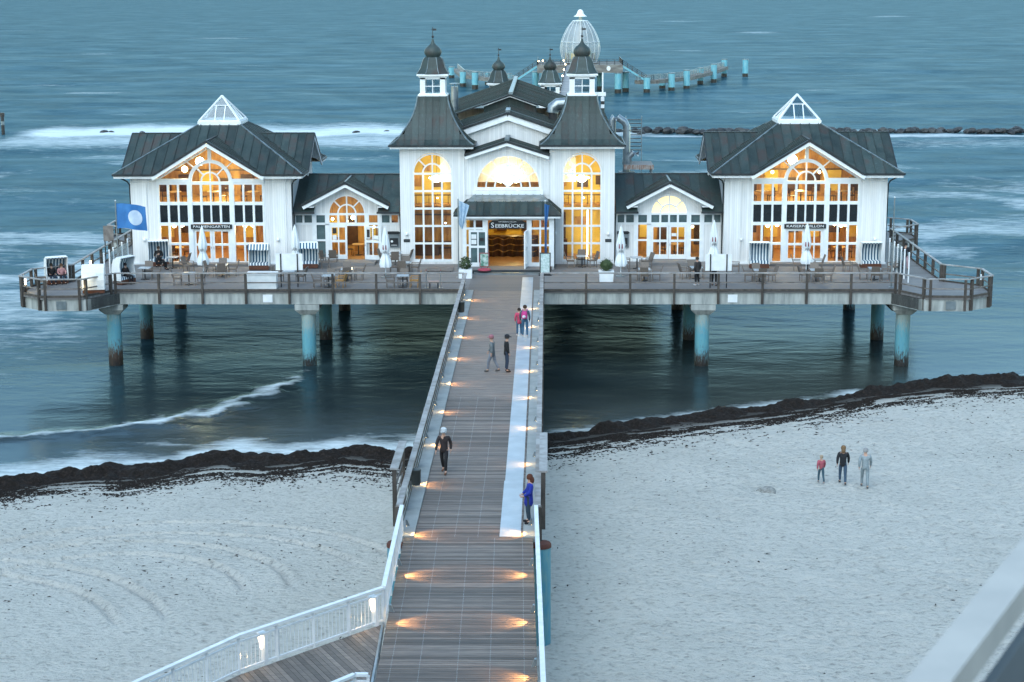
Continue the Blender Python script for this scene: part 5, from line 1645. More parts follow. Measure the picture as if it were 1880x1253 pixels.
table(-9.6, -5.75, 'in front of the open wing door', .05)
table(-6.3, -3.3, 'between the parasol and the left tower', .0)
table(-10.4, -8.3, 'at the railing nearest the white notice board', .0, 'lrb', 'r')
table(-6.0, -8.3, 'at the railing nearest the low stool', .05, 'lrb', 'r')
table(-7.2, .55, 'against the wall beside the left tower', 0, 'lfr')
table(-17.5, -4.2, 'before the left pavilion doors', .08)
table(-22.0, -5.4, 'beside the hooded beach chairs near the flagpole', .0, 'rb')
table(-18.9, -7.4, 'at the railing before the left pavilion', .1, 'lr')
table(8.4, -5.9, 'in front of the closed wing doors', .0)
table(4.75, -.75, 'before the right tower window', .1, 'lbr')
table(8.2, -1.3, 'by the wall right of the right tower', .2, 'rl')
table(15.3, -6.3, 'before the left windows of the right pavilion', 0)
table(18.7, -6.2, 'before the right pavilion doors', 0)
table(18.8, -2.0, 'behind the parasol of the right pavilion', .1, 'lr')
table(22.3, -5.6, 'nearest the right end of the terrace', 0, 'lrf')
table(11.6, -5.2, 'behind the right notice board', .1, 'lbr')
table(-13.0, -6.6, 'behind the left notice board', .0, 'lr')
chair(-19.9, -2.6, radians(70), 'single brown wicker armchair turned sideways before the left pavilion door')
chair(-12.0, .5, radians(175), 'brown wicker armchair backed against the wing wall, left one of two')
chair(-11.2, .55, radians(182), 'brown wicker armchair backed against the wing wall, right one of two')
bpy.data.objects[-1] if False else None
chair(-11.5, -1.2, radians(100), 'brown wicker armchair beside the striped beach chair at the wing')
chair(14.2, -3.0, radians(80), 'lone brown wicker armchair at the corner of the right pavilion')
chair(21.2, -2.6, radians(95), 'brown wicker armchair left of the striped beach chair at far end')
chair(23.9, -3.2, radians(-70), 'brown wicker armchair beside the glass screen at the far end')
chair(-24.6, -8.9, radians(20), 'lamplit ochre wicker armchair on the many sided terrace end', CHM2)
chair(-27.4, -8.6, radians(110), 'brown wicker armchair at the leftmost edge of the terrace')

def beach_chair(x, y, rz, label, stripe=True, tilt=0.0):
    """hooded wicker beach chair; opening faces local -y"""
    t = thing('beach_chair', label, 'beach chair', (x, y, D), rz, 'hooded beach chairs')
    w = .62
    back = [(.34, .25), (.40, .80), (.36, 1.20), (.22, 1.50), (-.05, 1.64), (-.34, 1.62)]
    sh = MB()
    n = len(back)
    for i in range(n - 1):
        (y0, z0), (y1, z1) = back[i], back[i + 1]
        nx = Vector((0, -(z1 - z0), y1 - y0)).normalized() * .05
        sh.add([(-w, y0, z0), (w, y0, z0), (w, y1, z1), (-w, y1, z1), (-w, y0 + .05, z0), (w, y0 + .05, z0), (w, y1 + .04, z1 + .05), (-w, y1 + .04, z1 + .05)],
               [(0, 1, 2, 3), (5, 4, 7, 6), (0, 4, 5, 1), (1, 5, 6, 2), (2, 6, 7, 3), (3, 7, 4, 0)])
    sh.build('hood', WICKERW, t)
    for sx in (-w - .03, w - .01):
        MB().prism_yz([(.36, .25), (.42, .80), (.38, 1.20), (.24, 1.52), (-.05, 1.66), (-.36, 1.64), (-.22, 1.15), (-.30, .62), (-.30, .25)], sx, sx + .04).build('side_panel', WICKERW, t)
    MB().box(-w, w, -.34, .33, .04, .30).build('base', FRAMEWOOD, t)
    lin = MB()
    li = [(.32, .45), (.36, .80), (.32, 1.18), (.18, 1.46), (-.06, 1.58), (-.33, 1.56)]
    for i in range(len(li) - 1):
        (y0, z0), (y1, z1) = li[i], li[i + 1]
        lin.add([(-w + .03, y0, z0), (w - .03, y0, z0), (w - .03, y1, z1), (-w + .03, y1, z1)], [(0, 1, 2, 3)])
    lin.build('striped_lining', STRIPE, t)
    MB().box(-w + .03, w - .03, -.30, .33, .30, .46).build('seat_cushion', STRIPE, t)
    aw = MB()
    aw.add([(-w - .02, -.36, 1.665), (w + .02, -.36, 1.665), (w + .04, -.52, 1.34), (-w - .04, -.52, 1.34)], [(0, 1, 2, 3)])
    k = 8
    for i in range(k):
        x0 = -w - .04 + i * (2 * w + .08) / k; x1 = x0 + (2 * w + .08) / k
        aw.add([(x0, -.52, 1.34), (x1, -.52, 1.34), ((x0 + x1) / 2, -.525, 1.27)], [(0, 1, 2)])
    if stripe: aw.build('awning', STRIPE, t)
    return t
beach_chair(-15.6, -1.6, radians(0), 'striped hooded beach chair right of the left pavilion door')
beach_chair(-12.6, -1.0, radians(4), 'striped hooded beach chair in front of the open wing, left of its door')
beach_chair(15.9, -1.0, radians(-4), 'striped hooded beach chair left of the right pavilion door', False)
beach_chair(22.9, -1.0, radians(3), 'striped hooded beach chair right of the right pavilion door', False)
beach_chair(-27.0, -6.9, radians(28), 'white hooded beach chair with two sitters on the leftmost terrace end', False)
beach_chair(-23.9, -10.2, radians(190), 'white hooded beach chair seen from behind at the terrace corner railing', False)
beach_chair(-22.9, -6.9, radians(62), 'white hooded beach chair turned sideways at the flagpole foot', False)
beach_chair(-22.3, -.1, radians(10), 'dark striped hooded beach chair before the left pavilion wall', False)

def parasol(x, y, label, h=3.0, mark=0):
    t = thing('parasol', label, 'parasol', (x, y, D), 0, 'closed white parasols')
    MB().tube([(0, 0, 0), (0, 0, h + .1)], .03, 10).build('pole', WHITE, t)
    MB().lathe([(.30, 0), (.30, .05), (.06, .08), (.05, .25)], 18).build('base', STEEL, t)
    rng = random.Random(int(x * 10))
    ph = [rng.uniform(0, 6) for _ in range(3)]
    prof = [(.30, .62), (.33, .78), (.28, 1.05), (.20, 1.28), (.155, 1.42), (.22, 1.62), (.24, 1.9), (.20, 2.2), (.15, 2.55), (.09, 2.85), (.05, 2.98), (.02, 3.02)]
    prof = [(r, z * h / 3.0 + .02) for r, z in prof]
    fold = lambda j, r, z: r * (1 + .22 * (1 if j % 4 < 2 else -1) * min(1, (3.2 - z)) * .8 + .06 * sin(j * 1.7 + ph[0] + z * 3)) 
    MB().lathe(prof, 28, (0, 0, 0), fold=fold).build('folded_canopy', CLOTH, t, smooth=True)
    MB().lathe([(.165, 1.40), (.175, 1.43), (.165, 1.47)], 20).build('tie_band', CLOTH, t)
    # printed marks on the folds: a dark scribble and a red patch
    inkm = MB()
    for k in range(5):
        a = -pi / 2 - .55 + k * .24
        r = .255
        z = 1.50 + .05 * (k % 2)
        inkm.add([(cos(a) * r, sin(a) * r, z), (cos(a + .12) * r, sin(a + .12) * r, z), (cos(a + .14) * r, sin(a + .14) * r, z + .14 + .05 * (k % 3)), (cos(a + .03) * r, sin(a + .03) * r, z + .12)], [(0, 1, 2, 3)])
    inkm.build('printed_mark', BLACKM, t)
    if mark:
        rm = MB()
        for k in range(2):
            a = -pi / 2 - .5 + k * .62; r = .285
            rm.add([(cos(a) * r, sin(a) * r, 1.78), (cos(a + .26) * r, sin(a + .26) * r, 1.74), (cos(a + .22) * r, sin(a + .22) * r, 2.02), (cos(a + .05) * r, sin(a + .05) * r, 2.06)], [(0, 1, 2, 3)])
        rm.build('printed_red_mark', pm('red_print%d' % int(x), (0.22, 0.02, 0.04), rough=.8), t)
    return t
parasol(-18.75, -3.7, 'closed white parasol before the left pavilion door')
parasol(-13.05, -3.4, 'closed white parasol behind the left notice board')
parasol(-7.35, -4.7, 'closed white parasol with red print before the open wing door', 3.05, 1)
parasol(7.05, -4.3, 'closed white parasol with red print right of the round bush', 3.05, 1)
parasol(13.0, -1.4, 'closed white parasol behind the right notice board', 3.0, 1)
parasol(18.5, -3.5, 'closed white parasol with red print before the right pavilion door', 3.1, 1)

def notice_board(x0, x1, y, label):
    t = thing('notice_board', label, 'board', ((x0 + x1) / 2, y, D), 0, 'white boards on dark posts')
    w = (x1 - x0) / 2
    MB().box(-w, w, -.02, .02, 1.02, 2.0).build('panel', WHITE, t)
    for s in (-.62, .62): MB().box(s * w - .035, s * w + .035, -.07, -.021, 0, 2.0).build('post', BLACKM, t)
notice_board(-13.55, -11.95, -8.1, 'blank white board on two dark posts, left of the walkway')
notice_board(11.85, 13.4, -8.4, 'blank white board on two dark posts, right of the walkway')

t = thing('white_chest', 'low white storage chest against the left terrace railing', 'chest', (-14.3, -8.5, D))
MB().box(-.86, .86, -.32, .32, 0, .86).build('body', WHITE, t); MB().box(-.9, .9, -.36, .36, .865, .95).build('lid', WHITE, t)

t = thing('low_stool', 'low stool with pinkish seat at the railing left of the walkway', 'stool', (-4.15, -8.5, D))
MB().box(-.32, .32, -.16, .16, .36, .42).build('seat', pm('pinkish_seat', (0.42, 0.30, 0.27), (0.35, 0.25, 0.22), rough=.7), t)
for a, b in ((-.24, -.1), (.24, -.1), (-.24, .1), (.24, .1)): MB().box(a - .03, a + .03, b - .03, b + .03, 0, .36).build('leg', BLACKM, t)
for k, x in enumerate((-4.6, -3.75)):
    t = thing('chain_post', 'thin steel post %s the low stool' % ('left of' if k == 0 else 'right of'), 'post', (x, -8.45, D), 0, 'thin posts by the stool')
    MB().tube([(0, 0, 0), (0, 0, 1.05)], .02, 8).build('pole', STEEL, t); MB().lathe([(.14, 0), (.14, .03), (.02, .04)], 14).build('base', STEEL, t); MB().ball((0, 0, 1.07), .035, 8, 5).build('knob', pm('red_knob%d' % k, (0.3, 0.05, 0.05)), t)

t = thing('slatted_ramp', 'slatted wooden ramp lying before the left tower window', 'ramp', (-4.2, -1.6, D))
for k in range(9): MB().box(-.86, .86, -.9 + k * .2, -.9 + k * .2 + .17, .03, .06).build('slat', WOODRAIL, t)
for x in (-.7, .7): MB().box(x - .04, x + .04, -.9, .87, 0, .03).build('bearer', WOODPOST, t)

# planters
def leaf_cloud(rx, rz, n, seed, size=.07, shape='ball'):
    rng = np.random.RandomState(seed)
    d = rng.normal(size=(n, 3)); d /= np.linalg.norm(d, axis=1)[:, None]
    r = rng.uniform(.72, 1.03, n)[:, None]
    c = d * r * np.array([rx, rx, rz]) * (1 + .1 * rng.normal(size=(n, 1)))
    m = MB()
    for p, dd in zip(c, d):
        u = np.cross(dd, rng.normal(size=3)); u /= np.linalg.norm(u) + 1e-6
        v = np.cross(dd, u) + dd * rng.uniform(-.3, .7)
        s = size * rng.uniform(.6, 1.3)
        m.add([p - u * s * .5, p + v * s, p + u * s * .5, p - v * s * .7], [(0, 1, 2, 3)])
    return m
t = thing('planter', 'clipped round bush in a square white planter right of the walkway', 'planter', (6.1, -6.3, D))
pb = MB(); pb.add([(-.40, -.40, 0), (.40, -.40, 0), (.40, .40, 0), (-.40, .40, 0), (-.43, -.43, .62), (.43, -.43, .62), (.43, .43, .62), (-.43, .43, .62)], [(3, 2, 1, 0), (0, 1, 5, 4), (1, 2, 6, 5), (2, 3, 7, 6), (3, 0, 4, 7), (4, 5, 6, 7)])
pb.box(-.46, .46, -.46, .46, .60, .67); pb.build('box', WHITE, t)
MB().tube([(0, 0, .6), (0, 0, 1.1)], .04, 8).build('trunk', WOODPOST, t)
b = MB().ball((0, 0, 1.02), .34, 14, 10); b.build('inner_crown', LEAF, t)
o = leaf_cloud(.40, .38, 900, 4, .055).build('crown', LEAF, t, (0, 0, 1.03)); o['kind'] = 'stuff'
t = thing('planter', 'loose flowering shrub in a white planter at the left flagpole', 'planter', (-2.45, -4.75, D))
MB().box(-.40, .40, -.36, .36, 0, .55).build('box', WHITE, t)
b = MB()
for k in range(9): a = k * .7; b.tube([(cos(a) * .08, sin(a) * .08, .5), (cos(a) * .22, sin(a) * .22, .95 + .1 * (k % 3))], [.014, .006], 5)
b.build('stems', WOODPOST, t)
o = leaf_cloud(.38, .42, 520, 8, .075).build('crown', LEAF, t, (0, 0, .88)); o['kind'] = 'stuff'
o = leaf_cloud(.40, .44, 26, 9, .05).build('flowers', WHITE, t, (0, 0, .92)); o['kind'] = 'stuff'

# poster stands at the entrance
t = thing('poster_stand', 'red based poster stand left of the open entrance', 'sign', (-1.35, -3.2, D + .22))
MB().lathe([(.42, 0), (.40, .07), (.10, .13)], 16).build('base', pm('red_base', (0.42, 0.06, 0.10), (0.34, 0.05, 0.08), rough=.5), t)
MB().box(-.30, .30, -.03, .03, .20, 1.08).build('frame', pm('red_frame', (0.28, 0.06, 0.07), rough=.5), t)
MB().box(-.25, .25, -.04, -.031, .25, 1.03).build('poster', pm('green_poster', (0.50, 0.60, 0.56), (0.06, 0.20, 0.14), scale=5, rough=.3), t)
for x in (-.2, .2): MB().box(x - .015, x + .015, -.015, .015, .1, .2).build('spring_leg', BLACKM, t)
t = thing('poster_case', 'tall black framed poster case right of the entrance', 'sign', (2.42, -3.95, D))
MB().box(-.34, .34, -.05, .05, .06, 1.42).build('frame', BLACKM, t)
MB().box(-.27, .27, -.062, -.051, .12, 1.36).build('poster', pm('pale_map_poster', (0.62, 0.70, 0.70), (0.34, 0.48, 0.46), scale=7, rough=.3), t)
MB().box(-.40, .40, -.16, .16, 0, .06).build('foot', BLACKM, t)

def menu_case(x, y, label):
    t = thing('menu_case', label, 'sign', (x, y, D), 0, 'menu cases on the wing walls')
    MB().box(-.36, .36, -.06, .0, .92, 1.78).build('case', STEEL, t); MB().box(-.27, .27, -.075, -.061, 1.0, 1.55).build('menu', SIGNBLACK, t)
    MB().prism_xz([(-.40, 1.80), (.30, 1.80), (.42, 1.88), (.30, 1.99), (-.40, 1.99)], -.09, -.03).build('header', SIGNBLACK, t)
    MB().lathe([(.09, 0), (.09, .006)], 12).mesh('dot', SIGNWHITE)
    d = MB().prism_xz([(-.14 + .08 * cos(k * pi / 5), 1.34 + .08 * sin(k * pi / 5)) for k in range(10)], -.08, -.0755); d.build('round_print', SIGNWHITE, t)
    MB().box(-.2, .2, -.081, -.076, 1.08, 1.11).build('text_line', SIGNWHITE, t)
menu_case(-7.35, 1.55, 'lit menu case with black header on the wall beside left tower')
menu_case(7.45, 1.55, 'menu case with black header on the wall beside right tower')

# wall lamps and plaques
def wall_lamp(x, y, z, label):
    t = thing('wall_lamp', label, 'lamp', (x, y, D + z), 0, 'unlit wall lamps')
    MB().box(-.06, .06, -.03, 0, -.06, .10).build('mount', WHITE, t); MB().ball((0, -.12, 0), .10, 12, 8).build('globe', WHITE, t, smooth=True)
    MB().tube([(0, -.03, .05), (0, -.10, .07)], .015, 6).build('arm', WHITE, t)
for x, y, z, l in ((-6.45, .6, 1.95, 'white globe wall lamp on the left tower, outer side'), (6.45, .6, 1.95, 'white globe wall lamp on the right tower, outer side'),
                   (3.05, .6, 2.0, 'white wall lamp on the right tower beside the porch'), (-23.3, .53, 1.6, 'white globe wall lamp on the left pavilion, outer corner'),
                   (-14.7, .53, 1.6, 'white globe wall lamp on the left pavilion, inner corner'), (14.9, .53, 1.6, 'white globe wall lamp on the right pavilion, inner corner'),
                   (23.4, .53, 1.6, 'white globe wall lamp on the right pavilion, outer corner')):
    wall_lamp(x, y, z, l)
for x, l in ((-6.45, 'small black plaque on the left tower wall'), (6.45, 'small black plaque on the right tower wall')):
    t = thing('plaque', l, 'sign', (x, .6, D + 1.42), 0, 'black plaques'); MB().box(-.2, .2, -.03, -.002, 0, .19).build('plate', SIGNBLACK, t); MB().box(-.15, .15, -.036, -.031, .08, .10).build('engraving', STEEL, t)

# flagpoles and flags
def flagpole(x, y, h, label, flag=None):
    t = thing('flagpole', label, 'flagpole', (x, y, D), 0, 'flagpoles')
    MB().tube([(0, 0, 0), (0, 0, h)], [.045, .03], 10).build('pole', STEEL, t, smooth=True)
    MB().ball((0, 0, h + .03), .045, 8, 6).build('cap', WHITE, t); MB().lathe([(.16, 0), (.16, .04), (.06, .06)], 14).build('foot', STEEL, t)
def cloth_flag(label, loc, fn, nu, nv, emblem=None, mat=None):
    t = thing('flag', label, 'flag', loc, 0, 'flags')
    m = MB()
    vs = [fn(u / nu, v / nv) for v in range(nv + 1) for u in range(nu + 1)]
    fs = [(v * (nu + 1) + u, v * (nu + 1) + u + 1, (v + 1) * (nu + 1) + u + 1, (v + 1) * (nu + 1) + u) for v in range(nv) for u in range(nu)]
    m.add(vs, fs); m.build('cloth', mat or FLAGBLUE, t, smooth=True)
    if emblem:
        e = MB(); pts = []
        cu, cv, ru, rv = emblem
        rings = [[fn(cu + ru * q * cos(k * pi / 12), cv + rv * q * sin(k * pi / 12)) for k in range(24)] for q in (.05, .28, .5, .75, 1.0)]
        e.add([(p_[0], p_[1] - .014, p_[2]) for r_ in rings for p_ in r_],
              [(i * 24 + k, i * 24 + (k + 1) % 24, (i + 1) * 24 + (k + 1) % 24, (i + 1) * 24 + k) for i in range(4) for k in range(24)] + [tuple(range(24))])
        e.build('emblem', FLAGPALE, t, smooth=True)
flagpole(-23.4, -6.2, 4.9, 'steel flagpole with the streaming blue flag at the left terrace end')
cloth_flag('streaming blue flag with pale round emblem before the left pavilion', (-23.36, -6.2, D + 3.25),
           lambda u, v: (u * 1.8, .16 * sin(u * 9 + v * 1.5) * (.3 + u), v * 1.5 - .12 * u + .05 * sin(u * 5)), 48, 12, (.62, .48, .22, .30))
flagpole(-2.87, -4.72, 4.85, 'steel flagpole left of the entrance porch')
cloth_flag('pale blue flag drooping from the pole left of the porch', (-2.83, -4.72, D + 3.25),
           lambda u, v: (u * (.22 + .42 * v), .07 * sin(u * 15 + v * 2.5), v * 1.5 - .30 * u), 18, 10, None, pm('pale_blue_flag', (.46, .58, .68), (.30, .44, .58), scale=5, rough=.85))
flagpole(2.42, -3.62, 4.55, 'steel flagpole right of the entrance porch')
cloth_flag('blue flag hanging folded down the pole right of the porch', (2.40, -3.68, D + 1.35),
           lambda u, v: (-.02 + u * (.14 + .40 * max(0, v - .6)), .07 * sin(u * 13 + v * 2), v * 3.05 - .10 * u), 14, 14)
flagpole(22.8, -8.35, 5.3, 'bare steel flagpole at the right end of the terrace')

# glazed wind screens beside the pavilions
def wind_screen(s, label):
    t = thing('wind_screen', label, 'screen', (0, 0, D), 0, 'glazed wind screens')
    ys = [-6.6, -5.3, -4.3, -3.2, -2.1, -.6]
    for y in ys:
        p = MB().tube([(s * 24.15, y, 0), (s * 24.15, y, 1.75)], .045, 8); p.ball((s * 24.15, y, 1.78), .06, 8, 5); p.build('post', WHITE, t)
    for a, b in zip(ys[1:], ys[2:]):
        MB().box(s * 24.15 - .006, s * 24.15 + .006, a + .06, b - .06, .15, 1.6).build('pane', PALEGLASS, t)
wind_screen(-1, 'white posted glass screen beside the left pavilion')
wind_screen(1, 'white posted glass screen beside the right pavilion')

# small sign panel and side-walk lamps at the left end
t = thing('info_panel', 'square brown info panel on the left side walk railing', 'sign', (-25.9, 1.6, D))
MB().box(-.33, .33, -.03, .03, 1.35, 2.35).build('panel', WOODRAIL, t)
for x in (-.25, .25): MB().box(x - .03, x + .03, -.03, .03, 0, 1.4).build('post', WOODPOST, t)
for x, y, l in ((-28.0, -9.9, 'lit post lamp at the leftmost terrace corner'), (-25.95, -3.0, 'lit post lamp along the left side walk'), (-24.45, -11.35, 'lit post lamp at the front left terrace corner'),
                (28.05, -8.3, 'post lamp at the rightmost terrace corner')):
    t = thing('post_lamp', l, 'lamp', (x, y, D), 0, 'small lamps on the terrace posts')
    MB().tube([(0, 0, .45), (0, 0, .78)], .045, 8).build('tube', BULB if x < 0 else WHITE, t); MB().box(-.06, .06, -.06, .06, .0, .45).build('mount', WOODPOST, t)
    if x < 0: lamp_light(t, (.12 if x > -27 else .2, .1, .5), 6, .06)

# ================================================================== WALKWAY RAILINGS AND LAMPS
def walk_rail(s, label):
    t = thing('walkway_railing', label, 'railing', (0, 0, 0), 0, 'wooden railings of the walkway')
    pm_ = MB().box(-.07, .07, -.06, .06, -.45, 1.0).mesh('post', WOODPOST)
    y = -55.9
    ys = []
    while y < -9.5: ys.append(y); y += 2.67
    for y in ys:
        inst(pm_, 'post', t, (s * 2.31, y, D)); inst(pm_, 'post', t, (s * 2.31, y + .16, D))
    y0, y1 = -55.9, -9.4
    MB().box(min(s * 2.14, s * 2.34), max(s * 2.14, s * 2.34), y0, y1, D + 1.0, D + 1.06).build('handrail', WOODTOP, t)
    for z in (.25, .5, .75): MB().tube([(s * 2.22, y0, D + z), (s * 2.22, y1, D + z)], .016, 6).build('wire', STEEL, t)
    MB().box(min(s * 2.245, s * 2.30), max(s * 2.245, s * 2.30), y0, y1, D - .30, D + .10).build('kick_board', WOODPOST, t)
walk_rail(-1, 'weathered wooden railing along the left side of the walkway')
walk_rail(1, 'weathered wooden railing along the right side of the walkway')

for s, l in ((-1, 'taller board topped frame standing outside the left walkway railing'), (1, 'taller board topped frame standing at the right walkway railing')):
    x = s * (2.62 if s < 0 else 2.42); y0, y1 = (-53.2, -49.8) if s < 0 else (-53.5, -48.6)
    t = thing('tall_rail_frame', l, 'railing', (x, 0, D), 0, 'taller rail frames')
    for y in (y0, y1): MB().box(-.07, .07, y - .08, y + .08, -.5, 1.5).build('post', WOODPOST, t)
    MB().box(-.14, .14, y0 - .12, y1 + .12, 1.5, 1.56).build('top_board', WOODTOP, t)
    for z in (.35, .75, 1.15): MB().box(-.02, .02, y0, y1, z, z + .09).build('slat', WOODRAIL, t)

for y, l in ((-51.1, 'dark litter bin on the left walkway railing, nearer the beach'), (-18.1, 'dark litter bin on the left walkway railing, nearer the terrace')):
    t = thing('litter_bin', l, 'bin', (-2.06, y, D), 0, 'bins on the railing')
    MB().lathe([(.15, .35), (.17, .40), (.18, .85), (.19, .86), (.19, .90), (.15, .91)], 16).build('body', pm('bin_green%d' % int(-y), (0.05, 0.055, 0.05), rough=.5), t, smooth=True)
    MB().box(-.22, -.14, -.04, .04, .5, .8).build('bracket', BLACKM, t)

HOOD = MB()
HOOD.add([(-.07, 0, .10), (.07, 0, .10), (.07, 0, .28), (-.07, 0, .28), (-.05, .13, .06), (.05, .13, .06), (.05, .05, .28), (-.05, .05, .28)], [(0, 1, 2, 3), (0, 3, 7, 4), (1, 5, 6, 2), (4, 7, 6, 5), (3, 2, 6, 7)])
HOODW = HOOD.mesh('hood', STEEL)
GLOW = MB().box(-.045, .045, .015, .10, .085, .105).mesh('bulb', emit('amber_bulb', (1.0, 0.66, 0.28), 22))
def rail_lamp(x, y, side, label, energy=44, col=(1.0, .50, .17)):
    """shaded lamp low on the railing throwing a fan of light across the boards (side: +1 shines towards +x)"""
    t = thing('railing_lamp', label, 'lamp', (x, y, D + .26), -pi / 2 if side > 0 else pi / 2, 'lamps along the walkway')
    inst(HOODW, 'hood', t); inst(GLOW, 'bulb', t)
    l = bpy.data.lights.new('lamp_light', 'SPOT'); l.energy = energy; l.color = col
    l.spot_size = radians(92); l.spot_blend = .7; l.shadow_soft_size = .06
    o = bpy.data.objects.new('lamp_light', l); o.location = (0, .10, .055)
    o.rotation_euler = (radians(60), 0, 0)
    link(o, t)
    return t
def ordinal(i):
    return ('first', 'second', 'third', 'fourth', 'fifth', 'sixth', 'seventh', 'eighth', 'ninth', 'tenth', 'eleventh', 'twelfth', 'thirteenth')[i]
LY = [-12.7, -18.1, -23.3, -28.6, -33.9, -39.2, -44.6, -50.0]
for i, y in enumerate(LY): rail_lamp(-2.16, y, 1, '%s amber lamp from the terrace along the left walkway railing' % ordinal(i).capitalize())
RY = [-15.4, -20.6, -25.9, -31.3, -36.6, -41.9, -47.3]
for i, y in enumerate(RY): rail_lamp(2.12, y, -1, '%s amber lamp from the terrace along the right walkway railing' % ordinal(i).capitalize(), 30)

# ---------------------------------------------------------------- white shore railings
def white_rail(t, pts, z=D, step=.13, postgap=1.33, solid=False, off=0.0):
    P = [Vector((x, y, 0)) for x, y in pts]
    barm = MB().tube([(0, 0, .10), (0, 0, .84)], .011, 5).mesh('baluster', RAILWHITE)
    for si, (a, b) in enumerate(zip(P, P[1:])):
        d = b - a; L = d.length; d.normalize()
        MB().bar((a.x, a.y, z + 1.03), (b.x, b.y, z + 1.03), .13, .07).build('handrail', RAILWHITE, t)
        MB().bar((a.x, a.y, z + .86), (b.x, b.y, z + .86), .045, .045).build('upper_rail', RAILWHITE, t)
        MB().bar((a.x, a.y, z + .09), (b.x, b.y, z + .09), .05, .05).build('lower_rail', RAILWHITE, t)
        n = max(1, round(L / postgap))
        for i in range(1 if si else 0, n + 1):
            p = a + d * (L * i / n)
            MB().box(p.x - .035, p.x + .035, p.y - .035, p.y + .035, z - .15, z + 1.0).build('post', RAILWHITE, t)
        k = int(L / step)
        for i in range(1, k):
            p = a + d * (L * i / k)
            inst(barm, 'baluster', t, (p.x, p.y, z))
t = thing('shore_railing', 'white steel railing on the right side of the shore span', 'railing', (0, 0, 0), 0, 'white shore railings')
white_rail(t, [(2.19, -55.9), (2.19 + xc(-79), -79)])
t = thing('shore_railing', 'white steel railing from the wooden railing down to the fork, left side', 'railing', (0, 0, 0), 0, 'white shore railings')
white_rail(t, [(-2.15, -55.9), (-2.02, -63.68)])
FORK = [(-2.05, -63.75), (-5.44, -67.45), (-7.36, -70.5), (-9.2, -73.9)]
t = thing('shore_railing', 'white steel railing bending away left along the side landing', 'railing', (0, 0, 0), 0, 'white shore railings')
white_rail(t, FORK)
t = thing('shore_railing', 'short white railing end at the inner corner of the fork', 'railing', (0, 0, 0), 0, 'white shore railings')
white_rail(t, [(-1.82, -70.0), (-2.15, -70.0), (-3.2, -71.3), (-5.6, -75.5)])
# side landing
land = MB().prism_xy([(-2.03, -63.7), (-5.5, -67.5), (-7.42, -70.55), (-9.3, -73.9), (-5.5, -75.6), (-1.85, -70.1), (-1.83, -69.0)], D - .20, D - .05).build('side_landing', CONC)
tag(land, 'planked landing forking off the shore end of the walkway', kind='structure')
def landing_planks():
    poly = [(-2.06, -63.85), (-5.46, -67.58), (-7.38, -70.6), (-9.2, -73.8), (-5.6, -75.4), (-1.98, -70.1)]
    ang = radians(-62); dx, dy = cos(ang), sin(ang); nx, ny = -dy, dx
    # boards run along (dx, dy); step along (nx, ny); clip the outline (split into two convex halves)
    halves = [[poly[0], poly[1], poly[2], poly[5]], [poly[2], poly[3], poly[4], poly[5]]]
    for H in halves:
        q = [(x * nx + y * ny, x * dx + y * dy) for x, y in H]
        lo = min(a for a, b in q); hi = max(a for a, b in q)
        k = math.floor(lo / .145)
        while k * .145 < hi:
            c = clip_poly(clip_poly(q, k * .145 + .006, 0, True), (k + 1) * .145 - .006, 0, False)
            k += 1
            if len(c) < 3: continue
            pts = [(a * nx + b * dx, a * ny + b * dy) for a, b in c]
            MB().prism_xy(pts, D - .045, D + random.uniform(-.003, .003)).build('plank', PLANK, land)
landing_planks()
MB().bar((-2.06, -63.7, D + .01), (-1.88, -70.0, D + .01), .06, .03).build('edge_trim', STEEL, land)
G = 'white lamp posts of the side landing'
for x, y, l in ((-2.25, -63.95, 'white lamp post with lit lamp at the corner of the fork'), (-4.9, -66.75, 'white lamp post with lit lamp halfway along the side landing')):
    t = thing('lamp_post', l, 'lamp', (x, y, D), radians(-48), G)
    MB().box(-.10, .10, -.05, .05, 0, .84).build('post', RAILWHITE, t)
    MB().lathe([(.02, .42), (.05, .50), (.085, .74), (.07, .80)], 10, (0, -.09, 0)).build('bulb', emit('white_lamp_%d' % int(-y), (1.0, .80, .55), 1.2), t)
    MB().box(-.11, .11, -.16, .05, .845, .88).build('cap', RAILWHITE, t)
    lamp_light(t, (0, -.6, .36), 4, .06, (1, .62, .26))
for i, y in enumerate((-55.7, -59.7, -63.7, -67.7)):
    rail_lamp(2.06 + xc(y), y, -1, 'amber lamp on the right white shore railing, %s from the wooden railing' % ordinal(i), 70)
for i, y in enumerate((-55.8, -59.75)):
    rail_lamp(-2.04 + xc(y), y, 1, 'amber lamp on the left white shore railing, %s from the wooden railing' % ordinal(i), 70)
rail_lamp(-1.98 + .12, -63.75, 1, 'amber lamp at the foot of the fork post shining across the walkway', 55)

# ================================================================== FAR JETTY AND DIVING GONDOLA
FARPILE = pm('turquoise_pile_paint', (0.10, 0.36, 0.46), (0.20, 0.44, 0.50), scale=1.5, stretch=(2, 2, .6), rough=.5)
RUSTBASE = pm('dark_wet_pile_foot', (0.02, 0.022, 0.022), (0.04, 0.035, 0.03), rough=.4)
def far_pile(x, y, top, label, r=.72):
    t = thing('mooring_pile', label, 'pile', (x, y, 0), 0, 'turquoise piles of the far jetty')
    MB().tube([(0, 0, .7), (0, 0, top)], r, 14).build('shaft', FARPILE, t, smooth=True)
    MB().tube([(0, 0, -2), (0, 0, .7)], r * .98, 14).build('wet_foot', RUSTBASE, t, smooth=True)
    MB().lathe([(r * 1.04, 0), (r * 1.04, .18)], 14, (0, 0, top)).build('top_ring', CAPM, t)
FP = [(23.5, 261, 3.1), (27.6, 274, 2.0), (29.1, 267, 3.6), (32.8, 273, 3.9), (37.5, 293, 3.5), (41.2, 300, 4.0), (46.2, 326, 4.0), (51.4, 326, 4.0)]
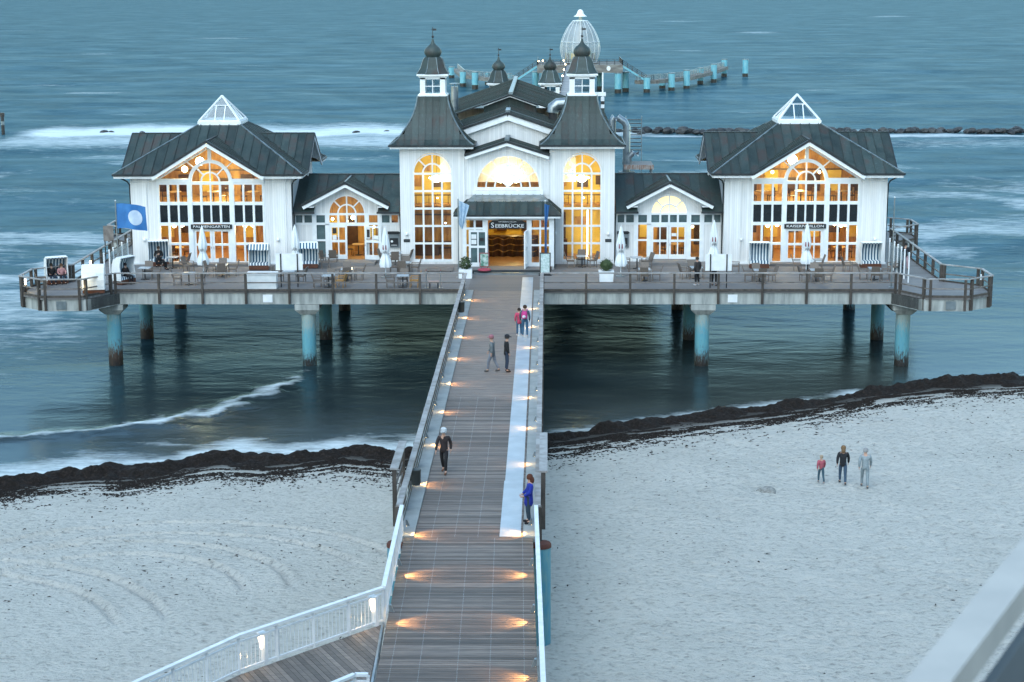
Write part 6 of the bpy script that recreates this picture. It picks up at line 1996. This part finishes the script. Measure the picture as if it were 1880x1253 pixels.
for i, (x, y, h) in enumerate(FP): far_pile(x, y, h, 'turquoise pile right of the glass dome, %s from its stair' % ordinal(i))
for i, (x, y, h) in enumerate([(-20.9, 321, 2.6), (-16.4, 285, 3.2), (-13.4, 278, 3.4), (-11.0, 291, 2.7), (-6.2, 287, 2.6)]): far_pile(x, y, h, 'turquoise pile left of the glass dome, %s from the left' % ordinal(i))
for i, (x, y) in enumerate([(0.0, 267), (17.4, 260.5), (19.2, 264.5), (1.8, 272), (14, 272)]): far_pile(x, y, 3.95, 'turquoise pile carrying the dome platform, %s counted from front left' % ordinal(i))

FARDECK = pm('far_jetty_concrete', (0.24, 0.24, 0.22), (0.13, 0.12, 0.11), scale=.6, stretch=(1, 1, 3), rough=.8)
def simple_rail(t, pts, h=1.05, every=2.0, mat=None):
    mat = mat or STEEL
    P = [Vector(p) for p in pts]
    for a, b in zip(P, P[1:]):
        for z in (h, h * .66, h * .33): MB().bar((a.x, a.y, a.z + z), (b.x, b.y, b.z + z), .09, .09).build('rail', mat, t)
        n = max(1, int((b - a).length / every))
        for i in range(n + 1):
            p = a + (b - a) * (i / n); MB().box(p.x - .06, p.x + .06, p.y - .06, p.y + .06, p.z, p.z + h).build('post', mat, t)
def far_jetty():
    t = thing('dome_platform', 'concrete platform with railings below the glass dome', 'platform', (0, 0, 0))
    MB().box(.4, 18.4, 260.5, 276, 4.1, 5.75).build('slab', FARDECK, t)
    simple_rail(t, [(.5, 276, 5.75), (.5, 260.6, 5.75), (18.3, 260.6, 5.75), (18.3, 276, 5.75)], 1.05, 1.5, BLACKM)
    MB().lathe([(.5, 0), (.5, .02)], 16, (0, 0, 0)).mesh('x', STEEL)
    MB().prism_xz([(15.4 + .42 * cos(k * pi / 8), 5.0 + .5 * sin(k * pi / 8)) for k in range(16)], 260.40, 260.49).build('lifebuoy_plate', WHITE, t)
    for i, (x, z) in enumerate([(.7, 6.5), (1.6, 6.7), (6.0, 6.7), (8.0, 6.4)]):
        l = thing('platform_lamp', 'lit lamp on the dome platform railing, %s from the left' % ordinal(i), 'lamp', (x, 260.9, z), 0, 'lamps by the dome')
        MB().ball((0, 0, 0), .14, 8, 6).build('bulb', BULB, l); MB().tube([(0, 0, 5.75 - z), (0, 0, -.1)], .04, 6).build('stem', BLACKM, l)
    def stair(x0, z0, x1, z1, label):
        s = thing('jetty_stair', label, 'stair', (0, 0, 0), 0, 'stairs of the dome platform')
        n = 14
        for k in range(n):
            u = (k + .5) / n
            MB().box(x0 + (x1 - x0) * u - .2, x0 + (x1 - x0) * u + .2, 261, 263.4, z0 + (z1 - z0) * u - .05, z0 + (z1 - z0) * u + .05).build('tread', FARDECK, s)
        MB().bar((x0, 260.95, z0 - .15), (x1, 260.95, z1 - .15), .15, .35).build('stringer', FARPILE, s)
        simple_rail(s, [(x0, 261, z0), (x1, 261, z1)], 1.05, 1.0, BLACKM)
    stair(.4, 5.6, -4.4, 2.5, 'steep stair going down left of the dome platform'); stair(18.4, 5.6, 23.4, 2.5, 'steep stair going down right of the dome platform')
    for lab, pts, w in (('low jetty running right from the dome stair past the piles', [(21.6, 261.5), (25, 263.5), (33, 276.5), (41, 304), (46, 326)], 2.4), ('low landing left of the dome stair', [(-4.2, 262), (-10, 275), (-16, 288), (-19, 318)], 2.4)):
        j = thing('low_jetty', lab, 'jetty', (0, 0, 0), 0, 'low jetties by the dome')
        for (a, b), (c, d) in zip(pts, pts[1:]):
            MB().bar((a, b, 2.05), (c, d, 2.05), w, .75).build('deck', FARDECK, j)
        L = [(a, b - 1.0, 2.42) for a, b in pts]
        simple_rail(j, L, 1.05, 2.6, STEEL)
        simple_rail(j, [(a - .3, b + 1.2, 2.42) for a, b in pts], 1.05, 3.0, STEEL)
    # walkway between building and platform
    w = thing('outer_walkway', 'planked outer walkway leading from the building to the glass dome', 'walkway', (0, 0, 0))
    a, b = (3.6, 46), (8.2, 260.4)
    wm = MB(); wm.add([(a[0] - 1.7, a[1], 5.1), (a[0] + 1.9, a[1], 5.1), (b[0] + 1.9, b[1], 5.7), (b[0] - 1.7, b[1], 5.7), (a[0] - 1.7, a[1], 4.4), (a[0] + 1.9, a[1], 4.4), (b[0] + 1.9, b[1], 5.0), (b[0] - 1.7, b[1], 5.0)],
                      [(0, 1, 2, 3), (4, 7, 6, 5), (0, 4, 5, 1), (1, 5, 6, 2), (2, 6, 7, 3), (3, 7, 4, 0)])
    wm.build('deck', decking('outer_boards', 1, .9, (0.34, 0.33, 0.33), (0.27, 0.26, 0.26), .35), w)
    simple_rail(w, [(a[0] - 1.65, a[1], 5.1), (b[0] - 1.65, b[1], 5.7)], 1.05, 6, BLACKM)
    simple_rail(w, [(a[0] + 1.85, a[1], 5.1), (b[0] + 1.85, b[1], 5.7)], 1.05, 6, BLACKM)
    for k in range(7):
        u = .30 + k * .1
        l = thing('walkway_lamp', 'small lit lamp on the outer walkway, %s from the building' % ordinal(k), 'lamp', (a[0] - 1.65 + (b[0] - a[0]) * u, a[1] + (b[1] - a[1]) * u, 6.3 + .6 * u), 0, 'lamps of the outer walkway')
        MB().ball((0, 0, 0), .13, 8, 5).build('bulb', BULB, l); MB().box(-.05, .05, -.05, .05, -.25, -.1).build('mount', BLACKM, l)
    for y in (90, 130, 170, 210, 245):
        x = a[0] + (b[0] - a[0]) * (y - 46) / 214.4
        MB().tube([(x, y, -2), (x, y, 4.6)], .5, 12).build('support_pile', FARPILE, w)
    # gondola dome
    g = thing('diving_gondola', 'egg shaped glass dome with white mushroom cap out at sea', 'dome', (9.57, 268.0, 5.75))
    prof = [(3.55, .3), (3.95, 1.4), (4.22, 2.6), (4.25, 3.4), (4.05, 4.6), (3.60, 5.9), (2.95, 7.2), (2.2, 8.3), (1.6, 8.95)]
    dome = MB()
    dome.lathe(prof, 32); dome.f = dome.f[:-2]
    dg, dt, db = new_mat('salt_hazed_dome_glass')
    db.inputs['Base Color'].default_value = (0.42, 0.46, 0.49, 1); db.inputs['Roughness'].default_value = 0.25
    nz = noise(dt, pos_vec(dt, (1, 1, .4)), .5, 4)
    dt.links.new(ramp(dt, nz, [(0.3, 0.30), (0.7, 0.55)]), db.inputs['Alpha'])
    dome.build('glass_shell', dg, g, smooth=True)
    for k in range(16):
        a_ = k * pi / 8
        r = MB(); r.tube([(cos(a_) * q * 1.005, sin(a_) * q * 1.005, z) for q, z in prof], .055, 5); r.build('rib', pm('dome_rib%d' % k, (0.55, 0.62, 0.66), rough=.4) if k == 0 else MATS['dome_rib0'], g)
    for q, z in ((3.6, .3), (4.1, 4.55), (1.62, 8.95)):
        r = MB(); r.tube([(cos(k * pi / 16) * q, sin(k * pi / 16) * q, z) for k in range(33)], .08, 6); r.build('hoop', MATS['dome_rib0'], g)
    MB().lathe([(1.65, 8.92), (1.6, 9.05), (.5, 9.15)], 24).build('crown_plate', WHITE, g)
    MB().tube([(0, 0, .1), (0, 0, 9.9)], .36, 12).build('mast', STEEL, g)
    MB().tube([(0, 0, 9.1), (0, 0, 9.95)], .34, 12).build('neck', FARPILE, g)
    MB().lathe([(1.38, 9.85), (1.36, 9.95), (1.05, 10.1), (.75, 10.45), (.6, 10.9), (.42, 11.2), (.15, 11.35), (.02, 11.37)], 24).build('mushroom_cap', WHITE, g, smooth=True)
    # cabin inside
    MB().lathe([(2.9, .05), (3.1, .4), (3.1, 2.2), (2.5, 2.5), (.4, 2.7)], 16).build('cabin', pm('cabin_green', (0.16, 0.30, 0.27), (0.30, 0.38, 0.30), scale=1.2, rough=.5), g)
    for k in range(12):
        a_ = k * pi / 6
        o = MB().box(-.42, .42, -.06, .06, .7, 2.2); o = o.build('cabin_window', DARKPANE if k % 2 else ROOMYEL, g, (cos(a_) * 3.12, sin(a_) * 3.12, 0), a_ + pi / 2)
    MB().box(-.55, .25, -.3, .3, 2.7, 7.0).build('lift_frame', STEEL, g)
    MB().lathe([(4.0, 0), (4.1, .15), (3.7, .3)], 32).build('base_ring', FARDECK, g)
far_jetty()

# ---------------------------------------------------------------- rock breakwater
def breakwater():
    rng = random.Random(11)
    rockm = []
    RM = pm('wet_rock', (0.022, 0.026, 0.030), (0.055, 0.058, 0.060), scale=.8, rough=.6, bmp=.5, rnd=.3)
    for k in range(6):
        m = MB(); r2 = random.Random(k)
        n = 9
        prof = [(.01, -.8), (.8, -.5), (1.0, 0), (.82, .45), (.4, .75), (.01, .82)]
        jit = [[r2.uniform(.75, 1.2) for _ in range(n)] for _ in prof]
        idx = {z: i for i, (r, z) in enumerate(prof)}
        m.lathe(prof, n, (0, 0, 0), fold=lambda j, r, z: r * jit[idx[z]][j])
        rockm.append(m.mesh('rock', RM))
    b = thing('breakwater', 'long line of dark rocks in the surf right of the building', 'breakwater', (0, 0, 0), 0, 'rock breakwaters')
    x = 16.0
    while x < 92:
        s = rng.uniform(.4, .95)
        o = inst(rng.choice(rockm), 'rock', b, (x, 157 + rng.uniform(-1.2, 1.2), .25 * s + rng.uniform(-.05, .2)), (rng.uniform(-.3, .3), rng.uniform(-.3, .3), rng.uniform(0, 6)), (s * rng.uniform(.9, 1.5), s, s * .85))
        x += s * rng.uniform(.75, 1.5)
    b = thing('breakwater', 'scattered dark rocks in the white surf left of the building', 'breakwater', (0, 0, 0), 0, 'rock breakwaters')
    for x, s in ((-66, .6), (-64.9, .45), (-60, .4), (-26.8, .5), (-22.2, .5), (-15.5, .6), (-13.2, .5), (-8.6, .6), (10, .6), (13.4, .7)):
        inst(rng.choice(rockm), 'rock', b, (x, 159 + rng.uniform(-1, 1), .15 * s), (rng.uniform(-.3, .3), 0, rng.uniform(0, 6)), (s * 1.2, s, s * .8))
    t = thing('sea_marker', 'dark banded marker post in the sea at the left edge', 'post', (-81.9, 160.0, 0))
    MB().tube([(0, 0, -2), (0, 0, 3.0)], .26, 10).build('pole', BLACKM, t); MB().tube([(0, 0, 1.2), (0, 0, 1.8)], .28, 10).build('pale_band', CAPM, t)
    MB().box(-.35, .35, -.06, .06, 2.5, 3.1).build('topmark', BLACKM, t)
    t = thing('sea_marker', 'short blue marker post in the surf behind the right wing', 'post', (21.8, 88.0, 0))
    MB().tube([(0, 0, -2), (0, 0, 3.4)], .28, 10).build('pole', FARPILE, t); MB().box(-.55, .55, -.15, .15, 2.2, 2.5).build('crosspiece', FARPILE, t)
breakwater()


# ================================================================== PEOPLE
def skinned(name, verts, edges, radii, mat, parent, sub=1):
    me = bpy.data.meshes.new(name)
    me.from_pydata([tuple(v) for v in verts], edges, [])
    o = bpy.data.objects.new(name, me); link(o, parent)
    md = o.modifiers.new('Skin', 'SKIN'); md.use_smooth_shade = True; md.branch_smoothing = .4
    sv = me.skin_vertices[0].data
    seen = set()
    adj = {}
    for a, b in edges: adj.setdefault(a, []).append(b); adj.setdefault(b, []).append(a)
    for i, r in enumerate(radii):
        sv[i].radius = r if hasattr(r, '__len__') else (r, r)
    for i in range(len(verts)):      # one root for every connected chain
        if i in seen: continue
        sv[i].use_root = True
        st = [i]
        while st:
            k = st.pop()
            if k in seen: continue
            seen.add(k); st += adj.get(k, [])
    ss = o.modifiers.new('Sub', 'SUBSURF'); ss.levels = sub; ss.render_levels = sub
    me.materials.append(mat)
    return o

SKINM = pm('skin', (0.50, 0.30, 0.22), (0.44, 0.26, 0.19), scale=6, rough=.55)
_mc = {}
def cloth(c):
    if c not in _mc: _mc[c] = pm('cloth_%02d' % len(_mc), c, tuple(x * .7 for x in c), scale=7, rough=.85, bmp=.1)
    return _mc[c]

def person(label, loc, rz, h=1.75, top=(.02, .02, .02), legs=(.02, .03, .05), hair=(.03, .02, .015), shoes=(.02, .02, .02), pose='stand', coat=0.0, hat=None, bag=None, group=None, longhair=False, skirt=None):
    """facing local +y; joints in metres for a 1.75 m figure, scaled"""
    s = h / 1.75
    t = thing('person', label, 'person', loc, rz, group)
    t.scale = (s, s, s)
    sit = pose == 'sit'
    hz = .50 if sit else .93
    lean = {'stand': 0.0, 'walk': .03, 'sit': -.02, 'lean': -.06}[pose]
    pel = Vector((0, 0, hz)); wai = Vector((0, lean * .4, hz + .18)); che = Vector((0, lean, hz + .40)); nek = Vector((0, lean + .01, hz + .55)); hed = Vector((0, lean + .03, hz + .66)); crn = Vector((0, lean + .02, hz + .77))
    J = {}
    for k, sx in (('l', -1), ('r', 1)):
        ph = 1 if k == 'l' else -1
        J['hip' + k] = Vector((sx * .10, 0, hz - .03))
        if sit:
            J['kne' + k] = Vector((sx * .13, .44, hz + .01)); J['ank' + k] = Vector((sx * .13, .42, .09)); J['toe' + k] = Vector((sx * .14, .60, .04))
        elif pose == 'walk':
            J['kne' + k] = Vector((sx * .10, ph * .13 + .04, .49)); J['ank' + k] = Vector((sx * .10, ph * .24 - .05, .10 if ph > 0 else .13)); J['toe' + k] = Vector((sx * .11, ph * .24 + .12, .035))
        else:
            J['kne' + k] = Vector((sx * .11, .02, .49)); J['ank' + k] = Vector((sx * .12, -.02, .09)); J['toe' + k] = Vector((sx * .14, .15, .035))
        J['sho' + k] = che + Vector((sx * .19, -.01, .07))
        if sit:
            J['elb' + k] = che + Vector((sx * .26, .06, -.20)); J['wri' + k] = che + Vector((sx * .17, .30, -.24))
        elif pose == 'walk':
            J['elb' + k] = che + Vector((sx * .25, -ph * .10, -.20)); J['wri' + k] = che + Vector((sx * .25, -ph * .14 + .08, -.42))
        elif pose == 'lean':
            J['elb' + k] = che + Vector((sx * .25, .05, -.20)); J['wri' + k] = che + Vector((sx * .14, .24, -.32))
        else:
            J['elb' + k] = che + Vector((sx * .25, -.04, -.21)); J['wri' + k] = che + Vector((sx * .23, .06, -.43))
    # ---- body: one skinned skeleton
    names = ['pel', 'wai', 'che', 'nek', 'hed', 'crn']
    vs = [pel, wai, che, nek, hed, crn]; rad = [.12, .11, .125, .052, .085, .07]
    ed = [(0, 1), (1, 2), (2, 3), (3, 4), (4, 5)]
    def addv(v, r, frm):
        vs.append(v); rad.append(r); ed.append((frm, len(vs) - 1)); return len(vs) - 1
    for k in 'lr':
        a = addv(J['hip' + k], .085, 0); a = addv(J['kne' + k], .058, a); a = addv(J['ank' + k], .038, a); addv(J['toe' + k], .035, a)
        a = addv(J['sho' + k], .06, 2); a = addv(J['elb' + k], .042, a); a = addv(J['wri' + k], .028, a)
        d = (J['wri' + k] - J['elb' + k]).normalized()
        palm = J['wri' + k] + d * .06
        p = addv(palm, .032, a)
    # fingers and thumb: short bent chains rooted inside the palm
    for k, sx in (('l', -1), ('r', 1)):
        d = (J['wri' + k] - J['elb' + k]).normalized(); side = Vector((0, 1, 0)) - d * d.y
        if side.length < .2: side = Vector((sx, 0, 0))
        side.normalize(); inn = d.cross(side).normalized()
        if inn.x * sx > 0: inn = -inn
        for f in range(4):
            r0 = J['wri' + k] + d * .07 + side * (.027 - f * .018); L = (.045, .055, .05, .038)[f]
            i0 = len(vs); vs += [r0, r0 + d * L, r0 + d * (L * 1.5) + inn * .022]; rad += [.009, .0085, .007]; ed += [(i0, i0 + 1), (i0 + 1, i0 + 2)]
        r0 = J['wri' + k] + d * .035 + side * .024
        i0 = len(vs); vs += [r0, r0 + side * .028 + d * .03, r0 + side * .03 + d * .06 + inn * .012]; rad += [.011, .0095, .008]; ed += [(i0, i0 + 1), (i0 + 1, i0 + 2)]
    skinned('body', vs, ed, rad, SKINM, t)
    # ---- face
    f = MB()
    fc = hed + Vector((0, .075, .03))
    f.add([fc + Vector((-.012, .0, -.02)), fc + Vector((.012, 0, -.02)), fc + Vector((0, .028, -.018)), fc + Vector((0, .004, .03))], [(0, 1, 2), (0, 2, 3), (1, 3, 2)])
    for sx in (-1, 1): f.ball(hed + Vector((sx * .083, 0, .02)), .02, 6, 4)
    f.build('nose_and_ears', SKINM, t)
    e = MB()
    for sx in (-1, 1): e.ball(fc + Vector((sx * .03, -.004, .035)), .010, 6, 4)
    e.box(fc.x - .022, fc.x + .022, fc.y - .004, fc.y + .006, fc.z - .048, fc.z - .040)
    e.build('eyes_and_mouth', cloth((.06, .03, .025)), t)
    # ---- trousers, shoes
    lv = [pel + Vector((0, 0, .14)), pel]; lr = [.135, .145]; le = [(0, 1)]
    for k in 'lr':
        i = len(lv); lv += [J['hip' + k], J['kne' + k], J['ank' + k] + Vector((0, 0, .02))]; lr += [.10, .072, .058]; le += [(1, i), (i, i + 1), (i + 1, i + 2)]
    skinned('trousers', lv, le, lr, cloth(legs), t)
    for k in 'lr':
        skinned('shoe', [J['ank' + k] + Vector((0, -.04, -.035)), (J['ank' + k] + J['toe' + k]) / 2 + Vector((0, .0, -.01)), J['toe' + k] + Vector((0, .02, .008))], [(0, 1), (1, 2)], [.048, .05, .042], cloth(shoes), t)
    # ---- jacket with sleeves
    tv = [pel + Vector((0, 0, -.10 - coat)), wai, che, nek + Vector((0, 0, -.04))]; tr = [(.165 + coat * .25, .145 + coat * .2), (.155, .135), (.165, .14), (.075, .07)]; te = [(0, 1), (1, 2), (2, 3)]
    if sit: tv[0] = pel + Vector((0, .0, -.02))
    for k in 'lr':
        i = len(tv); tv += [J['sho' + k], J['elb' + k], J['wri' + k]]; tr += [.085, .064, .048]; te += [(2, i), (i, i + 1), (i + 1, i + 2)]
    skinned('jacket', tv, te, tr, cloth(top), t)
    # ---- hair or hat
    hm = MB()
    hm.lathe([(.105, -.03), (.112, .03), (.10, .09), (.065, .13), (.01, .145)], 14, tuple(hed + Vector((0, -.018, .01))))
    hm.build('hair', cloth(hair), t, smooth=True)
    if longhair:
        skinned('long_hair', [hed + Vector((0, -.05, .06)), hed + Vector((0, -.085, -.06)), hed + Vector((0, -.10, -.20))], [(0, 1), (1, 2)], [.10, .11, .085], cloth(hair), t)
    if hat:
        c = MB(); c.lathe([(.116, .03), (.12, .07), (.11, .13), (.06, .165), (.01, .17)], 14, tuple(hed + Vector((0, -.01, .01))))
        b0 = hed + Vector((0, .10, .05)); c.box(b0.x - .075, b0.x + .075, b0.y - .02, b0.y + .09, b0.z - .008, b0.z + .006)
        c.build('cap', cloth(hat), t, smooth=True)
    if bag:
        bk = che + Vector((0, -.20, -.10))
        b = MB(); b.lathe([(.05, -.19), (.15, -.17), (.165, 0), (.15, .14), (.08, .2), (.01, .21)], 12, tuple(bk)); o = b.build('backpack', cloth(bag), t, smooth=True)
        b = MB(); b.ball(tuple(bk + Vector((0, -.09, -.06))), .105, 12, 8); b.build('front_pocket', cloth((.70, .62, .68)), o, smooth=True)
        for sx in (-1, 1):
            MB().tube([bk + Vector((sx * .09, .05, .17)), che + Vector((sx * .12, .03, .17)), che + Vector((sx * .13, .16, .02)), che + Vector((sx * .12, .05, -.2))], .022, 6).build('strap', cloth(bag), o)
    return t
G1 = 'people on the walkway'; G2 = 'strollers on the beach'; G3 = 'guests on the terrace'
person('man in black jacket and dark cap standing on the walkway boards', (.68, -31.3, D), radians(-80), 1.76, (.012, .012, .013), (.03, .045, .075), (.05, .045, .04), (.05, .03, .02), 'stand', .10, (.02, .022, .028), group=G1)
person('person in grey jacket and pink cap walking beside the man in black', (.02, -31.3, D), radians(75), 1.74, (.14, .16, .17), (.18, .20, .24), (.25, .12, .11), (.10, .09, .08), 'walk', .05, (.35, .14, .17), group=G1)
person('girl with pink backpack and jeans standing on the metal strip', (1.42, -23.3, D + .02), radians(-8), 1.68, (.06, .09, .11), (.05, .13, .22), (.045, .022, .012), (.6, .64, .66), 'stand', .02, bag=(.55, .05, .22), group=G1)
person('child in pink jacket half hidden beside the backpack girl', (1.12, -22.85, D + .005), radians(10), 1.46, (.55, .07, .14), (.05, .12, .20), (.03, .02, .015), (.5, .52, .55), 'stand', .12, group=G1)
person('walker in dark clothes and pale hood nearing the shore on the left', (-1.22, -48.4, D), radians(170), 1.72, (.03, .022, .022), (.014, .014, .016), (.55, .58, .60), (.16, .08, .05), 'walk', .06, (.55, .58, .60), group=G1)
person('woman in royal blue coat leaning on the right railing', (1.93, -54.55, D + .03), radians(100), 1.70, (.012, .03, .30), (.02, .045, .07), (.10, .030, .014), (.008, .008, .01), 'lean', .28, longhair=True, group=G1)
def sz(x, y): return float(sand_h(np.array([x]), np.array([y]))[0])
person('child in pink top walking on the sand beside the woman', (14.5, -36.4, sz(14.5, -36.4)), radians(8), 1.28, (.40, .10, .13), (.05, .10, .13), (.35, .28, .2), (.3, .3, .3), 'walk', .02, group=G2)
person('woman with long brown hair in dark jacket walking on the sand', (15.4, -36.6, sz(15.4, -36.6)), radians(-5), 1.74, (.018, .02, .024), (.05, .09, .14), (.20, .12, .06), (.03, .03, .03), 'walk', .06, longhair=True, group=G2)
person('walker in pale grey clothes beside the woman on the sand', (16.25, -37.2, sz(16.25, -37.2)), radians(-5), 1.78, (.28, .33, .35), (.24, .29, .31), (.3, .3, .3), (.12, .12, .12), 'walk', .05, group=G2)
person('guest in dark jacket standing at the railing left of the right board', (11.45, -7.6, D), radians(40), 1.74, (.05, .045, .045), (.012, .012, .014), (.05, .035, .025), (.55, .55, .55), 'stand', .10, group=G3)
person('guest standing behind the right notice board, legs showing', (12.45, -7.7, D), radians(-30), 1.74, (.03, .03, .035), (.012, .012, .014), (.05, .04, .03), (.06, .05, .05), 'stand', .10, group=G3)
person('guest in black sitting in the leftmost hooded beach chair', (-27.25, -7.05, D), radians(208), 1.70, (.012, .012, .014), (.02, .03, .05), (.04, .03, .02), pose='sit', group=G3)
person('guest in pink top sitting in the leftmost hooded beach chair', (-26.72, -6.78, D), radians(208), 1.62, (.50, .26, .26), (.02, .02, .03), (.16, .09, .05), pose='sit', group=G3)
person('guest in black in the sideways beach chair near the flagpole', (-22.82, -6.9, D), radians(242), 1.70, (.02, .014, .014), (.015, .015, .02), (.03, .02, .02), pose='sit', group=G3)
person('guest in dark clothes sitting at the table before the left pavilion, left one', (-21.9, -1.9, D), radians(-60), 1.72, (.014, .014, .016), (.012, .012, .014), (.03, .022, .018), pose='sit', group=G3)
person('guest in black sitting in the dark striped beach chair', (-22.3, -.15, D), radians(190), 1.72, (.012, .012, .013), (.02, .02, .025), (.05, .03, .02), pose='sit', group=G3)
person('guest with pink trousers walking along the right side walk', (24.95, -1.6, D), radians(185), 1.70, (.02, .022, .03), (.48, .32, .34), (.02, .02, .02), (.05, .05, .05), 'walk', .08, group=G3)
table(-21.2, -1.1, 'before the dark striped beach chair', 0, 'r')

# ================================================================== VIEWING PLATFORM RAIL BESIDE THE CAMERA
def lookout():
    z = 20.9
    t = thing('lookout_railing', 'broad white railing of the viewing platform in the near corner', 'railing', (0, 0, 0))
    a = Vector((RAILA[0], RAILA[1], z)); b = Vector((RAILB[0], RAILB[1], z))
    d = (b - a).normalized(); a2 = a - d * 2.5; b2 = b + d * 1.2
    MB().bar((a2.x, a2.y, z - .03), (b2.x, b2.y, z - .03), RAILW, .06).build('handrail', pm('worn_white_rail', (0.46, 0.44, 0.405), (0.39, 0.375, 0.35), scale=6, rough=.6, bmp=.1), t)
    side = Vector((d.y, -d.x, 0))
    inner = a2 + side * .03; inner2 = b2 + side * .03
    MB().bar((inner.x, inner.y, z - .55), (inner2.x, inner2.y, z - .55), .02, .86).build('opening_sheet', pm('opening_dark_tone', (0.10, 0.125, 0.14), (0.08, 0.10, 0.115), scale=1.5, rough=.7), t)  # added dark sheet stands in for the dim opening under the rail
    for p in (Vector((3.50, -106.98, 0)), Vector((3.50, -106.98, 0)) - d * 1.4, Vector((3.50, -106.98, 0)) + d * 1.4):
        k = p.x
        MB().box(p.x - .035, p.x + .035, p.y - .035, p.y + .035, z - 1.1, z - .065).build('post', RAILWHITE, t)
        MB().bar((p.x, p.y, z - .09), (p.x - side.x * .08, p.y - side.y * .08, z - .09), .03, .03).build('bracket', pm('rusty_bolt%d' % int(k * 10), (0.3, 0.16, 0.09), rough=.7), t)
    f = MB().box(1.2, 5.5, -112.5, -105.2, z - 1.2, z - 1.1).build('lookout_floor', SIDEDECK); tag(f, 'boarded viewing platform floor', kind='structure')
RAILA = (3.208, -107.127); RAILB = (3.639, -106.295); RAILW = .073
lookout()
